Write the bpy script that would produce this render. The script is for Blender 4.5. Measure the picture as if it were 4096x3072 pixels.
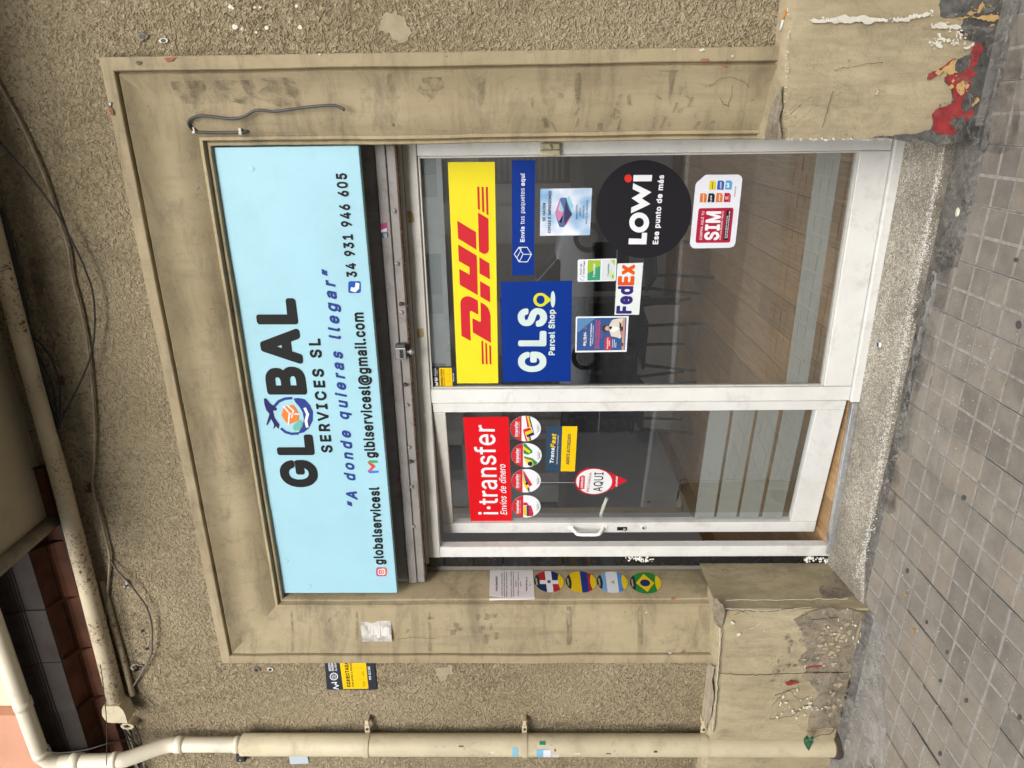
import bpy, bmesh, math, random
from mathutils import Vector, Matrix, noise
from mathutils.geometry import tessellate_polygon

random.seed(7)
for o in list(bpy.data.objects):
    bpy.data.objects.remove(o)
scene = bpy.context.scene
COL = scene.collection

# ------------------------------------------------------------------ camera
F_PX, YAW, PITCH, ROLL = 2785.5, math.radians(20.818), math.radians(1.0146), math.radians(0.435)
CAM = Vector((0.0, 0.0, 1.56))
_f = Vector((-math.sin(YAW) * math.cos(PITCH), math.cos(YAW) * math.cos(PITCH), math.sin(PITCH)))
_r = Vector((math.cos(YAW), math.sin(YAW), 0))
_d = _f.cross(_r)
RGT = _r * math.cos(ROLL) + _d * math.sin(ROLL)
DWN = _d * math.cos(ROLL) - _r * math.sin(ROLL)
cam_data = bpy.data.cameras.new('camera')
cam_data.sensor_width = 36.0
cam_data.lens = 36.0 * F_PX / 4096.0
cam_data.clip_start = 0.05
cam_data.clip_end = 500.0
cam = bpy.data.objects.new('camera', cam_data)
COL.objects.link(cam)
# the phone was held upright, the picture is stored on its side: image right = down in the street
cam.matrix_world = Matrix(((DWN.x, RGT.x, -_f.x, CAM.x), (DWN.y, RGT.y, -_f.y, CAM.y), (DWN.z, RGT.z, -_f.z, CAM.z), (0, 0, 0, 1)))
scene.camera = cam

# ------------------------------------------------------------------ light
SUN_AZ, SUN_EL = math.radians(14), math.radians(30)   # a pale patch of cloud over the street
world = bpy.data.worlds.new('World')
scene.world = world
world.use_nodes = True
wt = world.node_tree
bg = wt.nodes['Background']
sky = wt.nodes.new('ShaderNodeTexSky')
sky.sky_type = 'NISHITA'
sky.sun_disc = False
sky.sun_elevation = SUN_EL
sky.sun_rotation = math.atan2(math.sin(SUN_AZ), -math.cos(SUN_AZ)) % (2 * math.pi)
sky.air_density = 1.0
sky.dust_density = 4.0
sky.ozone_density = 1.0
hs = wt.nodes.new('ShaderNodeHueSaturation')      # overcast: the cloud takes most of the blue out
hs.inputs['Saturation'].default_value = 0.16
wt.links.new(sky.outputs['Color'], hs.inputs['Color'])
wt.links.new(hs.outputs['Color'], bg.inputs['Color'])
bg.inputs['Strength'].default_value = 0.15
sun_data = bpy.data.lights.new('sun', 'SUN')
sun_data.energy = 1.05
sun_data.angle = math.radians(50)
sun_data.color = (1.0, 0.96, 0.9)
sun = bpy.data.objects.new('sun', sun_data)
COL.objects.link(sun)
sd = Vector((math.sin(SUN_AZ) * math.cos(SUN_EL), -math.cos(SUN_AZ) * math.cos(SUN_EL), math.sin(SUN_EL)))  # towards the sun
sun.rotation_euler = sd.to_track_quat('Z', 'Y').to_euler()
sun.location = (-4, -6, 8)
vs = scene.view_settings
vs.view_transform = 'Standard'
vs.look = 'None'
vs.exposure = 1.04
vs.gamma = 1.0
vs.use_curve_mapping = False
scene.cycles.use_denoising = True
scene.cycles.max_bounces = 8
scene.cycles.transparent_max_bounces = 16
scene.cycles.caustics_reflective = False
scene.cycles.caustics_refractive = False

# ------------------------------------------------------------------ helpers: rays through the photograph
def ray(x, y):
    return RGT * ((1536 - y) / F_PX) + DWN * ((x - 2048) / F_PX) + _f
def hit(x, y, p0, n):
    d = ray(x, y)
    return CAM + d * ((p0 - CAM).dot(n) / d.dot(n))
YN = Vector((0, -1, 0))
class Plane:
    """a flat surface of the place; at() finds the point of it seen at a pixel of a zoom frame"""
    def __init__(s, p0, n):
        s.p0, s.n = Vector(p0), Vector(n).normalized()
    def at(s, fr, a, b, lift=0.0):
        p = hit(fr[0] + a / fr[2], fr[1] + b / fr[2], s.p0, s.n)
        return p + s.n * lift
S_ = 1659 / 1024
FULL = (0, 0, 1.0)
C00, C01, C02 = (0, 0, S_), (0, 1024, S_), (0, 2048, S_)
C10, C11, C12 = (1024, 0, S_), (1024, 1024, S_), (1024, 2048, S_)
C20, C21, C22 = (2048, 0, S_), (2048, 1024, S_), (2048, 2048, S_)
C30, C31, C32 = (3072, 0, S_), (3072, 1024, S_), (3072, 2048, S_)
ZA, ZB, ZC, ZD = (1600, 500, 3.3183), (1600, 1000, 2.765), (1600, 1500, 3.3183), (1600, 1850, 2.765)
ZE, ZF, ZG, ZH = (2100, 600, 3.3183), (2200, 1000, 3.3183), (2650, 600, 3.6867), (2100, 1600, 2.765)
QA, QB, QC, QD = (1300, 2500, 5.53), (1900, 2250, 5.53), (2120, 2260, 3.95), (1700, 1400, 8.295)
QE, QF, QG, QH = (1000, 1000, 1.508), (2000, 1650, 3.6867), (2280, 1000, 10.0545), (2280, 1240, 8.508)
G3, G4, G5, G6, G7 = (3300, 1900, 2.765), (3300, 2400, 2.4687), (3500, 1200, 2.3706), (3600, 600, 2.765), (3600, 0, 2.765)

# ------------------------------------------------------------------ helpers: materials
def lin(c):
    if isinstance(c, str):
        c = tuple(int(c[i:i + 2], 16) for i in (1, 3, 5))
    return tuple((v / 255 / 12.92) if v / 255 <= 0.04045 else ((v / 255 + 0.055) / 1.055) ** 2.4 for v in c)
MATS = {}
class NT:
    def __init__(s, name):
        s.m = bpy.data.materials.new(name)
        s.m.use_nodes = True
        s.t = s.m.node_tree
        s.b = s.t.nodes['Principled BSDF']
        s.out = s.t.nodes['Material Output']
        s.pos = s.n('ShaderNodeNewGeometry').outputs['Position']
    def n(s, typ, **kw):
        nd = s.t.nodes.new(typ)
        for k, v in kw.items():
            setattr(nd, k, v)
        return nd
    def l(s, a, b):
        s.t.links.new(a, b)
    def noise(s, scale, detail=3, rough=0.55, dist=0.0, stretch=None, off=0.0):
        v = s.pos
        if stretch or off:
            mp = s.n('ShaderNodeMapping')
            mp.inputs['Scale'].default_value = stretch or (1, 1, 1)
            mp.inputs['Location'].default_value = (off, off * .7, off * .3)
            s.l(v, mp.inputs['Vector'])
            v = mp.outputs[0]
        nz = s.n('ShaderNodeTexNoise')
        s.l(v, nz.inputs['Vector'])
        nz.inputs['Scale'].default_value = scale
        nz.inputs['Detail'].default_value = detail
        nz.inputs['Roughness'].default_value = rough
        nz.inputs['Distortion'].default_value = dist
        return nz.outputs['Fac']
    def ramp(s, fac, a, b, lo=0.0, hi=1.0):
        mr = s.n('ShaderNodeMapRange')
        mr.inputs['From Min'].default_value = a
        mr.inputs['From Max'].default_value = b
        mr.inputs['To Min'].default_value = lo
        mr.inputs['To Max'].default_value = hi
        s.l(fac, mr.inputs['Value'])
        return mr.outputs[0]
    def math(s, op, a, b):
        nd = s.n('ShaderNodeMath', operation=op)
        for i, v in enumerate((a, b)):
            if hasattr(v, 'is_linked'):
                s.l(v, nd.inputs[i])
            else:
                nd.inputs[i].default_value = v
        return nd.outputs[0]
    def mix(s, fac, a, b):
        nd = s.n('ShaderNodeMix', data_type='RGBA')
        for i, v in ((0, fac), (6, a), (7, b)):
            if hasattr(v, 'is_linked'):
                s.l(v, nd.inputs[i])
            elif i == 0:
                nd.inputs[0].default_value = v
            else:
                nd.inputs[i].default_value = (*v, 1)
        return nd.outputs[2]
    def bump(s, h, strength, dist, prev=None):
        bp = s.n('ShaderNodeBump')
        bp.inputs['Strength'].default_value = strength
        bp.inputs['Distance'].default_value = dist
        s.l(h, bp.inputs['Height'])
        if prev is not None:
            s.l(prev, bp.inputs['Normal'])
        return bp.outputs[0]
    def done(s, col, rough=0.6, normal=None, metal=0.0, spec=0.4):
        for k, v in (('Base Color', col), ('Roughness', rough), ('Normal', normal), ('Metallic', metal), ('Specular IOR Level', spec)):
            if v is None:
                continue
            if hasattr(v, 'is_linked'):
                s.l(v, s.b.inputs[k])
            elif k == 'Base Color':
                s.b.inputs[k].default_value = (*v, 1)
            else:
                s.b.inputs[k].default_value = v
        return s.m

def plain(name, col, rough=0.5, var=0.12, vs=9.0, bump=0.0, bscale=120.0, metal=0.0, dirt=None, damt=0.0, dscale=5.0, rnd=0.0, spec=0.4):
    """painted or bare surface: colour drift, optional dirt, fine relief"""
    if name in MATS:
        return MATS[name]
    t = NT(name)
    c = lin(col) if (isinstance(col, str) or max(col) > 1) else col
    lo = tuple(v * (1 - var) for v in c)
    hi = tuple(min(1, v * (1 + var)) for v in c)
    k = t.mix(t.ramp(t.noise(vs, 5, .62), .3, .7), lo, hi)
    if dirt:
        dm = t.ramp(t.noise(dscale, 8, .7, .4, off=3.1), .52, .78, 0, damt)
        k = t.mix(dm, k, dirt)
    if rnd:
        oi = t.n('ShaderNodeObjectInfo')
        hv = t.n('ShaderNodeHueSaturation')
        t.l(t.ramp(oi.outputs['Random'], 0, 1, 1 - rnd, 1 + rnd), hv.inputs['Value'])
        t.l(k, hv.inputs['Color'])
        k = hv.outputs[0]
    nm = t.bump(t.noise(bscale, 4, .6), bump, 0.003) if bump else None
    MATS[name] = t.done(k, rough, nm, metal, spec)
    return MATS[name]
INK = {}
def ink(col, rough=0.5):
    """printed colour"""
    key = (col if isinstance(col, str) else tuple(col))
    if key not in INK:
        c = tuple(v * 0.8 for v in lin(col))
        t = NT('print_' + (col.strip('#') if isinstance(col, str) else 'ink'))
        INK[key] = t.done(t.mix(t.ramp(t.noise(14, 3), .3, .7), tuple(v * .95 for v in c), c), rough, None, 0, .12)
    return INK[key]

# ------------------------------------------------------------------ helpers: objects
ORG = {}
def build(name, V, F, mat, parent=None, smooth=False, label=None, cat=None, group=None, kind=None, origin=None, mats=None, fm=None):
    V = [Vector(v) for v in V]
    if origin is None:
        xs, ys, zs = [v.x for v in V], [v.y for v in V], [v.z for v in V]
        origin = Vector(((min(xs) + max(xs)) / 2, (min(ys) + max(ys)) / 2, min(zs)))
    me = bpy.data.meshes.new(name)
    me.from_pydata([tuple(v - origin) for v in V], [], F)
    if mat:
        me.materials.append(mat)
    for m_ in (mats or []):
        me.materials.append(m_)
    if fm:
        for p, i in zip(me.polygons, fm):
            p.material_index = i
    if smooth:
        for p in me.polygons:
            p.use_smooth = True
    me.update()
    o = bpy.data.objects.new(name, me)
    COL.objects.link(o)
    place(o, origin, parent)
    tag(o, label, cat, group, kind)
    return o
def place(o, origin, parent):
    ORG[o.name] = Vector(origin)
    if parent:
        o.parent = parent
        o.location = Vector(origin) - ORG[parent.name]
    else:
        o.location = origin
def tag(o, label=None, cat=None, group=None, kind=None):
    for k, v in (('label', label), ('category', cat), ('group', group), ('kind', kind)):
        if v:
            o[k] = v
def empty(name, loc, label=None, cat=None, group=None, kind=None):
    o = bpy.data.objects.new(name, None)
    o.empty_display_size = 0.05
    COL.objects.link(o)
    place(o, Vector(loc), None)
    tag(o, label, cat, group, kind)
    return o
class MB:
    def __init__(s):
        s.V, s.F, s.fm = [], [], []
    def add(s, V, F, m=0):
        k = len(s.V)
        s.V += [Vector(v) for v in V]
        s.F += [tuple(i + k for i in f) for f in F]
        s.fm += [m] * len(F)
        return s
    def box(s, x0, x1, y0, y1, z0, z1, bev=0.0, m=0):
        if x0 > x1: x0, x1 = x1, x0
        if y0 > y1: y0, y1 = y1, y0
        if z0 > z1: z0, z1 = z1, z0
        if bev <= 0:
            V = [(x, y, z) for x in (x0, x1) for y in (y0, y1) for z in (z0, z1)]
            return s.add(V, [(0, 1, 3, 2), (4, 6, 7, 5), (0, 4, 5, 1), (2, 3, 7, 6), (0, 2, 6, 4), (1, 5, 7, 3)], m)
        bm = bmesh.new()
        bmesh.ops.create_cube(bm, size=1)
        for v in bm.verts:
            v.co = Vector(((x0 + x1) / 2 + v.co.x * (x1 - x0), (y0 + y1) / 2 + v.co.y * (y1 - y0), (z0 + z1) / 2 + v.co.z * (z1 - z0)))
        bmesh.ops.bevel(bm, geom=list(bm.edges), offset=bev, segments=1, affect='EDGES')
        bm.verts.index_update()
        s.add([v.co.copy() for v in bm.verts], [tuple(v.index for v in f.verts) for f in bm.faces], m)
        bm.free()
        return s
    def tube(s, pts, r, n=10, cap=True, m=0):
        pts = [Vector(p) for p in pts]
        rs = r if isinstance(r, (list, tuple)) else [r] * len(pts)
        up = None
        k0 = len(s.V)
        for i, p in enumerate(pts):
            d = ((pts[i + 1] if i + 1 < len(pts) else p) - (pts[i - 1] if i else p)).normalized()
            if up is None:
                up = d.orthogonal().normalized()
            up = (up - d * up.dot(d)).normalized()
            sd_ = d.cross(up)
            for j in range(n):
                a = 2 * math.pi * j / n
                s.V.append(p + (up * math.cos(a) + sd_ * math.sin(a)) * rs[i])
        for i in range(len(pts) - 1):
            for j in range(n):
                a, b = k0 + i * n + j, k0 + i * n + (j + 1) % n
                s.F.append((a, b, b + n, a + n)); s.fm.append(m)
        if cap:
            s.F.append(tuple(k0 + j for j in range(n))[::-1]); s.fm.append(m)
            s.F.append(tuple(k0 + (len(pts) - 1) * n + j for j in range(n))); s.fm.append(m)
        return s
    def obj(s, name, mat, parent=None, smooth=False, **kw):
        fm = s.fm if any(s.fm) else None
        return build(name, s.V, s.F, mat, parent, smooth, fm=fm, **kw)
def boxo(name, x0, x1, y0, y1, z0, z1, mat, parent=None, bev=0.0, **kw):
    return MB().box(x0, x1, y0, y1, z0, z1, bev).obj(name, mat, parent, **kw)
def smooth_path(pts, k=6):
    pts = [Vector(p) for p in pts]
    out = []
    for i in range(len(pts) - 1):
        p0, p1, p2, p3 = pts[max(i - 1, 0)], pts[i], pts[i + 1], pts[min(i + 2, len(pts) - 1)]
        for j in range(k):
            t = j / k
            out.append(0.5 * ((2 * p1) + (p2 - p0) * t + (2 * p0 - 5 * p1 + 4 * p2 - p3) * t * t + (3 * p1 - p0 - 3 * p2 + p3) * t ** 3))
    out.append(pts[-1])
    return out
def sheet(name, loops, mat, parent=None, n=None, thick=0.0003, **kw):
    """a flat piece (paper, vinyl, paint) from its outline, with its own small thickness"""
    tris = tessellate_polygon(loops)
    P = [p for L in loops for p in L]
    if n is None:
        n = (P[1] - P[0]).cross(P[2] - P[0]).normalized()
        if n.dot(CAM - P[0]) < 0:
            n = -n
    N = len(P)
    V = list(P) + [p - n * thick for p in P]
    F = [tuple(t) for t in tris]
    a = P
    FF = []
    for t in F:
        if (a[t[1]] - a[t[0]]).cross(a[t[2]] - a[t[0]]).dot(n) < 0:
            t = t[::-1]
        FF.append(t)
    k = 0
    for L in loops:
        for i in range(len(L)):
            j = (i + 1) % len(L)
            FF.append((k + i, k + j, N + k + j, N + k + i))
        k += len(L)
    return build(name, V, FF, mat, parent, **kw)
def rough_loop(pts, amp=0.12, depth=3, seed=0):
    """fractal edges for torn paint and broken mortar"""
    rg = random.Random(seed)
    pts = [Vector(p) for p in pts]
    for _ in range(depth):
        out = []
        for i, p in enumerate(pts):
            q = pts[(i + 1) % len(pts)]
            d = q - p
            nrm = Vector((d.z, 0, -d.x)) if abs(d.y) < 1e-6 else Vector((-d.y, d.x, 0)) if abs(d.z) < 0.02 * d.length + 1e-6 else d.cross(Vector((1, 0, 0)))
            if nrm.length > 0:
                nrm = nrm.normalized() * d.length
            out += [p, (p + q) / 2 + nrm * rg.uniform(-amp, amp)]
        pts = out
    return pts
def ellipse_px(cx, cy, rx, ry, n=48, shear=0.0):
    return [(cx + rx * math.cos(2 * math.pi * i / n) + shear * ry * math.sin(2 * math.pi * i / n), cy + ry * math.sin(2 * math.pi * i / n)) for i in range(n)]

# ------------------------------------------------------------------ lettering: outlines of a plain grotesque in three weights
GL_AL = '!#$%&()*+,-./0123456789:;<=>?@ABCDEFGHIJKLMNOPQRSTUVWXYZ[]^_`abcdefghijklmnopqrstuvwxyz{|}~'
GL = {
 'R': {
  'A': '(c%A%>&7(i&=(l&^(k&c(a(G%i(U%B(U%<(P%9(6%9(2%<&y%w&x%y&v%y%}%y%z%u%e%:%F%9 &+&=&l&=&K(D',
  'B': '(X%T%>%U(i%Z(l&Q(l&b(j&v(c(#([(-(R(3(H(9(8(:(((5&p(2&j((&`&w&W(%&R(0&K(:&?(?&5(C&!(B%u(@%i(:%X(0%L((%F&v%?&h%;&W%9%Z%9%V%; %x%]%y%Z&U%Z&b%[&l%`&t%e&{%q&|%{&x&/&l&=&`&B&U&D%y&D%x&C %x&f%y&d&K&d&W&e&d&j&n&t&s(#&s(2&l(@&b(G&S(J%y(J%x(H',
  'C': '(p%Q&$%K&E%K&`%O&x%T(*%](<%l(P%w(Z&/(f&?(l&O(n&h(m&~(h(0(a(>(V(L(F(S(:(Y(*(Z&~(V&y(:&z(,(8(#(@&v(F&f(K&U(L&I(K&3(B&!(2%t&x%p&f%o&O%p&=%w&$&!%s&-%h&A%[&I%Y&[%X&p%](#%e(,%m(:&+(T&,(X&+(Z&&(Y%{(P%e(F%V(4%F&~%=&h%7&I%7&7%;&!%E%j%V%[%k',
  'D': '(m%T%>%U(i%Z(l&K(l&^(j&t(c(.(V(>(F(F(:(Q&|(U&h(V&M(R&1(L%x(B%e(4%T((%K&v%C&f%>&K%9%Z%9%V%; %x%]%y%Z&I%Z&^%^&k%c&t%i(#%u(*&!(/&/(3&E(3&^(1&n(-&|(%(.&x(9&l(B&W(I%y(J',
  'E': '(G%T%>%U(i%Z(l(,(k(/(g(/(P(-(L(*(J%y(J%x&f%y&e&~&e(&&`(&&I($&E&~&C%y&C%x&A%x%]%y%Z(*%Z(.%X(0%T(/%<(*%9%Z%9%V%;',
  'F': '(C%T%>%U(i%Z(l(*(k(-(g(-(P(+(L(((J%y(J%x&b%y&a&z&a(!&[(!&E&z&@%y&@%x&?%x%>%s%9%Z%9%V%;',
  'G': '(u%S%{%M&5%K&E%K&`%O&x%V(0%_(@%h(L%y(]&/(g&=(k&M(n&f(n&x(i(0(a(<(W(L(F(U(6([(#(Z&|(V&y(:&z(6&~(,(6&|(B&r(G&f(K&Y(L&K(K&7(D&&(7%v&~%p&f%o&O%p&=%t&-%{%y&(%m&1%e&C%[&S%X&h%Y&~%c(0%q(9&+(9&5(8&6&b&6&^&8&[&;&[&Q&^&T&b&V(Z&U(^&Q(^&/(X%w(S%i(L%](8%H(#%=&j%7&K%7&7%;&!%D%q%O%c%_',
  'H': '(s%T%>%U(i%Z(l%s(l%x(g%x&h%y&f(0&f(0(g(2(j(6(l(P(k(S(g(R%<(N%9(6%9(2%;(0%>(0&C(.&D%y&D%x&C%x%>%s%9%Z%9%V%;',
  'I': '&o%H%<%G%T%J%Y%m%Z%n%]%n(H%m(J%J(K%G(P%H(i%L(l&Y(k&](g&](P&Y(K&7(J&6(H&6%]&7%Z&Y%Y&]%T&]%>&W%9%L%9',
  'J': '(=%K%e%H%w%I&/%N&2%g&2%l&-%m%u%p%i%t%c%}%[&+%W&=%W&E%Z&O%c&T%m&V%w&V(g&[(l&x(k&{(g&{%y&v%c&l%N&[%A&K%:&=%7&$%7%s%;%_%G%S%T',
  'K': '(]%T%>%U(i%Z(l%s(l%x(g%y&W&:&z(%(k(L(k(O(g(N(e&Q&b(L%D(O%>(N%<(J%9(*%:(#%@&9&I%x&)%w%<%s%9%Z%9%V%;',
  'L': '(<%T%>%T(g%V(j%Z(l%s(l%x(g%y%Z(#%Z(&%X()%T()%>(#%9%Z%9%V%;',
  'M': ')H%T%>%T(g%V(j%Z(l&!(l&)(g&n%k&{&7(U(g(Z(l)$(l))(i)*%>)&%:(g%9(b%>(b(#(a(+&}%>&x%9&b%9&^%<&Y%E%w(*%w(.%w%>%u%;%q%9%Z%9%V%;',
  'N': '(v%T%>%U(i%Z(l%y(l&!(g(2%s(3%y(3(g(8(l(T(k(W(g(V%<(R%9(2%9(,%>&7&b%w(6%x(2%x%>%s%9%Z%9%V%;',
  'O': '({%T%{%M&5%K&E%K&`%O&x%U(.%`(@%g(J%w(Z&/(f&?(l&O(n&h(m&x(j(0(a(@(T(N(D(Y(0(b&r(d&`(c&=(^&!(R%g(H%X(4%G&~%=&h%7&I%7&7%;&!%E%j%V%_%e %t&-%{%y&(%m&3%c&A%[&S%X&h%Y&u%_(%%g(.%o(:&)(?&9(A&K(A&[(=&t(6(*(.(6(%(>&u(F&f(K&Y(L&I(K&A(H&7(D&+(;&!(2%w(#%p&f%o&U%p&?',
  'P': '(S%T%>%U(i%Z(l&O(l&h(h&|(^(2(L(8(@(=(2(?(#(=&j(8&[(3&Q(+&G&|&=&j&5&U&0%y&0%x&/%x%>%s%9%Z%9%V%; %x&Q%y&P&O&P&[&R&j&Y&r&d&w&v&w((&u(0&o(<&f(D&Y(I%y(J%x(H',
  'Q': '({%T%{%M&5%K&E%K&`%O&x%U(.%`(@%g(J%w(Z&/(f&?(l&O(n&h(m&x(j(0(a(@(T(N(D(Y(0(b&r(d&`(c&=(^&!(W%q(N%a(>%N(V%,(V%%(R%#(8%$&~%=&h%7&M%7&=%:&-%?%y%I%j%V%_%e %t&-&!%s&-%h&7%a&G%Y&[%X&j%Z&L&$&L&)&Q&,&n&+(%%m(*%k(3%w(:&)(?&9(A&K(A&[(=&t(6(*(.(6(%(>&u(F&f(K&Y(L&I(K&A(H&7(D&+(;&!(2%w(#%p&f%o&U%p&?',
  'R': '(U%T%>%U(i%Z(l&O(l&d(i&z(`(0(P(7(D(<(8(?(*(?&v(;&d(1&Q(%&E&s&;(F%@(F%<(@%9(#%9&|%<&M&5&K&6%y&5%x%>%s%9%Z%9%V%; %x&W%{&V&S&V&^&X&j&^&q&f&w&t&w(,&r(:&h(C&Y(I%y(J%x(H',
  'S': '(T%O%c%J%y%L%|%P%~%m%}%u%i%{%c&&%]&7%W&E%V&[%Y&j%a&r%i&w%s&w%y&w&&&r&/&l&5&^&;&$&L%k&W%_&b%U&p%R&z%P(.%T(@%^(P%k(^%}(h&7(n&U(n&h(i&z(`(+(T(6(D(:(4(;(.(8(*&v(*&p(:&h(D&Y(K&E(M&3(K&!(C%v(8%t(0%t((%w&|&$&r&9&i&[&`&t&V((&L(3&A(9&7(=&-(>%s(:%e(2%T(#%F&l%<&[%7&=%5&$%9%o%A%]%N',
  'T': '(T&3%>&3(J%J(K%G(P%H(i%L(l(>(k(B(g(B(P(>(K&W(J&V%>&Q%9&9%9&5%;',
  'U': '(t%Z%k%T&$%U(i%Z(l%s(l%x(g%x&-%}%u&)%i&5%_&C%Y&Y%W&h%Y&z%c(%%k(,%u(/&!(0&-(0(g(2(j(6(l(N(l(R(j(T(g(T&+(S%{(O%m(I%a(?%R(,%C&r%9&`%6&?%7&)%>%q%K%c%Z',
  'V': '(c&7%@%B(e%B(i%F(l%a(l%f(i&>&3&J%g&K%e&M%e&Z&3(1(g(6(l(P(l(T(j(V(g(U(c&a%>&[%9&=%9',
  'W': ')c%~%>%A(e%D(k%a(l%f(g&7%k&e(e&h(j&l(l(,(l(1(i(a%m)2(g)7(l)Q(l)U(i)U(e)R(V(w%D(s%;(P%9(L%<&z(3&K%<&E%9&&%9',
  'X': '(a%B%>&6&U%J(a%G(g%H(i%L(l%m(k&3(:&K&p&Y(,(*(k(L(k(N(g(N(e&`&U(N%F(R%?(R%<(L%9(.%:&]%{&K&:%m%@%g%:%H%9%D%;',
  'Y': '(`&8%>&8&=%D(a%A(g%B(i%F(l%g(k&9&~&I&`&K&`(*(g(0(l(P(k(R(g(R(e&]&=&[%<&W%9&=%9',
  'Z': '(P%L%<%K%P%M%T&j(J&h(K%P(J%M(L%K(P%L(i%P(l(6(k(9(g(9(T(6(L&-%q%x%Z%{%Y(6%Z(9%X(;%T(:%<(6%9%P%9',
  'a': '(:%J%Z%G%i%H%y%L&)%X&7%q&A&O&J&V&M&X&Q&V&`&Q&i&G&o&?&q&1&q&$&n%w&h%i&W%V&]%N&a%L&d%V&v%i()%u(/&&(2&3(4&G(2&U(/&f(%&t&r&x&f&{&Y&z%<&v%9&[%:&X%>&W%J&M%@&;%8&+%5%s%8%e%=%X%D%N%P %j%g%m%`%s%Z&!%U&7%U&A%X&M%a&U%m&X%w&X&/&)&(%v&!%o%z%k%u',
  'b': '(J%Q%>%Q(g%V(l%o(l%t(g%t&z&+(.&9(3&I(4&U(3&d(.&p(((%&r(0&[(5&K(7&5(5%{(.%e(%%T&n%A&`%:&O%6&5%8&&%?%s%N%s%P%s%>%q%;%m%9%V%9 %x%s&!%e&+%]&=%U&I%U&Q%W&[%]&d%e&m%y&p&7&o&E&j&U&d&b&[&j&K&p&;&p&+&j%}&`%v&O%s&7%t&$',
  'c': '(=%O%i%I&$%I&?%K&O%W&l%i(#%u(+&,(2&9(4&K(3&U(0&f(*&r&}&|&r()&`((&[&~&W&j&R&e&U&]&d&R&l&?&q&-&n&$&j%w&`%p&Q%l&?%l&+%n%{%s%n%}%`&/%W&7%U&C%U&S%Z&^%c&g%s&j%u(#%o((%m()%i((%e&~%V&v%L&j%B&[%;&M%7&5%6&$%9%q%@%i%F%Z%T',
  'd': '(J%N%m%I&!%I&G%P&`%]&v%i($%w(.&((2&5(4&G(2&Q(/&`(%&h&x&i(i&n(l(((l(,(j(.(g(-%<((%9&l%:&i%>&h%N&[%A&I%8&1%6%}%:%k%C%_%N%T%] %q%s%w%g&!%^&-%W&7%U&A%U&M%X&V%_&^%g&e%u&g%}&i&;&g&K&b&Y&[&c&S&j&I&o&9&q&&&l%w&`%p&Q%l&?%l&+',
  'e': '(A%O%i%I&!%I&?%K&O%W&l%_&v%k($%w(-&-(2&9(4&I(3&`(,&j(%&w&v($&f(+&U(.&?(.&/(,&+((&)%m&)%l&&%n%w%w%e%}%_&3%V&G%U&W%Z&_%a&f%m&j%p((%i(+%e()%_(!%T&v%I&j%@&Y%9&I%6&-%7%z%<%k%D%Z%T %m&G&f&G&g&I&`&^&W&h&K&o&9&q&&&l%w&b%n&Q',
  'f': '&Z%^%>%^&n%Z&o%B&o%>&q%<&t%<(,%>(/%B(1%^(2%^(L%a(V%i(e%s(m%}(q&3(u&K(r&O(o&P(k&H(T&E(R&9(T&-(R&&(N&#(F&$(1&E(1&I(.&J&t&E&o&&&o&#&n&#%>%{%9%c%9',
  'g': '(J%Q$x%Q$|%V%#%k%.%}$x&-$s&A$r&M$s&Y$x&a$~&g%,&i%<&h%S&Y%D&O%?&=%;&3%;&&%=%s%C%g%J%Z%V%S%c%K%w%I&$%I&A%N&Y%T&j%]&v%o()%y(/&+(3&;(4&M(1&^((&h&x&i(,&l(0(,(0(/(,(/%4(*$|(%$r&t$c&b$X&G$R&3$R%y$W%g$`%Y$l %n%}%u%m&!%c&+%^&3%[&E%[&O%_&W%d&`%m&d%u&i&/&i&?&g&K&c&W&[&d&Q&l&I&o&=&q&/&o%}&g%s&Y%n&K%l&?%l&/',
  'h': '(C%Q%>%Q(g%V(l%o(l%t(g%t&|&&(,&1(0&C(4&S(3&d(-&n(&&z&v&~&n(%&^((&O((%>(%%;&~%9&f%9&b%<&a&U&^&_&W&h&K&o&A&p&3&o&&&j%{&b%t&Q%s%<%o%9%V%9',
  'i': '&3%Q%>%Q(,%V(1%o(1%t(,%t%>%o%9%V%9 %M(T%K(]%N(g%V(o%](q%c(r%k(p%q(m%w(e%y(_%x(T%s(N%k(H%c(F%Z(H%R(M',
  'j': '&3%5$[%6$t%:$w%D$w%K$z%O%#%Q%.%Q(,%V(1%o(1%t(,%t%*%r$z%j$j%a$`%Z$]%R$X%F$V%:$V %M(T%K(_%N(g%V(o%](q%g(r%o(n%u(i%x(c%y(Z%w(R%k(H%a(F%Z(H%T(K',
  'k': '(7%Q%>%Q(g%V(l%o(l%t(g%t&I%u&F&^(0&~(1(%(.(%(*&?&A(-%>((%9&f%9&b%;&$&+%t%y%s%<%o%9%V%9',
  'l': '&=%T%P%Q%]%Q(g%V(l%o(l%t(g%t%_%y%X&$%W&+%X&.%V&1%R&4%@&1%;&-%:%}%8%o%9%_%A%Y%F',
  'm': ')@%Q%>%Q(,%T(0%m(1%q(/%s(,%s&z%{(&&/(1&?(5&K(4&W(0&`(+&h(#&n&v&p&v&z(%(*(.(8(3(J(5(V(3(e(-(t&|(~&j)$&Q)$%>)!%;({%9(c%9(_%<(^&[(Z&d(V&i(L&o(B&q(6&p(,&l($&f&{&Y&z&O&z%>&x%;&t%9&^%9&X%<&V&^&O&j&G&o&=&q&5&q&&&l%y&b%t&U%s%<%o%9%V%9',
  'n': '(C%Q%>%R(.%V(1%m(1%q(/%s(,%s&y&&(,&9(3&S(3&h(+&n(&&y&v&~&l(%&^((&O(&%<&~%9&f%9&b%<&a&U&^&_&W&h&K&o&A&p&3&o&&&j%{&b%t&Q%s%<%o%9%V%9',
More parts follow.
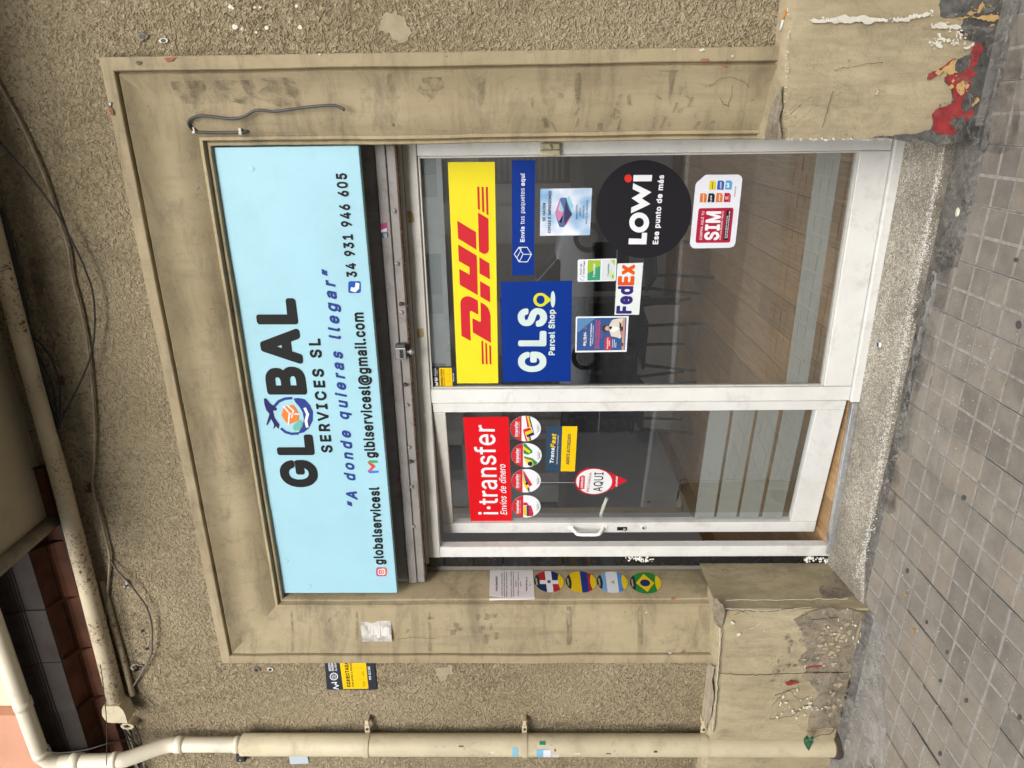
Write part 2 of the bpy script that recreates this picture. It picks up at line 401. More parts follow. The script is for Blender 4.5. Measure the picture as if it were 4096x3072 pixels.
  'o': '(F%O%i%I&$%I&?%K&O%W&l%i(#%u(+&,(2&9(4&M(2&f(*&t&{&}&p(*&`(1&I(2&)(0%{(-%m(%%]&y%P&j%B&[%;&M%7&5%6&$%9%q%@%i%F%Z%T %p%u%w%g%}%`&&%Z&5%U&C%U&M%W&W%]&^%c&d%l&i%y&l&7&k&E&g&S&b&^&Y&g&K&o&;&q&/&o&$&j%w&`%p&Q%l&?%l&+',
  'p': '(J%Q$[%Q(,%V(1%m(1%q(/%s(,%s&w&$(*&-(/&9(3&I(4&U(3&f(-&x&}(%&r(-&d(2&U(6&A(6&)(2%q(,%_(%%T&v%G&j%>&W%7&?%6&1%9&$%@%u%M%t%J%s$Y%o$V%V$V %x%s&!%e&+%]&=%U&I%U&Q%W&[%]&d%e&m%y&p&7&o&E&j&U&d&b&[&j&K&p&;&p&+&j%}&`%v&O%s&7%t&$',
  'q': '(J%N%m%I&)%I&G%K&Q%P&`%W&n%i($%w(.&((2&5(4&E(3&W(,&`(%&h&x&i(,&l(0(((1(-(.(.$[(,$X(($V&n$V&i$Y&h%N&[%A&M%9&A%6&)%7%u%=%g%F%W%X %q%s%w%g&!%^&-%W&7%U&A%U&M%X&V%_&^%g&e%u&g%}&i&;&g&K&b&Y&[&c&S&j&I&o&9&q&&&l%w&`%p&Q%l&?%l&+',
  'r': '&]%Q%>%R(.%V(1%m(1%q(/%s(,%s&|&!(+&-(0&;(4&K(3&Q(.&P&p&K&m&9&o&)&j%y&`%t&S%s%<%o%9%V%9',
  's': '(0%K%_%I%e%L%k%e%p%k%m%o%c%s%^&&%U&=%U&F%X&O%_&S%e&T%k&T%q&P%w&C%~%o&/%_&8%W&?%Q&I%N&U%N&`%S&p%]&|%e((%y(1&1(4&E(2&U(-&b(%&j&z&s&j&u&d&p&_&Y&Y&U&[&N&h&G&n&?&q&/&q&)&q%w&j%r&b%r&Y%u&Q%{&M&+&H&U&=&d&7&m&/&v%{&y%m&u%Z&l%L&^%@&M%:&;%6%{%7%g%>%Z%G%Q%R',
  't': '&N%Z%R%V%a%V&n%T&o%B&o%=&r%<(,%>(/%B(1%V(2%V(T%X(X%](Z%s(Z%w(X%y(T%y(2&;(1&@(,&@&t&=&p%{&o%y&n%y%g%{%]&!%X&+%W&9%X&=%U&?%P&C%>&A%;&=%9&/%7%v%:%k%?%c%E',
  'u': '(C%U%]%Q%q%R(.%V(1%o(1%s(.%t%s%z%e&$%]&1%W&;%W&C%W&S%_&[%i&a%u&b(.&f(1&~(1(%(/(((,(&%<&~%9&f%:&c%>&b%N&W%C&C%9&9%7%}%9%i%B%_%L',
  'v': '(:%C((%C(.%H(1%a(1%g(.&7%g&:%k&>%{&f(.&j(1(((1(,(.(-(*&J%>&G%:&+%9&%%>',
  'w': ').%w%>%D(,%F(/%J(1%c(1%h(,&-%m&J(#&O(/&S(1&l(1&r(.(6%m(W(.(](1(u(1(y(.(z(,(x&~(F%;(B%9(*%9(%%<&`&Z&=%<&9%:%}%9%y%:',
  'x': '(6%C%>%~&7%H(*%H(.%N(1%i(1%m(.&5&Q&7&Q&@&b&[(/&`(1&z(1&~(/(#(,(!(*&I&7(#%D(&%>(%%<&~%9&`%:&5%{&(%e%g%:%H%9',
  'y': '(:%O$[%U$t%Z$w%k$u%s$y%y%#&%%<%C((%C(.%H(1%a(1%g(.&7%g&f(.&j(1(*(0(-(*&@%#&8$p&+$`%u$V%a$U%S$W',
  'z': '(6%L%<%L%R&K&l&G&m%R&n%O&r%P(.%T(1&v(0&y(,&x&r%{%Z%}%Y&v%Y&z%W&|%T&{%<&v%9%P%9',
  '0': '(V%W%q%O&9%O&j%V(.%](@%e(N%y(c&+(j&9(n&M(n&[(l&f(h&r(a(%(P(1(<(8(#(=&d(=&A(9&$(3%m(&%V&v%G&b%;&S%7&7%8&&%=%q%H%d%X %x%{&$%i&-%`&7%Y&A%W&O%W&[%]&h%i&o%w&u&3&w&I&u&r&o(,&f(>&[(H&S(L&M(M&=(M&1(H&$(<%{(0%t&v%r&Y%r&=',
  '1': '(V%[%>%[%T%_%X&9%Y&<%Z&<(D&;(F&5(B%e&~%a(%%a(D&7(j&;(l&[(k&`(g&`%Z&b%Y(4%X(7%T(6%<(2%9%a%9',
  '2': '(V%V%<%V%T&[&`&h&r&l(%&k(6&f(@&`(F&O(M&?(M&1(J&$(@%|(8%z((%w(#%](!%W(%%V(*%Y(<%^(F%e(R%q(_&)(j&7(m&M(n&d(i&x(](#(T(+(H(1(:(2(2(0&v($&^&q&G&,%Z&/%Y(0%Y(4%W(6%T(5%<(0%9%Z%9',
  '3': '(V%Q%c%M%u%P%{%m%|%q%y%u%k%}%a&7%W&M%W&U%Y&d%a&l%k&p%y&p&&&m&3&j&9&`&C&M&J&)&K&$&M&!&Q&!&d&$&j&Y(H&Y(J%_(J%Z(L%X(P%Y(i%_(l(,(k(/(g(.(P&M&h&M&f&^&d&p&^&|&U(.&E(6&0(7%w(4%i(+%V&x%F&d%<&Q%7&3%7%y%=%k%D%_%N%V%X',
  '4': '(V%K%o%L&+&K(i&Q(l&l(k&o(g&n(e%s&-&Y&-&Z&/&[&p&`&s&z&r&}&n&~&-(<&-(?&+(A&&(A%o(>%j&~%i&|%<&x%9&`%9&[%<&Z%g&Y%i%P%i%M%k',
  '5': '(V%W%e%T%q%V%y%Z%{%s%{%v%y%}%g&)%_&9%W&M%W&^%_&d%e&k%o&o%}&o&5&j&B&b&M&S&U&K&X&9&X&)&S%u&K%_&M%X&Q%W&W%e(i%i(l(%(l(*(j(,(g(,(P(*(L(%(J&)(J&%(B%~&r&!&p&3&w&;&x&S&y&j&q&v&j(%&^(1&I(7&1(5%s(1%g()%X&x%I&f%=&Q%7&5%7%{%>%k%I%_%V',
  '6': '(V%[%e%V%}%U&/%Z&C%f&^%v&x&N(i&S(l&p(k&s(g&r(c&9&n&C&q&Q&q&d&m&v&d((&U(2&?(6&)(5%u(-%_&~%N&v%F&j%?&S%7&=%7&)%<%u%D%e%T %z%u&!%i&(%c&5%Y&;%W&I%V&Y%Z&f%e&o%y&o&1&j&?&^&M&Q&R&A&S&1&N&&&G%z&7%x&&',
  '7': '(V%f%>&l(J%Z(J%W(L%U(P%V(i%Z(l(4(k(7(g(6(L&/%>&)%9%k%9',
  '8': '(V%T%e%Q%m%P%}%U&7%]&C%e&K%w&W%g&d%_&p%Z&~%X(.%Y(:%^(F%e(R%y(d&)(j&7(m&S(n&d(i&r(b&x(^()(N(1(>(2(4(1&|(+&n(%&f&r&W&~&P(,&G(4&;(9&/(;&$(;%q(8%g(2%X(#%I&l%=&W%8&5%7&$%;%k%G%]%T %v%o&!%b&/%Z&7%W&E%V&S%W&f%_&n%g&s%s&s&&&l&6&b&?&[&B&K&F&?&F&5&D&&&=%y&2%t&! %~&|&&&r&2&j&A&f&Q&g&^&l&g&v&k&~&l(*&k(6&d(C&Y(J&O(M&9(M&+(F&!(<%|(2%|(%',
  '9': '(V%u%>&Q&5&O&6&I&4&9&4&-&7%u&?%i&I%_&W%W&j%U((%Z(<%a(J%j(V%{(e&/(k&9(n&M(n&[(l&l(e&x(](,(H(2(8(5(.(6&z(2&d(+&Q&{&;&?%>&9%9%y%: %{&l&$&a&+&Z&9&R&K&Q&^&W&h&b&o&r&o(,&f(@&`(F&Q(M&E(N&;(M&/(H&$(>%z(0%y&x',
  '@': ')^%U%N%O%c%K&!%K&?%Q&b%Y&v%d(,%{(F&-(O&A(Y&^(b&n(d(.(d(F(`(](W(q(K)$(>)7(%)B&h)E&W)G&K)F%})A%i)9%T)-%G(y%@(g%>(V%A(H%I(@%S(0%E((%A&p%?&`%B&S%G&C%T&9%g&2%}&1&5&3&D&7&Q&;&[&D&h&Q&s&[&y&j&}(#&}(.&z(<&q(>&x(B&z(V&z(Y&x([&t([%i(a%_(g%[(q%[(y%`)#%m)(&+)(&K)%&Y(z&p(s&|(e(0(V(9(>(C(#(F&h(E&O(?&9(4&$&|%x&l%p&U%l&1%p%g%{%J&&%>&/%6&;%,&I%$&Y${&r$w(0$w(F${(_%%(c$~(i$l(e$f(N$_(.$Y&d$[&C$c&+$o%w$z%e%2%^%> &U%s&^%f&e%a&n%^&z%^((%`(.%c(4%i(;%y(=&+(=&=(;&I(6&S(2&X(#&_&p&_&f&]&[&U&U&K&P&;&P&)',
  '.': '&=%Q%F%O%L%Q%X%X%b%_%f%e%h%q%f%w%b%~%X&#%L%~%F%w%=%q%9%i%7%_%9%X%=',
  ',': '&=%J$f%U%R%Y%_%]%a%{%`%}%Z%f$d%a$a%P$a%L$c',
  '-': '(V%m&5%l&K%n&O%q&Q&v&Q&y&O&{&K&{&7&y&3&v&1%q&1',
  '“': '&o%Q&p%i(i%m(l&$(k&((e%v&n%q&k%V&k &,&p&C(i&G(l&[(k&_(g&_(c&P&n&K&k&1&k',
  '”': '&o%P&p%_(i%c(l&$(k&((g&&(e%l&n%g&k%V&k%R&m &,&p&9(i&=(l&[(k&^(e&G&n&C&l&1&k',
  ':': '&=%Q%F%O%L%Q%X%X%b%_%f%e%h%q%f%w%b%~%X&#%L%~%F%w%=%q%9%i%7%_%9%X%= %P&h%O&r%R&z%Z(%%a()%i(*%u(%%|&z&!&r&!&j%{&`%u&Z%m&V%a&W%Z&Y%S&b',
  '/': '&X%A$z&,(q&1(v&G(v&L(q&L(m%b$z%_$v%Z$t%F$t%B$v',
  'á': '(:%J%Z%G%i%H%y%L&)%X&7%q&A&O&J&V&M&X&Q&V&`&Q&i&G&o&?&q&1&q&$&n%w&h%i&W%V&]%N&a%L&d%V&v%i()%u(/&&(2&3(4&G(2&U(/&f(%&t&r&x&f&{&Y&z%<&v%9&[%:&X%>&W%J&M%@&;%8&+%5%s%8%e%=%X%D%N%P %j%g%m%`%s%Z&!%U&7%U&A%X&M%a&U%m&X%w&X&/&)&(%v&!%o%z%k%u &&(D&+(P&:(o&=(s&Y(t&^(r&_(o&^(k&A(B&=(@&+(@',
  'é': '(A%O%i%I&!%I&?%K&O%W&l%_&v%k($%w(-&-(2&9(4&I(3&`(,&j(%&w&v($&f(+&U(.&?(.&/(,&+((&)%m&)%l&&%n%w%w%e%}%_&3%V&G%U&W%Z&_%a&f%m&j%p((%i(+%e()%_(!%T&v%I&j%@&Y%9&I%6&-%7%z%<%k%D%Z%T %m&G&f&G&g&I&`&^&W&h&K&o&9&q&&&l%w&b%n&Q &.(B&.(H&C(s&`(t&f(q&f(m&G(A&1(@',
  'í': '&3%Q%>%Q(,%V(1%o(1%t(,%t%>%o%9%V%9 %T(D%U(J%c(g%k(s&+(t&/(q&0(o&.(k%o(B%k(@%X(@',
  'ó': '(F%O%i%I&$%I&?%K&O%W&l%i(#%u(+&,(2&9(4&M(2&f(*&t&{&}&p(*&`(1&I(2&)(0%{(-%m(%%]&y%P&j%B&[%;&M%7&5%6&$%9%q%@%i%F%Z%T %p%u%w%g%}%`&&%Z&5%U&C%U&M%W&W%]&^%c&d%l&i%y&l&7&k&E&g&S&b&^&Y&g&K&o&;&q&/&o&$&j%w&`%p&Q%l&?%l&+ &/(D&0(H&E(s&b(t&g(q&g(m&I(A&3(@',
  'ú': '(C%U%]%Q%q%R(.%V(1%o(1%s(.%t%s%z%e&$%]&1%W&;%W&C%W&S%_&[%i&a%u&b(.&f(1&~(1(%(/(((,(&%<&~%9&f%:&c%>&b%N&W%C&C%9&9%7%}%9%i%B%_%L &/(B&/(I&C(r&G(t&b(t&f(q&f(m&I(B&E(@&3(@',
  'ñ': '(C%Q%>%R(.%V(1%m(1%q(/%s(,%s&y&&(,&9(3&S(3&h(+&n(&&y&v&~&l(%&^((&O(&%<&~%9&f%9&b%<&a&U&^&_&W&h&K&o&A&p&3&o&&&j%{&b%t&Q%s%<%o%9%V%9 %i(N%k(X%n(a%u(k%{(n&-(p&K(c&O(d&T(m&W(o&f(o&j(m&k(k&l(e&g(V&`(M&Y(I&K(H&E(J&-(T&)(T&%(L%}(H%o(H%k(J',
  'à': '(:%J%Z%G%i%H%y%L&)%X&7%q&A&O&J&V&M&X&Q&V&`&Q&i&G&o&?&q&1&q&$&n%w&h%i&W%V&]%N&a%L&d%V&v%i()%u(/&&(2&3(4&G(2&U(/&f(%&t&r&x&f&{&Y&z%<&v%9&[%:&X%>&W%J&M%@&;%8&+%5%s%8%e%=%X%D%N%P %j%g%m%`%s%Z&!%U&7%U&A%X&M%a&U%m&X%w&X&/&)&(%v&!%o%z%k%u %h(m%i(q%m(t&-(s&0(o&C(G&B(B&=(@&)(B',
  'Í': '&o%H%<%G%T%J%Y%m%Z%n%]%n(H%m(J%J(K%G(P%H(i%L(l&Y(k&](g&](P&Y(K&7(J&6(H&6%]&7%Z&Y%Y&]%T&]%>&W%9%L%9 %r)!&))M&-)Q&I)R&M)O&N)M&L)I&1(|&-(z%w(z',
  'Ó': '({%T%{%M&5%K&E%K&`%O&x%U(.%`(@%g(J%w(Z&/(f&?(l&O(n&h(m&x(j(0(a(@(T(N(D(Y(0(b&r(d&`(c&=(^&!(R%g(H%X(4%G&~%=&h%7&I%7&7%;&!%E%j%V%_%e %t&-%{%y&(%m&3%c&A%[&S%X&h%Y&u%_(%%g(.%o(:&)(?&9(A&K(A&[(=&t(6(*(.(6(%(>&u(F&f(K&Y(L&I(K&A(H&7(D&+(;&!(2%w(#%p&f%o&U%p&? &I(~&`)Q&~)R(%)O(%)K&d({&O(z',
  '·': '&@%R&E%R&U%Z&`%c&d%q&d%w&`&!&U&$&K&!&C%w&9%q&6%e&5%_&7%V&=',
  '’': '&8%P&p%_(i%c(l&$(k&((g&&(e%l&n%g&k%V&k%R&m',
  '(': '&c%r%@%h%a%b&)%b&S%h&z%u(J%~(c&,(u&1(y&G(y&K(w&L(q&8(@&,&l&(&I&(&3&,%o&2%V&L$p&G$k&1$k&-$n&!$~',
  ')': '&c%K$p%Z%8%h%]%n%y%p&1%p&M%h(#%[(L%K(s%L(w%P(y%g(y%m(u%x(_&((>&.((&6&U&5&$&2%i&)%J%z%,%n$r%g$k%P$k',
  '!': '&@%R%H%R%V%T%]%Z%c%d%g%k%h%u%d%}%]&!%V&$%N%}%B%u%;%n%8%e%8%Z%<%T%B %W&+%U(g%Z(l%w(l%|(g%z&+%x&&%u&$%]&$%Y&&',
 },
 'B': {
  'A': '(t%7%:%7%D&.(o&3(t&9(v&[(v&d(t&i(o&m(e(`%F(b%>(_%6(Z%2(R%/(4%/(.%1(&%:&q%m&n%n&&%n%r%:%m%3%g%0%B%/%;%4 &:&I&=&H&Y&H&]&I&K&{',
  'B': '(j%J%:%I(g%L(o%P(s%X(v&Q(v&f(t&|(l(,(c(6(X(>(J(C(:(E(((B&t(;&d(1&Y(C&E(K&1(M&$(L%o(I%_(C%R(8%E((%:&t%3&b%0%X%/%P%2 &&%g&)%f&U%f&f%i&l%m&p%s&q%{&o&)&h&2&^&8&S&9&&&9 &&&p&)&o&K&o&U&p&^&s&g&~&i(,&g(4&b(:&W(?&&(?',
  'C': ')$%G%}%A&E%A&b%F&~%M(6%Z(L%e(X%s(e&)(o&=(v&M(x&j(x(%(r(6(j(F(^(U(L(b(4(f(#(d&v(_&q(V&o(8&o(/&v(((*&z(7&l(>&U(A&A(=&1(2&#&z%{&d%{&A&#&+&+%{&3%q&E%f&^%d&t%j(!%s(*&!(/&/(8&6(X&6(a&2(e&+(f&$(^%g(M%N(:%=(%%3&j%-&I%-&3%1%y%<%c%N%R%e',
  'D': '(~%J%:%I(g%L(o%P(s%X(v&U(u&r(p(((g(4(`(C(P(O(@([(#(`&j(b&M(^&/(W%u(H%Z(=%N(.%B&v%7&b%2&K%/%X%/%P%2 &&%g&)%f&I%f&`%j&q%u&}&)(%&9((&I((&[(%&l(!&x&y((&l(5&b(;&I(?&)(?&&(>',
  'E': '(X%J%:%I(g%L(o%P(s%Z(v(*(v(2(t(7(o(9(g(9(L(2(B(*(?&&(?&&&p(%&o(-&j(1&d(2&I(-&=(#&9&&&8&&%g&)%f(*%f(2%c(7%_(:%V(:%<(8%6(4%2(,%/%Z%/%P%2',
  'F': '(T%J%:%I(g%L(o%P(s%Z(v(((v(0(t(5(o(8(g(7(N(4(F(0(B(((?&)(?&&(>&&&l&z&l(%&i(+&d(-&^(-&C(+&=(%&8&|&6&&&5&&%>&#%6%w%/%X%/%P%2',
  'G': ')*%I%w%C&3%A&C%A&b%E&z%L(4%U(F%a(T%s(f&)(p&;(v&K(x&l(w&|(t(6(j(D(_(U(L(`(:(f(%(f&z(_&q(V&n(8&o(.&v(&(*&v(9&e(@&U(A&?(<&/(/&#&z%{&d%{&A%}&5&(&!&1%s&=%j&E%f&U%d&f%e&x%l(&%w(-&+&`&,&U&0&P&;&Q&S&U&]&b&b(X&b(c&](f&Y(h&Q(h&-(d%s(^%e(U%V(F%F(>%?((%3&l%-&I%-&3%1%y%;%k%F%X%Z',
  'H': ')(%J%:%I(g%N(q%X(v%u(v%{(t&#(o&&(g&&&q(#&q($&r($(g(((o(,(s(4(v(P(v(X(r([(o(_(g(_%>([%6(V%1(N%/(2%/((%6($%>($&9(#&:&&&9&&%>&#%6%w%/%X%/%P%2',
  'I': '(#%=%:%=%V%B%a%J%e%c%f%d%g%d(>%c(?%H(@%@(F%=(P%=(i%?(o%D(t%J(v&W(v&`(t&e(o&g(i&g(N&d(F&[(@&C(?&A(>&A%g&C%f&[%e&d%_&h%T&g%<&e%6&`%1&Y%/%L%/%D%1',
  'J': '(N%A%a%>%u%>&/%B&7%L&<%i&<%r&7%v&/%y%q%|%k&&%d&/%b&9%b&F%i&I%o&K%{&L(k&P(q&W(v&x(v&~(t(&(o()(i()%w($%_&u%H&b%8&O%0&?%-&!%-%k%3%V%@%J%N',
  'K': '(n%J%:%I(g%L(o%V(v%s(v%{(t&#(o&&(g&&&u&|(t(%(v(J(v(T(r(Y(i(W(_&a&`(V%H(Z%>(W%6(R%1(L%/(*%/(!%2&7&7&&&$&&%>&#%6%w%/%X%/%P%2',
  'L': '(M%J%:%J(i%N(q%V(v%w(v%~(q&%(i&&%g&)%f((%e(/%a(3%X(3%<(.%3(#%/%X%/%P%2',
  'M': ')Y%J%:%I(g%N(q%X(v&$(v&+(t&1(o&n&1(M(o(R(t(Z(v)&(v)0(q)4(g)4%>)4%:)/%3)&%/(e%/(]%3(W%:(V&L(,%<()%6(#%1&z%/&`%/&Y%1&T%6&&&K&%&E&%%>&!%6%u%/%X%/%P%2',
  'N': ')+%J%:%I(g%N(q%T(u%Z(v%{(v&((q((&=()(k(.(r(6(v(T(v(](r(b(k(b(g(b%>(^%4(V%/(R%/(0%/(&%4&&&h&%%:%~%4%w%/%Z%/%P%2',
  'O': ')0%I%w%C&3%A&C%A&b%E&z%K(2%V(F%`(R%q(d&)(o&=(v&M(x&j(x&|(t(6(j(H([(W(J(d(4(k&x(n&b(m&7(h%{([%a(O%P(:%>(%%3&j%-&I%-&3%1%y%<%c%N%U%_ &#&+&+%{&3%q&?%i&K%e&[%d&f%e&t%j($%u(-&$(2&3(6&W(0&x()(*&|(5&j(?&U(A&A(=&7(7&/(/&#&z%{&d%{&A',
  'P': '(e%J%:%I(g%L(o%P(s%X(v&Q(v&l(r(%(g(0(_(;(R(B(D(G(4(I(#(G&h(B&W(<&K(,&9&|&1&n&*&W&%&&&$&%%<&#%6%{%1%u%/%V%/%N%4 &&&[&K&[&Y&^&d&c&i&j&l&x&k(*&g(4&`(;&U(?&&(?',
  'Q': ')0%I%w%C&3%A&C%A&b%E&z%K(2%V(F%`(R%q(d&)(o&=(v&M(x&j(x&|(t(6(j(H([(W(J(`(<(h(*(n&b(m&7(h%{([%a(L%L(b%.(c%%(_$z(T$v(6$v(.$z&z%1&j%-&K%-&9%0&)%5%s%@%c%N%U%_ &#&+&,%y&6%o&?%i&M%d&T%e&C%{&A&$&C&/&I&4&O&6&p&6&v&2((%}(*%|(3&7(6&W(0&x()(*&|(5&j(?&U(A&A(=&7(7&/(/&#&z%{&d%{&A',
  'R': '(g%J%:%I(g%L(o%P(s%X(v&Q(v&p(q(*(f(;(T(B(F(H(0(I&v(F&d(>&Q(4&D($&7(O%F(Q%>(O%6(J%1(D%/&~%/&v%2&q%8&J&$&E&*&)&*&&&)&%%<%}%3%u%/%X%/%P%2 &&&b&Q&b&d&g&j&p&l&x&l((&i(4&b(;&U(?&&(?',
  'S': '(e%E%_%B%k%@%{%D&&%L&,%m&,%s&*%x&$%}%q&#%m&-%f&9%c&O%b&^%g&i%o&m%w&l&$&f&,&S&4&+&?%o&H%]&T%R&`%H&t%E(.%J(D%U(X%e(g%q(n&)(v&;(x&S(x&d(v&x(n(.(a(:(R(C(@(E(,(C(%(>&}(8&{&t&|&k(%&d(9&[(>&K(B&?(B&/(>&%(6&!(,&#(%&+&{&=&s&`&j&z&`(.&U(<&G(D&9(G&/(H%q(A%X(7%J(#%9&j%0&U%,&5%,%}%/%c%;%R%J',
  'T': '(f&)%:&((>&&(?%J(@%D(B%@(F%=(N%=(i%?(o%D(t%L(v(<(v(F(s(J(o(M(g(L(N(G(D(>(@&d(?&b(>&b%>&_%6&U%/&7%/&/%2',
  'U': '))%O%g%I&$%I(g%N(q%X(v%u(v%{(t&#(o&&(g&&&/&)&!&.%s&7%k&E%d&Q%c&d%d&n%h&y%q(#&$($(g(((o(,(s(4(v(P(v(Z(q(`(g(^%{(Y%i(R%Z(B%F(.%7&v%/&`%+&=%-&!%5%k%B%Y%T',
  'V': '(t&-%<%7(a%7(i%9(o%>(t%F(v%e(v%o(o&K&-&M&,()(o(.(t(4(v(R(v(Z(s(a(k(`(_&i%6&d%1&^%/&;%/&3%3',
  'W': ')t%t%:%7(c%7(k%;(q%D(v%c(v%i(t%n(o&7&>&Z(i&b(s&j(v(.(v(6(s(:(o(a&?)#(_)*(o)/(t)5(v)S(v)](q)a(k)a(a)$%@({%3(q%/(N%/(H%1(C%6&z&b&T%6&O%1&I%/&$%/%y%3',
  'X': '(r%8%:%8%@%:%F&)&U%?(_%=(i%A(q%J(v%m(v%s(t%z(m&K()&z(m(#(t(*(v(H(v(N(u(T(r(Y(i(W(_&n&U([%F(^%<(Y%4(N%/(.%/((%1&|%:&K&#&H&!%v%:%m%1%g%/%D%/%<%4',
  'Y': '(q&.%:&-&9%9(_%7(g%9(o%>(t%D(v%g(v%m(t%t(m&H&x&K&w&}(m(%(r(0(v(N(v(V(t(](k(^(e([(_&g&9&g%>&e%6&[%/&;%/&3%3',
  'Z': '(b%A%:%A%R%D%Z&R(>&O(?%P(?%H(B%D(F%A(N%A(i%C(o%H(t%P(v(4(v(<(t(A(o(C(i(C(R(A(J&2%g&5%f(6%f(>%c(B%_(E%V(E%<(C%6(>%1(8%/%P%/%H%1',
  'a': '(K%?%V%=%g%>%}%F&3%P&>%m&M&M&U&K&^&H&b&;&f&3&f&&&c%z&[%s&Q%k&L%H&W%B&`%B&h%J&x%W(*%c(2%w(;&;(?&Y(9&j(1&t(&($&p()&[()%>()%:(#%3&x%/&[%/&Q%5&5%,&$%+%q%-%_%4%R%;%H%F %u%i%y%d&&%`&5%a&=%c&H%k&L%s&M%}&/%z%{%u%v%q',
  'b': '([%G%:%G(i%K(q%R(v%s(v%z(q%~(k&!(5&7(=&I(?&Y(=&h(8&v(1(#(((/&x(8&f(?&M(A&5(>%u(5%X(*%H&t%8&d%0&Q%,&=%,&1%.%{%6%q%/%T%/%L%3 &%%u&1%f&7%c&A%a&K%b&S%e&_%q&e&)&e&A&_&U&U&a&M&e&=&e&1&a&*&Y&#&K%~&7&!&&',
  'c': '(N%E%e%?&&%?&A%A&Q%F&b%N&r%c(-%o(4&)(<&9(?&O(=&l(3&z((()&x(/&n(3&`(1&U(,&P&p&I&f&H&^&M&V&Y&M&c&?&f&3&e&+&a&#&Y%z&M%w&;%w&-%{%w&&%i&1%b&A%a&M%d&U%k&`%{&h&!((%y(0%u(4%i(/%X&}%D&p%9&[%0&G%,&3%,%}%/%k%7%`%@%P%P',
  'd': '([%C%i%?&&%@&M%G&h%U&~%i(3&$(<&=(>&M(<&](6&^(i&b(q&h(u&n(v(*(v(4(q(9(g(9%>(4%4(*%/&l%/&f%1&`%7&Q%/&A%+&/%,%y%/%e%:%W%F%K%V %{%w%~%o&+%f&9%a&K%d&V%o&]&$&^&5&]&A&W&T&K&c&=&f&1&d&+&a%~&W%w&=%w&-',
  'e': '(R%E%e%A%q%?&&%?&A%A&Q%F&b%N&r%W&~%e(.%s(7&)(<&9(?&K(=&f(5&t(,(#&|(-&n(5&Y(8&A(9&/(6&&(0%}(*%{&r%y(.%r(5%i(5%a(1%V(+%L&|%@&l%5&W%.&I%+&)%-%k%7%Z%D%M%T %z%u&#%k&-%d&;%a&C%a&M%b&S%f&_%u&e%y&b%z%{%z%y%y %{&S&!&R&U&R&X&S&O&`&G&e&=&f&-&c&$&]',
  'f': '&l%S%:%R&d%>&e%6&j%2&r%2(0%6(7%>(;%R(<%S(P%X(_%b(m%m(v%y(|&1)!&;)!&O(|&V(w&Z(o&Y(e&Q(N&M(J&G(G&9(I&1(H&/(B&/(<&G(;&P(6&T(.&U&t&R&l&I&e&/&d&.%:&&%1%{%/%_%/%W%4',
  'g': '([%F$v%F$|%H%%%N%,%e%8%m%9%r%8%a%A%Q%P%E%g%@%{%>&A%A&S%I&l%S&|%i(2%u(9&)(=&;(?&I(=&`(3&f(9&l(;(,(;(2(9(7(4(9(,(9%4(5$x(,$h&z$Y&f$N&O$I&/$H%u$M%a$V%R$d %s%6&&%$&1$}&9$}&I$}&S%$&Z%,&]%6&[%9&M%3&=%1&+%2 %z%{&(%m&5%g&A%f&K%i&U%r&[&!&^&;&Z&O&Q&_&G&d&;&f&-&c&#&Y%z&O%w&=%w&/',
  'h': '(T%G%:%G(i%K(q%R(v%s(v%z(q%~(k&!(5&5(=&A(>&K(>&`(;&n(4&z(+(+&t(1&`(3&O(2%<(.%4(#%/&b%/&X%6&V%>&V&Q&S&Y&L&b&G&e&;&e&1&c&+&_&$&U&!&M%~%>%|%6%s%/%T%/%L%3',
  'i': '&D%G%:%G(.%I(4%N(9%](<%R(@%H(H%A(V%A(a%E(m%P(x%](|%i(|%u(w%{(r&!(m&&(a&&(T%}(H%s(@%g(<%w(9%|(4%~(.%~%<%y%3%o%/%R%/%K%4',
  'j': '&D%+$W%*$r%-$z%6%$%C%%%F%0%G(.%I(4%N(9%](<%N(B%F(J%A(V%A(c%E(m%P(x%](|%i(|%u(w%|(q&&(a&&(V&#(L%s(@%g(<%w(9%|(4%~(.%}$~%z$p%s$d%k$Z%a$S%L$L%8$L%0$P',
  'k': '(G%G%:%G(i%K(q%R(v%s(v%z(q%~(i&!&`&T(6&[(;(#(;(*(9(/(4(2(,(/(#&N&A(3%J(7%B(8%<(4%4(,%/&d%/&[%2&$%v&!%v%~%s%~%<%z%4%q%/%T%/%L%3',
  'l': '&N%I%L%F%]%G(i%K(q%R(v%s(v%z(q%~(i%~%e&!%c&/%c&8%]&<%R&?%>&:%4&3%0%}%-%m%/%a%3%V%:%P%@',
  'm': ')Q%G%:%F(,%I(4%N(9%T(;%o(;%{(5&5(>&M(>&`(8&p(+&|(4(0(<(<(>(N(?(](<(k(6(}(%),&n)0&Q)0%>)-%6))%2(}%/(a%/(Z%1(U%6(S%>(S&W(Q&^(L&c(@&f(2&c(+&[()&U()%>(%%6&~%2&v%/&[%/&S%2&O%6&L%>&L&W&G&b&;&f&1&e&+&a&$&Y%~&Q%~%>%|%6%s%/%T%/%L%3',
  'n': '(T%G%:%F(,%I(4%N(9%T(;%o(;%w(8%{(4&5(=&I(?&`(;&t(0&|((()&x(1&`(3&O(3%>(0%6(%%/&f%/&^%1&X%6&V%>&V&Q&S&Y&O&`&I&d&A&e&5&d&-&a&&&Y&!&O%~%>%|%6%s%/%T%/%L%3',
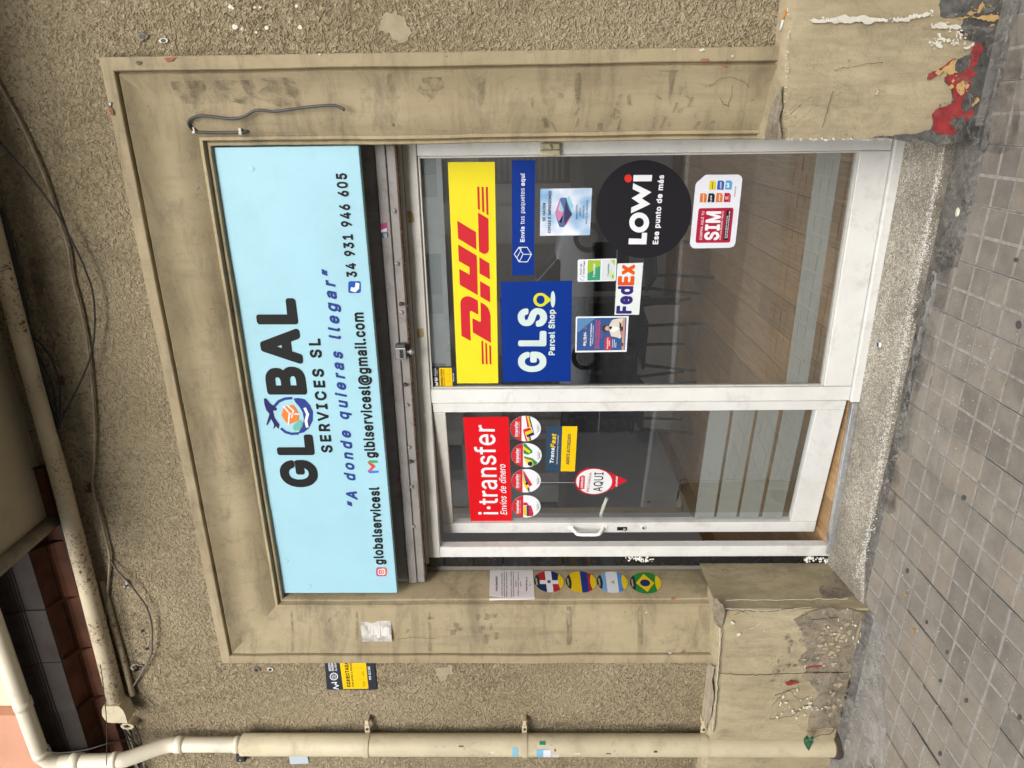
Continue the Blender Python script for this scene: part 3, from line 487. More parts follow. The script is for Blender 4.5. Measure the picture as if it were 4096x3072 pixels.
  'o': '(W%E%e%?&&%?&A%A&Q%F&b%N&r%Y(#%e(.%s(6&)(<&9(?&O(=&`(8&p(0&|(%(*&v(4&d(:&Q(=&?(<&&(9%o(/%V(#%H&p%9&[%0&G%,&3%,%}%/%k%7%`%@%P%P %{%w&#%m&*%g&1%b&9%a&A%a&M%d&T%i&Z%q&a&)&a&A&X&W&M&c&?&f&3&e&+&a&#&Y%z&M%w&;%w&-',
  'p': '([%G$W%F(,%I(4%N(9%V(<%o(;%}(4&-(:&C(?&W(=&p(4(#(((/&x(8&f(>&Q(A&A(@&&(<%m(5%X(*%H&~%@&t%8&d%0&Q%,&=%,&-%/&!%5%~$Y%|$S%w$N%q$L%T$L%L$P &%%u&1%f&7%c&A%a&K%b&S%e&_%q&e&)&e&A&_&U&U&a&M&e&=&e&1&a&*&Y&#&K%~&7&!&&',
  'q': '([%C%i%?&&%?&C%A&U%N&t%U&~%c(.%{(;&5(?&M(<&`(3&f(9&n(<(*(;(2(8(6(4(9(,(9$[(6$S(2$O(($K&l$L&d$O&`$S&^$Y&]%4&M%.&A%+&&%-%o%4%c%;%R%L %{%w%~%o&+%f&9%a&K%d&V%o&]&$&^&5&]&A&W&T&K&c&=&f&1&d&+&a%~&W%w&=%w&-',
  'r': '&n%G%:%F(,%I(4%N(9%T(;%o(;%{(5&)(;&9(>&K(>&S(;&Y(6&[(0&[&p&Y&j&O&c&=&d&1&b&(&[&!&Q%~%>%|%6%s%/%T%/%L%3',
  's': '(A%A%Z%?%i%C%q%J%u%a%z%i%z%o%x%t%s%{%e&+%`&9%`&A%b&G%f&J%k&G%p&A%s%w%|%g&%%X&/%N&9%E&K%D&b%J&v%T((%_(1%o(9&!(=&9(?&I(<&Y(7&h(/&q(%&y&v(!&f&}&[&v&U&^&O&U&O&N&S&B&d&9&g&&&e%}&`%|&[%}&X&)&T&S&J&b&D&r&9&{&/(%%y(%%e&{%N&o%@&[%3&I%-&;%+%y%-%a%5%R%@%H%L',
  't': '&`%O%N%K%a%K&d%<&f%4&l%2&r%2(.%4(4%8(8%@(;%K(<%L(V%Q(a%Z(e%u(e%~(a&&(X&((<&?(;&E(7&J(0&J&r&F&j&?&e&(&d&(%i&)%b&;%c&F%]&I%T&M%<&I%4&A%/&/%-%w%/%i%4%_%:%X%@',
  'u': '(T%K%X%G%o%F(,%I(4%L(7%T(;%q(;%w(9%|(4%~(,%~%w&#%o&*%g&3%c&;%b&G%e&M%h&S%q&V%y&V(,&X(4&^(9&f(<(#(;(.(7(3(,(3%>(.%4(#%/&f%/&`%1&Y%7&M%1&=%-%{%/%m%4%a%;%U%F',
  'v': '(K%9(#%8(0%<(7%B(:%c(;%m(7%r(0&7&.&X(,&_(6&h(;(((<(0(9(5(4(7(.(7(%&T%:&M%1&G%/&)%/&!%1%z%6',
  'w': ')?%l%:%:((%:(0%>(7%H(;%c(<%k(9%o(6%t(,&-&=&@((&F(6&Q(;&n(;&v(9&|(0(6&<(K(.(P(6(](<(w(;)$(6))(.))(((S%<(N%4(D%/(*%/(%%/&{%4&u%@&`&0&G%:&D%4&;%/%y%/%q%3',
  'x': '(G%9%:%9%@%;%F%p&7%?(#%=(.%B(7%L(;%k(;%q(9%z(0&5&g&U(8&^(;&z(<(*(7(.(.(,(#&V&7(.%H(2%>(-%4(#%/&`%/&Y%1&R%8&5%e%u%:%m%1%g%/%D%/%>%3',
  'y': '(K%E$W%E$b%L$z%V%$%g%#%k%$%p%*%v%<%8((%7(.%:(4%>(9%F(;%e(;%n(6&7&.&:&1&](4&b(9&h(;(*(;(0(9(7(0(7(%&J$|&A$j&:$`&/$U&!$N%q$K%a$J%P$M%I$Q',
  'z': '(G%A%:%A%R%C%X&6&b%R&c%L&e%G&j%E&p%E(.%G(4%L(9%T(<&t(<&|(9($(4(&(.(&&r($&l&5%e&v%e(#%a((%](+%T(*%<(%%4&|%0&v%/%N%/%F%3',
  '0': '(h%M%m%E&7%E&j%K(2%S(F%[(T%k(e%s(l&&(t&7(x&O(x&`(v&x(j(/(V(9(D(A(0(F&l(G&A(D&)(=%i(0%P&|%>&f%1&S%-&5%-%}%4%i%A%Z%R &(%{&.%o&7%f&?%c&I%b&U%f&]%m&f&!&k&7&l&K&k&n&g(#&a(2&W(=&O(A&A(C&7(?&.(6&%(%%}&d%|&O%~&3',
  '1': '(h%Q%:%Q%V%S%]%X%b%_%d&1%e&1(0%m&u%e&s%]&u%W&z%U(#%U(D%W(J%a(R&5(u&Y(v&b(t&h(o&k(g&k%e(4%d(<%`(A%V(A%:(:%1(2%/%_%/%V%3',
  '2': '(h%K%:%K%R%M%Z&Q&e&]&t&a((&`(4&Y(=&K(C&=(C&3(?&,(8&)(.&((#%}&w%u&t%X&u%O&z%K((%O(@%U(N%^(Z%k(h%w(o&+(v&9(x&Q(x&`(v&r(n(+(](6(J(<(4(;&t(3&`(%&K&h&-&D%e(0%e(:%a(>%](@%V(@%<(>%6(:%2(2%/%Z%/%R%1',
  '3': '(h%G%_%D%k%C%y%G&$%N&*%o&*%u&(%z&!%~%q&&%j&-%f&;%b&K%c&W%f&a%m&e%{&d&+&a&3&U&<&C&@&&&A%x&G%t&Q%u&f%v&l&B(>&=(?%_(?%V(B%Q(F%N(N%N(i%P(o%V(t%_(v(*(v(3(s(9(i(9(P(7(J&c&p&c&n&v&g((&](7&K(>&;(A&-(A%o(=%a(4%P&~%=&h%2&Q%-&3%-%y%2%e%;%T%J',
  '4': '(h%A%k%A&)%C&1&B(o&G(t&M(v&l(v&r(t&y(k&w(_&*&9&-&8&O&8&P&p&R&v&W&{&^&}&z&}(&&x(+&p(,&9(.&8(>&7(D&5(H&1(K&&(K%m(F%c(>%_(.%^(,%](+%<()%6(#%1&z%/&^%/&W%1&P%:&O%^%N%_%E%c',
  '5': '(h%M%a%J%o%J%y%N&$%V&)%s&*%{&&&!&!&(%q&-%j&5%e&A%b&K%c&W%h&a%s&e&!&e&1&b&9&[&C&O&L&G&M&9&M&-&J&!&C%u&@%Z&C%T&F%O&K%M&Q%N&`%Y(i%](p%a(t%i(v(%(v(0(s(4(o(7(g(6(N(1(D(%(?&1(?&.(%&/($&=(&&O(&&f(!&|&s(3&^(?&A(A&3(A%}(<%g(.%L&v%:&`%0&O%-&3%-%y%3%g%>%X%L',
  '6': '(h%Q%a%K%{%K&1%M&?%X&[%m&~&I(s&S(v&p(v&x(s&|(o&~(i&|(_&P&|&h&w&|&m(1&[(9&M(?&9(@&!(<%g(3%R&~%?&l%4&U%-&9%-&$%1%o%;%e%D%[%N &*%s&2%i&=%b&M%b&Y%h&c%u&e&&&c&5&]&?&S&F&I&H&=&H&4&C&+&9&(&1&(%}',
  '7': '(h%[%:%Z%@%^%H&Z(>&W(?%Z(?%R(B%N(F%K(N%K(i%M(o%R(t%Z(v(2(v(:(t(?(o(A(i(@(H&7%6&-%/%i%/%a%3',
  '8': '(h%J%a%E%w%H&1%R&G%b&W%R&r%N(,%Q(F%[(X%g(d%s(m&+(v&9(x&[(w&p(p&~(g(,(](5(P(;(B(=(6(=(((8&p(1&b()&Y(5&M(=&A(C&3(E&&(E%o(B%c(6%L(#%<&f%0&S%-&3%-%}%1%e%>%S%N &$%q&/%f&9%c&E%b&U%d&`%h&e%m&h%u&h&$&d&.&W&8&I&;&9&:&/&5&&&-&!%{ &,&~&1&w&;&r&E&q&O&r&W&u&^&|&a(,&`(4&Z(<&Q(A&E(C&7(A&1(=&,(6&+(*',
  '9': '(h%k%:%j%@%l%F&;&)&)&-%s&4%c&@%X&M%P&^%K&t%L(0%O(@%W(P%c(_%y(p&+(u&;(x&Q(x&f(t&v(l()(_(2(R(:(B(>(4(A&z(?&l(9&U($&/&C%3&;%/%w%/%o%3 &*&n&4&b&=&]&K&]&W&a&_&h&e&v&d(*&a(4&](:&S(A&G(C&=(B&3(=&-(6&((,&(&z',
  '@': ')o%K%J%D%g%A&!%B&G%G&f%T((%a(:%s(M&&(X&A(e&[(l(.(n(@(l(](d(w(T)1(@)@(,)L&l)P&Y)R&1)O%w)J%_)?%J)3%>(}%6(q%3(]%5(N%9(@%B(2%:(#%5&n%5&[%7&M%>&<%L&2%Z&*%q&%&/&)&I&2&b&C&v&S($&f(+(%(+(8($(@((([(((V(-(H(4(0(;&l(;&Q(4&?(+&0&x&%&h%z&Q%w&1%z%k&%%T&4%@&A%5&U%,&v%%(,%%(D%*(Z%0(c%0(k%*(s$n(q$b(k$](R$T(.$N&^$Q&?$X&$$f%o$s%Z%. (g%k(i%g(o%f(s%j(v%q(y&/(y&I(t&d(n&p(e&|(g&t &`%w&h%l&r%i(#%j(,%q(1%}(2&9(0&G(*&P&|&T&p&T&j&R&d&M&`&G&[&7&[&-',
  '.': '&N%G%B%E%L%G%]%P%i%Z%p%e%r%u%p&!%i&,%]&.%L&,%B&!%6%u%/%i%-%Z%/%P%6',
  ',': '&N%@$b%K%T%P%e%T%i%Z%k%{%k&$%i&+%a&,%X%o$^%k$X%c$V%N$V%D$Z',
  '-': '(h%c&1%b&O%g&W%m&[&x&[(#&W()&O()&3(#&+&z&&%o&&%g&+',
  '“': '(#%G&l%G&v%[(e%`(o%e(t%k(v&$(v&.(q&2(g&/(H&/(N&8(k&?(t&E(v&[(v&b(t&g(o&i(c&^&x&[&l&U&d&M&a&/&a&!&h%u&a%T&a%L&d',
  '”': '(#%F&l%F&r%S(i%Y(s%a(v&$(v&1(p&;(v&[(v&b(t&g(o&i(i&i(a&Q&l&L&d&E&a&1&a&&&e%}&n&!(,%w&l%q&d%i&a%R&a%J&f',
  ':': '&N%G%B%E%L%G%]%P%i%Z%p%e%r%u%p&!%i&,%]&.%L&,%B&!%6%u%/%i%-%Z%/%P%6 %F&d%E&t%I(#%R(-%](3%k(4%w(1&%((&-&x&.&j&)&[%{&Q%s&M%c&L%X&N%K&Y',
  '/': '&j%7$v%7%%%~(u&&(|&-)#&K)#&T(y&W(s&V(k%l$v%e$m%Z$i%B$j%;$n',
  'á': '(K%?%V%=%g%>%}%F&3%P&>%m&M&M&U&K&^&G&c&5&f&+&e&!&`%s&Q%k&L%R&R%H&W%B&`%B&h%G&t%O&~%](/%k(6%{(<%y(B%y(J&1(u&7(|&?)!&[(~&b(|&h(w&j(q&j(k&L(>&M(<&^(7&n(-&z&|(%&j()&Y()%>(&%6&~%1&x%/&Y%/&Q%5&5%,&$%+%q%-%_%4%R%;%H%F %u%i%y%d&&%`&5%a&=%c&H%k&L%s&M%}&/%z%{%u%v%q',
  'é': '(R%E%e%?%}%?&E%C&[%N&r%W&~%e(.%o(5&$(<%~(D&#(L&8(w&=(|&E(~&`)!&j(|&q(s&p(k&R(<&f(5&x((((&v(2&b(7&K(8&+(3&!(,%{&r%y(*%t(3%m(5%c(/%R&~%B&h%3&^%/&K%,&3%,%w%1%e%;%Q%N %z%u&#%k&-%d&;%a&C%a&M%b&S%f&_%u&e%y&b%z%{%z%y%y %{&S&!&R&U&R&X&S&O&`&G&e&=&f&-&c&$&]',
  'í': '&D%G%:%F(,%I(4%M(:%I(B%I(J%^(u%e(|%m)!&/(~&8(w&;(q&:(k%w(:%|(4%~(,%~%:%w%1%o%/%R%/%K%4',
  'ó': '(W%E%e%?&$%?&E%C&[%N&r%c(-%o(4&&(<&$(B&$(J&9(u&?(|&E(~&b)!&l({&r(s&r(k&S(<&l(3&|(%(.&p(7&^(<&A(<&&(9%o(/%V&x%@&d%3&O%-&3%,%w%1%e%;%Q%N %{%w&#%m&*%g&1%b&9%a&A%a&M%d&T%i&Z%q&a&)&a&A&X&W&M&c&?&f&3&e&+&a&#&Y%z&M%w&;%w&-',
  'ú': '(T%K%X%G%o%F(,%I(4%L(7%T(;%q(;%w(9%|(4%~(,%~%w&#%o&*%g&3%c&;%b&G%e&M%h&S%q&V%y&V(,&X(4&^(9&f(<(#(;(.(7(3(,(3%>(.%4(#%/&f%/&`%1&Y%7&M%1&=%-%{%/%m%4%a%;%U%F &#(B&%(P&9(w&=({&E(~&d(~&j(|&o(w&q(o&o(g&O(9&G(6&1(6&((:',
  'ñ': '(T%G%:%G(0%L(7%T(;%o(;%w(8%{(4&-(:&?(>&@(@&1(G&+(A&!(>%m(=%e(A%a(F%^(N%a(]%e(g%o(t%}(z&1(z&I(p&M(v&U(y&h(y&o(w&t(r&v(k&v(c&r(T&h(F&b(A&W(>&n(4&v(.(%&|(/&j(3&O(3%>(0%6(,%2&~%/&b%/&X%6&V%>&V&Q&S&Y&O&`&I&d&A&e&5&d&-&a&&&Y&!&O%~%>%|%6%s%/%T%/%L%3',
  'à': '(K%?%V%=%g%>%}%F&3%P&>%m&M&M&U&K&^&E&d&3&f&+&e&!&`%s&Q%k&L%H&W%B&`%B&h%G&t%W(*%g(4%{(<%_(g%](o%_(w%e(|%k(~&/(~&3(|&9(u&L(N&N(F&M(<&Y(9&j(1&y&~($&p()&Y()%:(#%3&x%/&Y%/&Q%5&5%,%y%,%g%0%R%;%H%F %u%i%y%d&&%`&5%a&=%c&H%k&L%s&M%}&/%z%{%u%v%q',
  'Í': '(#%=%:%=%V%B%a%J%e%c%f%d%g%d(>%c(?%J(@%B(D%=(N%=(k%A(q%H(v%j(w%g(}%h))%|)S&%)Y&-)]&M)]&V)U&Y)K&U)C&;(w&Y(v&b(r&g(i&h(P&d(F&`(B&Y(@&C(?&A(>&A%g&C%f&Y%e&c%a&g%V&g%:&`%1&W%/%J%/%B%3',
  'Ó': ')0%I%w%B&=%B&h%G((%V(F%a(S%s(e&-(q&@(w&?)&&T)U&X)Y&d)](#)](*)Z(1)Q(1)I&p(w(2(l(B(a(M(V(`(<(h(*(l&t(o&`(m&7(h%{([%a(Q%R(D%E(6%;(*%5&j%-&I%-&3%1%s%@%g%J%Y%X &#&+&+%{&3%q&?%i&K%e&[%d&f%e&t%j($%u(-&$(2&3(6&W(0&x()(*&|(5&j(?&U(A&A(=&7(7&/(/&#&z%{&d%{&A',
  '·': '&Q%H&A%F&M%I&[%R&g%_&n%m&o%w&m&&&c&-&Y&0&K&,&=&!&2%u&,%c&+%X&.%O&5',
  '’': '&I%F&l%R(c%U(o%Z(t%a(v&$(v&+(t&0(o&2(e%u&h%m&b%T&a%L&d',
  '(': '&t%g%@%[%g%V&1%X&[%c(4%n(X&#(}&/)&&K)&&S)!&W(w&W(s&F(H&;&|&5&[&3&5&6%s&=%X&W$t&W$n&S$f&K$a&/$a&)$c&!$h%v$x',
  ')': '&t%A$l%@$t%P%<%`%i%e&1%e&I%b&h%Z(*%P(J%B(m%@(u%E)!%L)&%i)&%t(}&#(g&.(N&8(*&>&h&@&O&@&+&>%q&7%R&/%:%|$t%s$f%i$a%N$a%F$d',
  '!': '&Q%G%D%F%R%I%_%T%l%_%q%m%r%{%m&*%c&.%Z&/%L&,%@&!%5%s%.%e%-%X%1%M%: %M&&%K(k%O(q%V(v%{(v&%(q&*(i&(&&&!%{%u%v%X%w%Q%{',
 },
 'X': {
  'A': '(|%3%6%2%>%3%F&)(o&/(w&7(z&Y({&d(y&j(u&n(o(`%T(f%D(f%8(d%4(]%-(R%*(4%*(*%.&~%8&l%j&+%j%u%6%q%0%k%,%a%*%@%+%8%0 &A&M&U&M&K&k',
  'B': '(r%E%8%E(g%E(m%H(r%P(y%Z({&Q({&p(v(((l(:([(B(N(G(>(I(((G&t(B&f(9&Y(I&E(O&5(Q&)(R%w(O%c(E%L(8%>((%4&v%/&f%+&W%*%X%*%M%. &+%k&Q%j&b%m&h%p&k%u&l%{&j&&&d&/&Y&3&Q&5&+&5 &+&t&G&s&Q&t&Y&w&^&z&c(#&d(,&b(2&_(6&U(:&-(;&+(:',
  'C': ')-%E%u%?&/%<&E%<&f%A(#%G(6%Q(H%a([%o(h&)(u&7(z&I(}&j(}&z(z(6(p(F(e(S(V(b(@(j(((i&v(a&m(]&k(T&j(4&k(*&t(#(&&v(3&h(:&U(<&I(:&?(6&3(,&)&x&$&l&!&`&!&C&$&9&,&&&3%x&;%q&M%i&W%h&b%i&u%q(#%}((&-(-&5(6&;(]&:(e&5(i&/(k&&(h%u(d%i(^%](S%N(D%?(0%2(#%-&n%)&I%(&7%+%{%5%f%D%U%V%L%e',
  'D': ')*%E%8%E(g%E(m%H(r%P(y%X({&K({&d(x&t(t(((m(6(d(F(T(U(@(`(%(d&n(f&M(b&+(Z%q(L%W(A%J(0%=&x%3&b%-&K%*%X%*%M%. &+%k&E%j&^%o&n%y&t&#&z&0(#&K(#&Y&}&n&v&~&p(+&h(2&^(7&Q(:&E(;&+(:',
  'E': '(a%E%8%E(g%E(m%H(r%P(y%Z({(*({(2(y(6(w(=(m(>(P(<(F(4(=(*(;&+(:&+&t&~&t(*&r(0&n(5&h(6&`(6&C(3&=(-&7((&4&-&4&+&3&+%k(*%j(4%h(<%a(?%Z(?%<(<%3(4%,(*%*%Z%*%T%+%M%.',
  'F': '(]%E%8%E(g%E(m%H(r%P(y%Z({((({(0(y(4(w(<(m(<(P(<(J(9(D(2(=(((;&+(:&+&p&z&p(#&p(,&k(0&d(2&[(2&C(.&9(#&1&+&1&+%>&+%8&%%0%{%,%u%*%X%*%M%.',
  'G': ')2%E%u%?&/%<&E%<&f%A(#%H(8%U(N%f(a%q(j&)(u&A(|&l(|&~(x(8(n(G(c(Y(N(d(<(k(#(j&v(e&o(_&k(V&j(4&k(*&t&~()&t(4&b(<&U(<&B(8&3(-&)&x&$&l&!&`&!&C&&&3&-&$&5%v&?%o&I%j&Y%h&j%k&s%o&~%y(%&$(%&&&[&&&U&*&O&0&L&9&L&W&T&b&[&f&b&f(X&f(_&f(g&a(k&Y(m&Q(m&/(h%q(c%c(Y%T(R%K(@%;(.%0&p%)&I%(&1%-&!%3%q%;%]%M%O%_',
  'H': ')0%E%8%E(g%E(m%H(r%M(w%T(z%s({%{(y&)(q&+(g&+&v&|&u&}(i(#(r(,(y(6({(P({(V(y(](u(b(o(c(g(c%>(c%8(^%0(V%,(P%*(6%*(,%,(#%3&}%8&}%>&|&5&+&5&+%>&)%4&$%0%y%+%Z%*%T%+%M%.',
  'I': '(,%:%6%8%>%8%T%9%Z%<%b%F%j%_%k%_(:%F(;%<(C%9(J%8(P%8(g%:(o%@(w%D(y%L({&W({&`(y&g(u&l(m&l(P&k(H&e(@&^(;&E(:&E%k&^%j&c%g&i%a&l%Z&l%T&k%6&d%.&`%,&W%*%J%*%@%.',
  'L': '(U%E%8%E(m%K(u%T(z%y(z&$(u&)(q&+(g&+%k(+%i(4%b(8%Z(8%8(0%.(,%,(#%*%X%*%M%.',
  'M': ')b%E%8%E(g%F(n%K(u%P(y%X({&!({&-(y&5(q&n&@(E(k(K(u(R(y(Z({)&({)-(y)3(u)7(o)9(g)9%>)7%6)3%0)-%,)&%*(g%*(_%,(V%2(T%6(R%>(R&3(R&/(P&.(/%6(+%0(#%,&x%*&`%*&Y%,&S%0&K%>&+&3&*%>&*%8&&%3%~%.%w%+%Z%*%T%+%M%.',
  'N': ')3%E%8%E(g%E(m%H(r%P(y%Z({%{({&$(y&+(u&~&P(#&O(#&M(#(g($(o(,(w(6({(T({(Z(y(a(u(e(o(g(g(g%>(e%6(a%0(Z%,(R%*(0%*(*%,(#%0&/&Q&+&U&+&W&+%>&*%6&$%0%y%+%Z%*%T%+%M%.',
  'O': ')8%E%u%?&/%<&E%<&f%A(#%G(6%Q(H%](W%o(h&)(u&?(|&I(}&n(|(((v(8(n(L(_([(L(h(6(p&x(s&f(r&7(l%y(`%_(R%L(>%:((%/&n%)&I%(&1%-%u%8%_%K%Q%] &&&3&/%~&6%u&B%m&M%i&W%h&h%k&r%o&|%x()&)(.&7(2&U(,&t(%(%&y(0&q(6&h(:&U(<&E(9&;(4&5(/&*&z&!&b&!&C',
  'P': '(m%E%8%E(g%E(m%H(r%P(y%X({&O({&n(v(((l(3(c(?(T(F(H(K(8(N(#(M&l(I&[(?&G(/&5&|&+&p&%&U%}&+%}&+%8&%%0%}%-%s%*%T%+%K%0 &+&`&I&`&U&b&`&g&f&q&h&z&f(*&b(3&[(7&S(:&+(:',
  'R': '(o%E%8%E(g%E(m%H(r%P(y%X({&O({&p(v&|(q(,(j(:(](C(P(I(B(M(0(M&p(I&[(?&I(,&5(T%F(V%<(R%2(J%,(@%*&~%*&t%.&l%6&C&%&+&$&+%>&*%6&$%0%{%,%u%*%T%+%K%0 &+&f&O&f&W&h&b&l&f&s&h&z&h(%&d(2&^(7&S(:&+(:',
  'S': '(m%A%]%=%k%;&!%A&+%J&0%k&1%s&/%y&+%}&$&$%u&&%q&/%k&;%g&M%g&Z%k&d%q&h%y&f&$&^&*&Q&/&!&<%m&D%X&Q%N&]%C&r%A(.%C(>%E(F%K(R%R(]%a(j%o(s&&(z&7(}&U(}&f(z&x(t(.(h(?(T(E(H(I(:(J(.(I(%(D&|(>&x(6&v&z&v&p&x&g(#&`(5&W(:&I(>&=(=&1(9&)(2&((,&+(%&3&}&G&v&b&o&~&d(2&Y(@&J(F&A(K&5(M&-(M%s(H%](<%H(,%9&r%-&Y%&&K%%&7%%%{%+%m%0%a%7%N%F%G%P',
  'T': '(n&#%8&#(:%J(;%A(>%<(C%9(J%8(g%:(o%@(w%D(y%L({(<({(F(y(L(t(Q(m(Q(N(N(D(H(>(B(;&f(:&f%>&e%6&`%0&W%+&9%*&3%+&,%.',
  'U': ')1%K%e%G%s%E&$%E(g%F(n%K(u%P(y%X({%u({&!(w&*(o&+(g&+&1&-&&&3%u&:%o&G%i&S%g&b%i&o%o&x%y&|&(&~(n()(w(4({(T(z(_(t(c(n(d(g(d&+(c%y(^%g(X%Z(R%P(E%B(:%9(.%2&x%+&`%&&G%&&9%)&!%0%g%?%a%D%U%R',
  'W': ')|%p%8%3(_%2(m%7(u%>(y%D({%a({%i(y%q(s%t(m%x(a&7&Q&V(k&Y(r&b(y&l({(.({(6(y(>(r(A(k(_&W(a&R(~(i)$(q)/(y)7({)S({)Y(y)`(u)e(m)e(_)*%>)&%6)!%0(u%+(P%*(H%,(@%2(;%>&z&O&Z%8&U%0&O%,&I%*&$%*%w%.',
  'a': '(S%;%T%8%a%8%w%<&-%B&6%L&A%Z&K%N&N%E&S%>&[%=&b%=&j%B&t%J(#%S(.%c(8%u(?&-(C&;(C&M(A&^(=&l(5&x(+((&t(+&l(.&Y(.%>(,%6((%0&~%,&v%*&[%*&U%,&O%/&A%)&1%%&&%%%m%)%Z%0%L%:%C%D %z%k%}%g&)%e&9%g&C%m&H%w&)%t%{%o %}&U&+&U&G&Y&E&^&B&`&7&b&+&_&$&Z',
  'c': '(V%A%c%=%o%:&$%:&E%=&W%C&h%J&v%V()%a(1%o(:&$(A&9(C&Q(A&f(;&t(3&}(,(-&z(4&n(7&f(8&^(6&S(,&J&r&D&d&D&Y&J&Q&W&K&^&?&a&5&`&-&[&&&T%~&I%{&9%}&$&$%v&+%m&5%f&?%e&K%i&Q%n&[%~&d&(&p&((*%~(0%{(6%u(8%o(8%c(4%V(.%L(#%@&r%5&^%+&K%&&3%&&!%)%k%2%[%<%M%L',
  'd': '(d%A%a%:%}%;&M%?&`%D&l%R(%%g(7%}(A&=(C&M(A&X(>&X(m&_(u&e(y&n({(*({(5(w(<(n(=(g(=%>(=%8(:%3(2%,((%*&l%*&^%0&S%+&G%&&/%&%}%)%o%.%Y%<%M%J &!%z&+%l&5%f&=%e&E%g&L%k&Q%q&W&&&Y&5&W&A&Q&U&I&^&=&a&5&`&,&[&&&U&!&K%{&;%{&1',
  'e': '(Z%A%c%:&!%:&E%=&W%C&h%I&t%T(%%b(2%o(:%{(?&3(C&E(C&Y(?&h(:&w(0(((!(4&l(9&[(=&E(=&)(:&!(0%w(4%s(9%k(:%c(7%X(,%E&x%7&h%.&O%&&/%&%{%+%i%3%W%@%K%N &#%u&,%k&4%g&=%e&I%f&O%i&U%o&W%u &(&W&P&W&I&^&=&a&1&_',
  'h': '(]%B%8%B(m%G(u%P(z%u(z%}(u&%(m&&(>&3(A&C(C&Y(A&d(?&q(8&~(.(+&~(0&t(5&d(7&O(7%8(/%.(#%*&d%*&^%,&U%2&S%6&Q%>&Q&O&O&W&K&]&E&`&?&a&8&`&/&[&+&V&&&K&&%>&$%6&!%2%w%,%q%*%T%*%N%,%H%0',
  'i': '&L%B%8%B(,%C(4%L(>%D(E%?(N%<(Z%=(e%B(q%N(|%X)#%m)#%w(|&!(u&)(m&,(e&,(V&*(N&$(F%y(>&$(4&&(,&&%<&$%6%}%0%w%,%o%*%V%*%N%,%G%0',
  'n': '(]%B%8%B(,%B(2%G(:%N(?%V(@%s(@%}(:&3(A&I(C&b(?&n(:&w(4(+&~(3&n(5&b(7&O(7%>(7%8(4%3(/%.((%+&f%*&^%,&Y%.&S%6&Q%>&Q&O&O&W&K&]&E&`&?&a&8&`&/&[&+&V&&&K&&%>&$%6&!%2%w%,%q%*%T%*%N%,%H%0',
  'o': '(`%A%c%=%o%:&$%:&E%=&W%C&h%J&v%V()%a(1%o(:&)(A&A(C&S(A&f(;&t(3(%(&(/&x(9&f(?&O(A&)(?%u(8%_(/%N&{%<&r%5&^%+&K%&&3%&&!%)%k%2%[%<%M%L &!%{&)%o&/%i&5%f&=%e&E%f&K%i&Q%n&U%t&Y&!&[&7&[&?&W&M&S&U&N&[&E&`&7&`&/&]&(&U%~&I%{&9%{&1',
  'p': '(d%B$U%B(,%C(4%L(>%V(@%s(@%}(:&3(A&K(C&[(A&p(:($(.(2&|(<&j(C&U(F&5(E&!(A%k(9%V(.%E($%<&v%3&f%+&U%&&?%&&1%)&&%,&%$U%}$M%w$H%o$G%P$G%H$L &*%y&/%p&3%k&;%g&C%e&P%i&Y%t&`&+&`&?&Y&R&U&X&O&^&C&a&;&`&5&]&/&W&)&I&&&A&&&+',
  'r': '&v%B%8%B(,%C(4%H(;%P(@%s(@%{(;&-(A&5(C&I(C&O(C&W(?&^(9&a(4&a&p&_&h&X&b&Q&_&K&^&=&`&3&]&+&W&&&M&&%>&$%6%}%0%u%+%V%*%N%,%J%.',
  's': '(I%=%V%:%e%<%o%@%u%H%z%b&!%U&+%J&6%C&C%?&O%?&b%A&n%I&~%Q(,%](5%m(=%{(A&9(C&K(A&[(<&j(3&t(*&~&x(&&l((&d(&&[&~&T&x&P&d&K&c&I&s&?(!&1()&$(,%m(+%a(&%R&|%G&s%<&d%2&K%)&;%&%u%)%a%0%R%9%D%H %w%w%}%j&&%g&7%e&>%g&E%k&=%o &%&[&A&S&G&R&H&S&A&^&;&b&/&b&%&^',
  'x': '(O%5%6%4%>%5%F%k&7%:(#%8(,%9(2%>(:%F(?%i(@%q(?%{(6&5&q&7&q&M(7&U(>&`(@&z(@(*(=(0(7(3(2(2($&]&7(5%F(6%8(1%0(*%,&~%*&b%*&Y%,&O%4&5%[%y%6%t%0%m%,%e%*%B%+%:%0',
  '1': '(p%L%8%L%Z%R%c%X%g%_%i&-%i&-((%m&p%e&n%Z&q%T&v%Q&~%P(B%R(J%V(P%](V&1(y&;({&Y({&d(y&l(r&o(i&o%k&p%i(4%i(:%g(@%c(D%](F%V(F%>(D%6(>%.(:%,(2%*%a%*%X%,%T%.',
 },
}

GCACHE = {}
def glyph(ch, w):
    """advance and outlines, in units of the cap height"""
    key = (ch, w)
    if key in GCACHE:
        return GCACHE[key]
    src = GL[w].get(ch) or GL['B'].get(ch) or GL['R'].get(ch)
    if src is None:
        return (0.0, [])
    num = lambda i: (GL_AL.index(src[i]) * len(GL_AL) + GL_AL.index(src[i + 1]) - 300) / 2.0
    adv = num(0)
    loops, cur, i = [], [], 2
    while i < len(src):
        if src[i] == ' ':
            loops.append(cur); cur = []; i += 1
            continue
        cur.append((num(i), num(i + 2))); i += 4
    loops.append(cur)
    GCACHE[key] = (adv, loops)
    return GCACHE[key]
def area(L):
    return sum(L[i][0] * L[(i + 1) % len(L)][1] - L[(i + 1) % len(L)][0] * L[i][1] for i in range(len(L))) / 2
def inside(p, L):
    c = False
    for i in range(len(L)):
        (x0, y0), (x1, y1) = L[i], L[(i + 1) % len(L)]
        if (y0 > p[1]) != (y1 > p[1]) and p[0] < (x1 - x0) * (p[1] - y0) / (y1 - y0) + x0:
            c = not c
    return c
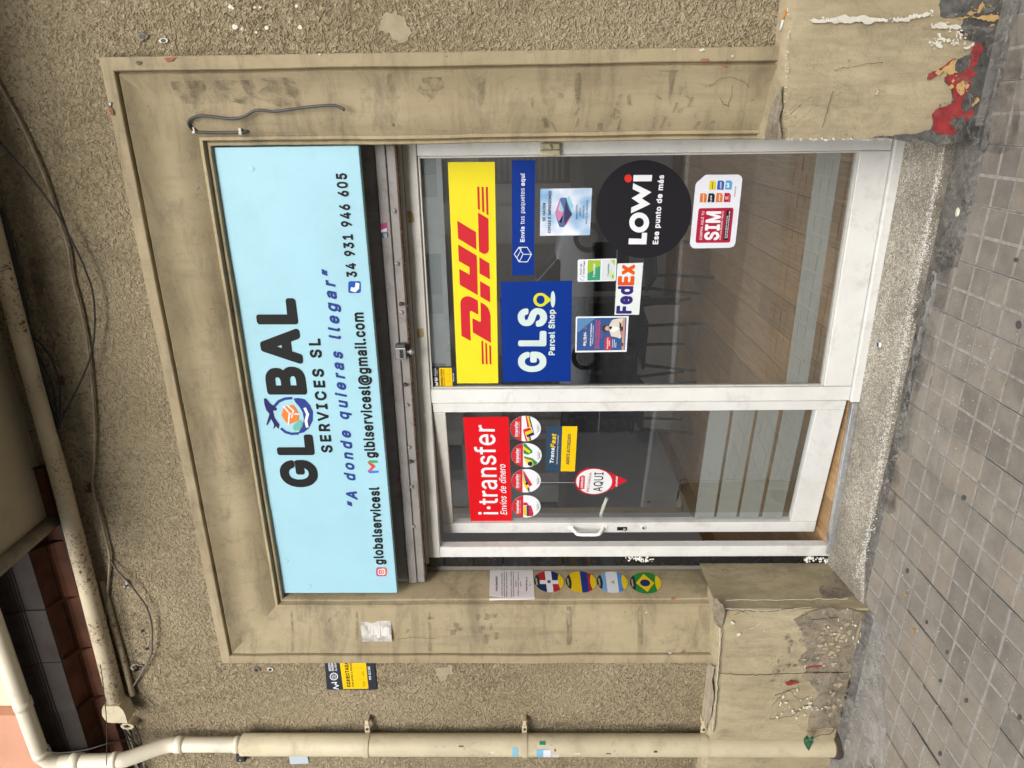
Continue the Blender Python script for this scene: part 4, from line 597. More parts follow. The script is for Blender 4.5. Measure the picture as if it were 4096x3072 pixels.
def letters(name, text, bl, br, tl, mat, parent, w='B', shear=0.0, space=0.0, ref='H'):
    """lay a line of lettering: bl/br are the ends of its baseline, tl the top of a capital above bl"""
    x, shapes = 0.0, []
    for ch in text:
        if ch == ' ':
            x += 62 + space
            continue
        adv, loops = glyph(ch, w)
        if loops:
            outer = [L for L in loops if not any(inside(L[0], K) for K in loops if K is not L)]
            for L in outer:
                hs_ = [K for K in loops if K is not L and inside(K[0], L)]
                shapes.append([[(px + x, py) for px, py in K] for K in [L] + hs_])
        x += adv + space
    if not shapes:
        return None
    x0 = min(p[0] for s in shapes for p in s[0])
    x1 = max(p[0] for s in shapes for p in s[0])
    H = max(p[1] for L in glyph(ref, w)[1] for p in L)
    U, W_ = br - bl, tl - bl
    n = U.cross(W_).normalized()
    if n.dot(CAM - bl) < 0:
        n = -n
    V, F = [], []
    single = W_.length > .024                      # letters big enough to pick apart are pieces of their own
    for s in shapes:
        if single:
            V, F = [], []
        L3 = [[Vector((px, py, 0)) for px, py in K] for K in s]
        k = len(V)
        for K in s:
            for px, py in K:
                V.append(bl + U * ((px - x0) / (x1 - x0)) + W_ * (py / H) + (U * (shear * py / (x1 - x0)) if shear else U * 0))
        for t in tessellate_polygon(L3):
            t = tuple(i + k for i in t)
            if (V[t[1]] - V[t[0]]).cross(V[t[2]] - V[t[0]]).dot(n) < 0:
                t = t[::-1]
            F.append(t)
        if single:
            build('letter', V, F, mat, parent)
    return None if single else build(name, V, F, mat, parent)
class Art:
    """print on one sheet: every piece is laid on the sheet's own plane, a hair above it"""
    def __init__(s, plane, fr, lift=0.0):
        s.p, s.fr, s.lift, s.k = plane, fr, lift, 0
    def pt(s, a, b, k=0, fr=None):
        return s.p.at(fr or s.fr, a, b, s.lift + k * 0.00045)
    def base(s, name, pts, mat, label, cat, group=None, thick=0.0006, fr=None):
        L = [s.pt(a, b, 1, fr) for a, b in pts]
        s.o = sheet(name, [L], mat, None, s.p.n, thick, label=label, cat=cat, group=group)
        return s.o
    def shape(s, name, pts, mat, k=2, holes=(), fr=None, parent=None):
        return sheet(name, [[s.pt(a, b, k, fr) for a, b in L] for L in [pts] + list(holes)], mat, parent or s.o, s.p.n, 0.0002)
    def line(s, name, pts, wd, mat, k=2, fr=None, closed=False):
        P = [s.pt(a, b, k, fr) for a, b in pts]
        if closed:
            P.append(P[0])
        mb = MB()
        for i in range(len(P) - 1):
            d = (P[i + 1] - P[i])
            t = d.cross(s.p.n).normalized() * wd / 2
            e = d.normalized() * wd * .3
            mb.add([P[i] - t - e, P[i + 1] - t + e, P[i + 1] + t + e, P[i] + t - e], [(0, 1, 2, 3)])
            for v in mb.V[-4:]:
                v += s.p.n * 0.00002 * i
        return mb.obj(name, mat, s.o)
    def text(s, txt, bl, br, tl, mat, w='B', k=3, shear=0.0, fr=None, name='lettering', frr=None, space=0.0, ref='H'):
        return letters(name, txt, s.pt(*bl, k, fr), s.pt(*br, k, frr or fr), s.pt(*tl, k, fr), mat, s.o, w, shear, space, ref)

# ------------------------------------------------------------------ materials of the place
def m_stucco():
    t = NT('rough_stucco')
    big = t.noise(1.1, 6, .62)
    col = t.mix(t.ramp(big, .32, .68), (0.262, 0.208, 0.124), (0.372, 0.304, 0.194))
    # dabs of thrown plaster: dirt and relief shade painted into hollows, ridges lightened
    a = t.noise(74, 2.6, .52, .8)
    b = t.noise(190, 2, .5, .3, off=5)
    h = t.math('ADD', t.math('MULTIPLY', a, .8), t.math('MULTIPLY', b, .3))
    pit = t.ramp(h, .505, .44, 0, 1)
    grime_shade = t.ramp(t.noise(1.9, 5, .6, off=2), .35, .65, .3, 1)
    col = t.mix(t.math('MULTIPLY', t.math('MULTIPLY', pit, grime_shade), .68), col, (0.085, 0.066, 0.042))
    col = t.mix(t.ramp(h, .56, .66, 0, .6), col, (0.40, 0.338, 0.232))
    col = t.mix(t.ramp(t.noise(2.6, 8, .72, .5, off=7), .54, .74, 0, .45), col, (0.120, 0.096, 0.068))
    hh = t.ramp(h, .38, .70)
    streak = t.ramp(t.noise(7, 6, .7, .3, stretch=(1, 1, .12), off=14), .55, .75, 0, .4)
    col = t.mix(streak, col, (.115, .092, .062))
    return t.done(col, .9, t.bump(hh, 1.0, .010), 0, .15)
def m_plaster():
    t = NT('painted_plaster')
    col = t.mix(t.ramp(t.noise(2.2, 6, .6), .32, .68), (0.280, 0.224, 0.132), (0.376, 0.309, 0.192))
    col = t.mix(t.ramp(t.noise(34, 3, .6, stretch=(1, 1, .15)), .35, .75, 0, .22), col, (0.225, 0.182, 0.110))
    run = t.ramp(t.noise(5.0, 7, .72, .5, stretch=(.6, 1, 2.2), off=4), 0.48, .72, 0, .75)
    col = t.mix(run, col, (0.132, 0.106, 0.070))
    smudge = t.ramp(t.noise(13, 7, .75, .6, off=11), .55, .70, 0, .55)
    col = t.mix(smudge, col, (0.152, 0.124, 0.084))
    fleck = t.ramp(t.noise(48, 5, .75, .6, off=1), .62, .68, 0, .8)
    col = t.mix(t.math('MULTIPLY', fleck, t.ramp(t.noise(4, 2, off=8), .45, .6)), col, (0.080, 0.068, 0.056))
    drip = t.ramp(t.noise(16, 6, .7, .2, stretch=(1, 1, .10), off=31), .54, .74, 0, .38)
    col = t.mix(drip, col, (.145, .115, .075))
    h = t.math('ADD', t.noise(26, 5, .65), t.math('MULTIPLY', t.noise(180, 3, .5), .25))
    return t.done(col, .72, t.bump(h, .3, .004), 0, .25)
def m_plinth():
    t = NT('painted_plinth')
    col = t.mix(t.ramp(t.noise(2.6, 6, .6), .32, .68), (0.315, 0.260, 0.160), (0.415, 0.350, 0.228))
    col = t.mix(t.ramp(t.noise(30, 4, .65, stretch=(1, 1, .22)), .40, .7, 0, .65), col, (0.227, 0.185, 0.118))
    col = t.mix(t.ramp(t.noise(5.5, 8, .75, .5, off=6), .50, .70, 0, .75), col, (0.168, 0.139, 0.092))
    col = t.mix(t.ramp(t.noise(38, 5, .7, off=12), .74, .765, 0, .9), col, (0.605, 0.571, 0.504))
    cr = t.math('ABSOLUTE', t.math('SUBTRACT', t.noise(7, 4, .6, 1.2, off=21), .5), 0)
    col = t.mix(t.math('MULTIPLY', t.ramp(cr, .0, .006, .8, 0), t.ramp(t.noise(3, 2, off=17), .5, .6)), col, (.07, .055, .038))
    h = t.math('ADD', t.noise(20, 5, .65), t.math('MULTIPLY', t.noise(140, 4, .6), .35))
    return t.done(col, .75, t.bump(h, .7, .006), 0, .2)
def m_cement(name='bare_cement', dark=False, mid=None):
    t = NT(name)
    a, b = (dark, mid) if mid else ((.035, .034, .032), (.13, .125, .115)) if dark else ((.115, .095, .068), (.30, .25, .18))
    col = t.mix(t.ramp(t.noise(7, 9, .72, .4), .32, .68), a, b)
    veins = t.math('ABSOLUTE', t.math('SUBTRACT', t.noise(11, 5, .6, .8, off=3), .5), 0)
    col = t.mix(t.ramp(veins, .0, .03, .4, 0), col, (.31, .28, .23))
    col = t.mix(t.ramp(t.noise(30, 6, .75, .3, off=15), .5, .66, 0, .6), col, tuple(v * .45 for v in a))
    col = t.mix(t.ramp(t.noise(16, 7, .75, off=5), .6, .68, 0, .75), col, (.42, .355, .24) if not dark else (.02, .02, .02))
    return t.done(col, .85, t.bump(t.noise(45, 7, .7), .7, .008), 0, .2)
def m_terrazzo(name='worn_terrazzo', grime_shade=.35):
    t = NT(name)
    v = t.n('ShaderNodeTexVoronoi', feature='DISTANCE_TO_EDGE')
    v.inputs['Scale'].default_value = 135
    t.l(t.pos, v.inputs['Vector'])
    vc = t.n('ShaderNodeTexVoronoi')
    vc.inputs['Scale'].default_value = 135
    t.l(t.pos, vc.inputs['Vector'])
    chip = t.ramp(v.outputs['Distance'], .02, .12)
    sep = t.n('ShaderNodeSeparateColor')
    t.l(vc.outputs['Color'], sep.inputs[0])
    stone = t.mix(sep.outputs[0], (.36, .32, .245), (.74, .70, .60))
    col = t.mix(chip, (.13, .11, .085), stone)
    col = t.mix(t.ramp(t.noise(5, 6, .6), .38, .68, grime_shade * .5, min(1, grime_shade * 1.7)), col, (.10, .085, .065))
    return t.done(col, .6, t.bump(chip, .35, .002), 0, .3)
def m_tile():
    t = NT('paving_concrete')
    col = t.mix(t.ramp(t.noise(9, 6, .65), .3, .7), (.178, .158, .132), (.275, .248, .208))
    sp = t.noise(330, 3, .6)
    col = t.mix(t.ramp(sp, .58, .75, 0, .6), col, (.36, .34, .31))
    col = t.mix(t.ramp(sp, .40, .28, 0, .6), col, (.06, .055, .05))
    col = t.mix(t.ramp(t.noise(2.1, 7, .7, off=3), .5, .72, 0, .6), col, (.095, .088, .08))
    oi = t.n('ShaderNodeObjectInfo')
    col = t.mix(t.ramp(oi.outputs['Random'], .72, 1, 0, .28), col, (.235, .185, .128))
    hv = t.n('ShaderNodeHueSaturation')
    t.l(t.ramp(oi.outputs['Random'], 0, .7, .88, 1.12), hv.inputs['Value'])
    t.l(col, hv.inputs['Color'])
    return t.done(hv.outputs[0], .8, t.bump(t.noise(260, 4, .6), .35, .0025), 0, .25)
def m_wood(name, a, b, sc=1.0, along='x'):
    t = NT(name)
    g = t.noise(9 * sc, 6, .6, 1.2, stretch=(.35, 4.5, 4.5) if along == 'x' else (4.5, .35, 4.5))
    g2 = t.noise(60 * sc, 3, .6, .3, stretch=(.12, 3, 3) if along == 'x' else (3, .12, 3))
    col = t.mix(t.ramp(g, .35, .65), a, b)
    col = t.mix(t.ramp(g2, .45, .7, 0, .45), col, tuple(v * .55 for v in a))
    oi = t.n('ShaderNodeObjectInfo')
    hv = t.n('ShaderNodeHueSaturation')
    t.l(t.ramp(oi.outputs['Random'], 0, 1, .82, 1.15), hv.inputs['Value'])
    t.l(col, hv.inputs['Color'])
    return t.done(hv.outputs[0], .42, t.bump(g2, .08, .001), 0, .4)
def m_glass():
    t = NT('window_glass')
    tr = t.n('ShaderNodeBsdfTransparent')
    tr.inputs[0].default_value = (.95, .965, .955, 1)
    gl = t.n('ShaderNodeBsdfGlossy')
    gl.inputs['Roughness'].default_value = .0
    gl.inputs['Color'].default_value = (.95, .97, 1, 1)
    fr = t.n('ShaderNodeFresnel')
    fr.inputs['IOR'].default_value = 2.8
    mx = t.n('ShaderNodeMixShader')
    front = t.math('SUBTRACT', 1.0, t.n('ShaderNodeNewGeometry').outputs['Backfacing'])   # each face mirrors on its outer side only
    t.l(t.math('MULTIPLY', fr.outputs[0], front), mx.inputs[0]); t.l(tr.outputs[0], mx.inputs[1]); t.l(gl.outputs[0], mx.inputs[2])
    t.l(mx.outputs[0], t.out.inputs['Surface'])
    return t.m
def m_frost(name='frosted_vinyl', amt=.62, col=(.36, .37, .36)):
    t = NT(name)
    tr = t.n('ShaderNodeBsdfTransparent')
    df = t.n('ShaderNodeBsdfDiffuse')
    df.inputs[0].default_value = (*col, 1)
    mx = t.n('ShaderNodeMixShader')
    mx.inputs[0].default_value = amt
    t.l(tr.outputs[0], mx.inputs[1]); t.l(df.outputs[0], mx.inputs[2])
    t.l(mx.outputs[0], t.out.inputs['Surface'])
    return t.m
def m_rusty_pipe():
    t = NT('rusty_painted_pipe')
    col = t.mix(t.ramp(t.noise(5, 5, .6), .3, .7), (.40, .33, .22), (.56, .48, .34))
    r = t.math('MULTIPLY', t.ramp(t.noise(70, 5, .7, .5), .53, .60), t.ramp(t.noise(4.5, 3, .6, off=2), .44, .58))
    col = t.mix(r, col, (.13, .055, .022))
    return t.done(col, .6, t.bump(t.noise(70, 4), .3, .003), 0, .3)
STUCCO, PLASTER, PLINTH = m_stucco(), m_plaster(), m_plinth()
CEMENT, CEMENT_D, TERRAZZO, TILE = m_cement(), m_cement('sooty_cement', True), m_terrazzo(), m_tile()
CEMENT_M = m_cement('gutter_cement', (.075, .07, .063), (.19, .178, .16))
GLASS, FROST = m_glass(), m_frost()
ALU = plain('white_aluminium', (.62, .615, .59), .35, .07, 5, dirt=(.26, .235, .19), damt=.45, dscale=11)
ALU_G = plain('dusty_aluminium', (.52, .50, .455), .42, .10, 4, dirt=(.22, .2, .17), damt=.5, dscale=7)
ALU_RAW = plain('scuffed_bare_aluminium', (.48, .49, .50), .35, .22, 30, metal=.7, bump=.2, bscale=60)
BLACK = plain('black_rubber', (.012, .012, .013), .5, .2)
CABLE = plain('black_cable', (.02, .019, .018), .55, .3)
CABLE_P = plain('cable_painted_over', (.24, .19, .125), .7, .25, 20, dirt=(.08, .06, .04), damt=.6, dscale=14)
BEAM = plain('taupe_painted_steel', (.235, .218, .205), .55, .12, 8, .35, 40, dirt=(.07, .05, .038), damt=.75, dscale=10)
RUST = plain('rust', (.085, .042, .022), .85, .5, 40, .6, 90)
STEEL = plain('zinc_steel', (.42, .41, .40), .35, .2, 20, metal=.8)
BTILE = plain('black_glazed_tile', (.012, .012, .013), .18, .3, 12, spec=.5, dirt=(.11, .1, .09), damt=.25, dscale=20)
WHITE_P = plain('white_paint_splash', (.80, .79, .76), .6, .05)
PIPE_M = plain('beige_painted_pipe', (.47, .405, .275), .5, .12, 5, .15, 40, dirt=(.2, .16, .1), damt=.6, dscale=9)
PIPE_W = plain('cream_pvc_pipe', (.66, .60, .47), .42, .08, 4, dirt=(.22, .19, .14), damt=.35, dscale=8)

# ------------------------------------------------------------------ the shop's wall and everything built into it
Y_PL, Y_ST, Y_FR = 2.55, 2.63, 2.88         # plinth face, stucco face, aluminium face
XL, XR, ZT = -2.397, 0.217, 3.005            # outer edges of the surround
AR = 0.297                                   # width of the surround's moulding
def gz(x, y=0):                              # the pavement climbs a little to the left
    return -0.018 * (x + 0.09)
bld = empty('shop_building', (-1.1, 2.75, 0), 'olive beige stucco shop building with moulded door surround and worn plinth', 'building')

# stucco wall in four pieces round the opening
mb = MB()
mb.box(-4.6, XL + .05, Y_ST, 2.95, .66, 3.72)
mb.box(XR - .05, 2.2, Y_ST, 2.95, .66, 3.72)
mb.box(XL + .05, XR - .05, Y_ST, 2.95, ZT - .05, 3.72)
mb.obj('stucco_wall', STUCCO, bld)
# upper wall above the cornice
boxo('upper_wall', -2.72, 2.2, 2.66, 2.95, 3.72, 7.5, plain('cream_render', (.66, .56, .40), .8, .08, 3, .3, 60), bld)
boxo('corner_pilaster', -4.6, -2.722, 2.60, 2.95, 3.72, 7.5, plain('terracotta_render', (.46, .235, .15), .8, .1, 4, .3, 70), bld)

# moulded surround, mitred round three sides
prof = [(0, 2.66), (0, 2.602), (.003, 2.599), (.041, 2.599), (.044, 2.602), (.0465, 2.617), (.050, 2.620), (.053, 2.610), (.058, 2.603), (.063, 2.606)]
for i in range(1, 15):
    tt = i / 14
    prof.append((.063 + .2 * tt, 2.606 + .078 * (tt + .10 * math.sin(2 * math.pi * tt))))
prof += [(.2645, 2.679), (.268, 2.677), (.276, 2.677), (.279, 2.692), (.282, 2.699), (.286, 2.694), (.294, 2.695), (.297, 2.70), (.297, 2.93)]
path = []
nseg = 44
for i in range(nseg):
    path.append(('L', .66 + (ZT - .66) * i / nseg))
for i in range(nseg):
    path.append(('T', i / nseg))
for i in range(nseg + 1):
    path.append(('R', 1 - i / nseg))
V, Fc = [], []
np_ = len(prof)
for k, (side, q) in enumerate(path):
    for w, y in prof:
        if side == 'L':
            zz = .655 + (ZT - w - .655) * (q - .66) / (ZT - .66)
            p = Vector((XL + w, y, zz))
        elif side == 'T':
            p = Vector((XL + w + (XR - XL - 2 * w) * q, y, ZT - w))
        else:
            p = Vector((XR - w, y, .655 + (ZT - w - .655) * q))
        if y < 2.9 and 0.0 < w:
            e = noise.noise(p * 2.3) * .0035 + noise.noise(p * 9) * .0012
            p += Vector((e if side != 'T' else 0, e * .8, e if side == 'T' else 0))
        V.append(p)
for k in range(len(path) - 1):
    for j in range(np_ - 1):
        a = k * np_ + j
        Fc.append((a, a + np_, a + np_ + 1, a + 1))
surround = build('door_surround', V, Fc, PLASTER, bld, smooth=True)
mod = surround.modifiers.new('edge', 'EDGE_SPLIT')
mod.split_angle = math.radians(32)

# plinth blocks: front face, sloping top ledge, return into the doorway
def plinth(name, x0, x1, ret, seed):
    rg = random.Random(seed)
    mb = MB()
    nx, nz = 60, 24
    fr = {}
    for i in range(nx + 1):
        for j in range(nz + 1):
            x, z = x0 + (x1 - x0) * i / nx, -.12 + (.672 + .12) * j / nz
            e = noise.noise(Vector((x * 3, z * 3, seed))) * .004 + noise.noise(Vector((x * 14, z * 14, seed))) * .0014
            edge = min(1, (.672 - z) / .03)
            y = Y_PL + e + (1 - edge) ** 2 * .008
            if (x1 - x if ret > 0 else x - x0) < .012:
                y += .006
            fr[i, j] = len(mb.V)
            mb.V.append(Vector((x, y, z)))
    for i in range(nx):
        for j in range(nz):
            mb.F.append((fr[i, j], fr[i + 1, j], fr[i + 1, j + 1], fr[i, j + 1])); mb.fm.append(0)
    # ledge
    top = [fr[i, nz] for i in range(nx + 1)]
    prev = top
    for (yy, zz) in ((2.575, .686), (2.61, .698), (2.66, .706), (2.72, .709)):
        row = []
        for i in range(nx + 1):
            x = x0 + (x1 - x0) * i / nx
            row.append(len(mb.V))
            mb.V.append(Vector((x, yy, zz + noise.noise(Vector((x * 11, yy * 30, seed))) * .003)))
        for i in range(nx):
            mb.F.append((prev[i], prev[i + 1], row[i + 1], row[i])); mb.fm.append(0)
        prev = row
    # return face into the doorway
    xr = x1 if ret > 0 else x0
    col = [fr[nx if ret > 0 else 0, j] for j in range(nz + 1)]
    prev = col
    for yy in (2.615, 2.619, 2.72, 2.95):
        row = []
        for j in range(nz + 1):
            z = -.12 + (.672 + .12) * j / nz + (min(.036, (yy - 2.55) * .5) if j == nz else 0)
            row.append(len(mb.V))
            mb.V.append(Vector((xr + (-.004 * ret if yy == 2.617 else 0) + noise.noise(Vector((yy * 12, z * 6, seed))) * .002, yy, z)))
        for j in range(nz):
            f = (prev[j], row[j], row[j + 1], prev[j + 1])
            mb.F.append(f if ret > 0 else f[::-1]); mb.fm.append(0)
        prev = row
    o = mb.obj(name, PLINTH, bld, smooth=True)
    o.modifiers.new('edge', 'EDGE_SPLIT').split_angle = math.radians(28)
    return o
pl_l = plinth('plinth', -4.6, -2.05, 1, 3)
pl_r = plinth('plinth', -.078, 2.2, -1, 8)

# torn paint, bare cement and old colours on the plinth
PF = Plane((0, Y_PL, 0), (0, -1, 0))
PR_L = Plane((-2.05, 0, 0), (1, 0, 0))
def patch(name, fr, pts, mat, parent, lift, seed, amp=.13, plane=PF, thick=.002, depth=3):
    L = [plane.at(fr, a, b, lift) for a, b in pts]
    return sheet(name, [rough_loop(L, amp, depth, seed)], mat, parent, plane.n, thick)
patch('bare_cement_patch', C32, [(262, 645), (165, 692), (212, 745), (240, 830), (252, 895), (190, 960), (245, 1000), (215, 1060), (300, 1120), (330, 1170), (290, 1260), (275, 1400), (520, 1420), (560, 1150), (640, 640), (400, 610)], CEMENT, pl_l, .0062, 5)
patch('bare_cement_patch', C32, [(335, 488), (352, 552), (560, 552), (520, 470), (440, 375), (360, 420), (410, 462)], CEMENT, pl_l, .0045, 6, plane=PR_L)
RED = plain('old_red_paint', (.235, .024, .024), .65, .35, 30, .5, 60, dirt=(.16, .12, .11), damt=.75, dscale=22)
YEL = plain('old_ochre_paint', (.43, .28, .11), .7, .2, 30, .4, 90)
WHT = plain('chalky_white_paint', (.58, .545, .465), .8, .1, 20, .5, 60, dirt=(.3, .25, .17), damt=.5, dscale=20)
patch('bare_cement_patch', G7, [(450, -60), (420, 60), (435, 180), (700, 200), (640, 330), (700, 440), (830, 470), (760, 600), (620, 660), (520, 800), (480, 900), (560, 1010), (560, 1150), (420, 1230), (360, 1330), (330, 1430), (80, 1480), (-150, 1505), (-330, 1530), (880, 1535), (1010, 1000), (1180, 300), (1270, -60)], CEMENT_D, pl_r, .0062, 7, .10)
patch('red_paint_patch', G7, [(340, 1430), (365, 1370), (340, 1260), (430, 1190), (560, 1145), (600, 1130), (570, 1040), (580, 960), (520, 930), (475, 860), (520, 830), (590, 830), (660, 800), (760, 740), (770, 640), (780, 560), (830, 475), (870, 490), (905, 540), (880, 610), (830, 720), (770, 780), (840, 800), (770, 870), (770, 960), (720, 1020), (680, 1100), (660, 1180), (700, 1240), (800, 1210), (800, 1260), (720, 1340), (690, 1290), (600, 1300), (520, 1350), (570, 1400), (640, 1430), (570, 1500)], RED, pl_r, .0082, 9, .11)
patch('red_paint_patch', G7, [(285, 880), (300, 815), (370, 790), (480, 730), (600, 645), (620, 680), (520, 760), (440, 820), (390, 840), (340, 870)], RED, pl_r, .0082, 10, .14)
patch('red_paint_patch', G7, [(842, 65), (860, 50), (885, 60), (870, 80)], RED, pl_r, .0082, 11, .2)
for i, pts in enumerate(([(375, 800), (400, 770), (440, 780), (470, 750), (540, 690), (620, 660), (590, 740), (620, 810), (540, 830), (470, 790), (400, 835)], [(555, 905), (575, 875), (592, 890), (570, 920)], [(525, 960), (545, 935), (580, 950), (560, 985), (530, 985)], [(615, 930), (680, 890), (720, 905), (755, 945), (700, 990), (690, 1040), (650, 1055), (615, 1010)],
                         [(600, 190), (740, 185), (890, 175), (1080, 190), (1080, 210), (850, 215), (700, 205)], [(720, 160), (770, 120), (830, 140), (850, 90), (900, 20), (920, 60), (880, 110), (850, 150), (780, 170)], [(780, 1150), (830, 1080), (865, 1100), (820, 1150), (790, 1180)], [(450, 260), (500, 240), (570, 262), (500, 272)], [(980, 290), (1020, 265), (1025, 285), (990, 300)])):
    patch('ochre_paint_flake', G7, pts, YEL, pl_r, .0092, 20 + i, .2)
for i, (fr, pts) in enumerate(((C30, [(265, 128), (300, 122), (420, 118), (560, 112), (700, 120), (760, 132), (720, 145), (560, 140), (420, 155), (330, 152), (290, 150)]), (C30, [(800, 128), (880, 118), (960, 98), (1050, 88), (1055, 98), (970, 112), (900, 138), (830, 145)]),
                              (G7, [(325, 262), (350, 290), (400, 260), (440, 245), (500, 280), (600, 270), (645, 290), (630, 325), (560, 310), (430, 325), (390, 310), (340, 320)]), (G7, [(390, 380), (430, 370), (440, 420), (490, 430), (480, 460), (420, 440)]), (G7, [(370, 490), (420, 480), (460, 520), (440, 540), (400, 520)]), (G7, [(680, 530), (740, 520), (800, 470), (790, 510), (720, 550)]),
                              (C30, [(694, 592), (702, 586), (710, 592), (704, 600)]), (C30, [(690, 604), (697, 601), (702, 608), (695, 613)]))):
    patch('white_paint_flake', fr, pts, WHT, pl_r, .0098, 40 + i, .14)
for i, (fr, pts) in enumerate(((C22, [(1410, 705), (1425, 698), (1440, 710), (1425, 722)]), (C22, [(1450, 785), (1470, 772), (1480, 785), (1460, 797)]), (C22, [(1620, 760), (1632, 758), (1630, 770)]))):
    patch('white_paint_flake', fr, pts, WHT, pl_l, .0098, 60 + i, .16)
for i, pts in enumerate(([(103, 1098), (140, 1085), (200, 1095), (160, 1108), (115, 1112)], [(235, 1000), (290, 990), (345, 985), (300, 998), (240, 1006)], [(300, 1040), (345, 1030), (340, 1040)])):
    patch('red_paint_patch', C32, pts, RED, pl_l, .0098, 70 + i, .16)
def scatter(name, fr, line, n, spread, size, mat, parent, lift, seed, plane=PF, thick=.001):
    """ragged little flakes along a line or over an area"""
    rg = random.Random(seed)
    mb = MB()
    for q in range(n):
        i = rg.randrange(len(line) - 1)
        f = rg.random()
        a = line[i][0] + (line[i + 1][0] - line[i][0]) * f + rg.gauss(0, spread[0])
        b = line[i][1] + (line[i + 1][1] - line[i][1]) * f + rg.gauss(0, spread[1])
        r = size * rg.uniform(.25, 1) ** 1.5
        el = rg.uniform(.5, 1.6)
        k = rg.randint(6, 9)
        P = [plane.at(fr, a + r * el * rg.uniform(.5, 1.2) * math.cos(2 * math.pi * j / k), b + r / el * rg.uniform(.5, 1.2) * math.sin(2 * math.pi * j / k), lift + q * .00001) for j in range(k)]
        P = rough_loop(P, .2, 1, seed + q)
        V = [sum(P, Vector()) / len(P)] + P
        mb.add(V + [v - plane.n * thick for v in V], [(0, 1 + j, 1 + (j + 1) % len(P)) for j in range(len(P))] + [(1 + j, 2 + len(P) + j, 2 + len(P) + (j + 1) % len(P), 1 + (j + 1) % len(P)) for j in range(len(P))])
    return mb.obj(name, mat, parent, kind='stuff')
WHT2 = plain('bright_chalky_paint', (.62, .59, .52), .8, .12, 20, .5, 60)
scatter('white_paint_flecks', C30, [(270, 132), (420, 132), (560, 124), (720, 132), (820, 132), (960, 110), (1060, 92)], 130, (16, 7), 10, WHT2, pl_r, .0112, 501)
scatter('white_paint_flecks', G7, [(330, 290), (630, 300), (640, 480), (420, 440), (350, 500)], 120, (30, 18), 17, WHT, pl_r, .0112, 502)
scatter('ochre_paint_flecks', G7, [(600, 190), (1080, 200), (900, 60), (740, 170), (560, 800), (680, 950), (820, 1120)], 60, (26, 18), 10, YEL, pl_r, .0115, 503)
scatter('grey_flecks', G7, [(420, 1300), (700, 1000), (850, 560), (780, 1250), (560, 1430)], 120, (45, 40), 15, CEMENT_D, pl_r, .0118, 504)
scatter('white_paint_flecks', C32, [(150, 1280), (310, 1260), (230, 1240), (540, 860), (560, 800), (480, 640), (120, 1190), (50, 1320)], 80, (26, 20), 10, WHT, pl_l, .0105, 505)
scatter('grey_flecks', C32, [(120, 1330), (20, 1010), (160, 1000), (110, 880), (240, 690), (200, 960), (330, 1160)], 60, (16, 22), 14, CEMENT, pl_l, .0108, 506)
scatter('joint_chips', C30, [(128, 10), (130, 200), (118, 320), (122, 470), (100, 640), (98, 880)], 50, (7, 8), 7, WHT, pl_r, .006, 514)
scatter('joint_chips', C30, [(60, 900), (300, 905), (520, 905), (800, 905)], 70, (10, 3), 8, WHT, pl_r, .006, 515)
PLG = Plane((0, 2.575, .690), (0, -.35, 1))
patch('broken_ledge_corner', C22, [(1308, 552), (1335, 560), (1370, 600), (1385, 640), (1375, 700), (1355, 752), (1325, 730), (1312, 680)], CEMENT, pl_l, .004, 516, .12, PLG, .004)
patch('ledge_mortar', C22, [(1262, 1000), (1290, 985), (1318, 1000), (1310, 1180), (1290, 1330), (1255, 1430), (1245, 1300), (1258, 1150)], plain('pinkish_mortar', (.27, .225, .165), .9, .2, 20, .6, 60), pl_l, .0035, 517, .1, PLG, .003)
patch('broken_ledge_corner', C30, [(-15, 905), (0, 800), (20, 720), (50, 640), (85, 560), (100, 560), (95, 700), (92, 905)], CEMENT, pl_r, .004, 518, .1, PLG, .004)
scatter('beige_paint_flecks', C32, [(330, 750), (390, 790), (480, 760), (420, 900), (330, 860), (470, 1100), (400, 1300)], 90, (30, 26), 17, PLINTH, pl_l, .0098, 507)
# old torn notice on the left of the surround, chips that bare brick on the right
PS = Plane((0, 2.645, 0), (-.0, -1, 0))
PB = Plane((0, 2.597, 0), (0, -1, 0))
PSL = Plane((XL + .063, 2.604, 0), (.078, -.2, 0))
PSR = Plane((XR - .063, 2.604, 0), (-.078, -.2, 0))
OLDP = plain('torn_paper_glue', (.42, .40, .36), .8, .35, 30, dirt=(.16, .13, .08), damt=.8, dscale=18)
patch('torn_notice', C12, [(672, 708), (876, 702), (882, 838), (690, 838)], OLDP, surround, .006, 80, .02, PSL, .001)
patch('torn_notice_white', C12, [(690, 712), (720, 750), (760, 730), (800, 735), (870, 745), (878, 795), (830, 800), (790, 815), (740, 790), (700, 800), (740, 770)], plain('torn_white_paper', (.52, .50, .475), .7, .06), surround, .0065, 81, .12, PSL, .0004)
BRICK = plain('bare_brick', (.27, .10, .06), .9, .3, 40, .6, 90)
for i, (fr, pts, pln) in enumerate(((C00, [(1060, 380), (1100, 375), (1145, 370), (1120, 392), (1085, 402)], PB), (C00, [(712, 700), (730, 700), (740, 745), (722, 748)], PB), (C20, [(1208, 398), (1235, 378), (1275, 380), (1270, 405)], PB), (C20, [(1360, 425), (1375, 415), (1390, 430), (1372, 440)], PB), (C20, [(1385, 390), (1398, 386), (1396, 398)], PB), (C22, [(1025, 555), (1045, 547), (1065, 558), (1045, 570)], Plane((0, 2.674, 0), (0, -1, 0))), (C22, [(1090, 905), (1110, 900), (1125, 908), (1105, 912)], PB))):
    patch('bare_brick_chip', fr, pts, BRICK, surround, .003, 90 + i, .16, pln, .001)
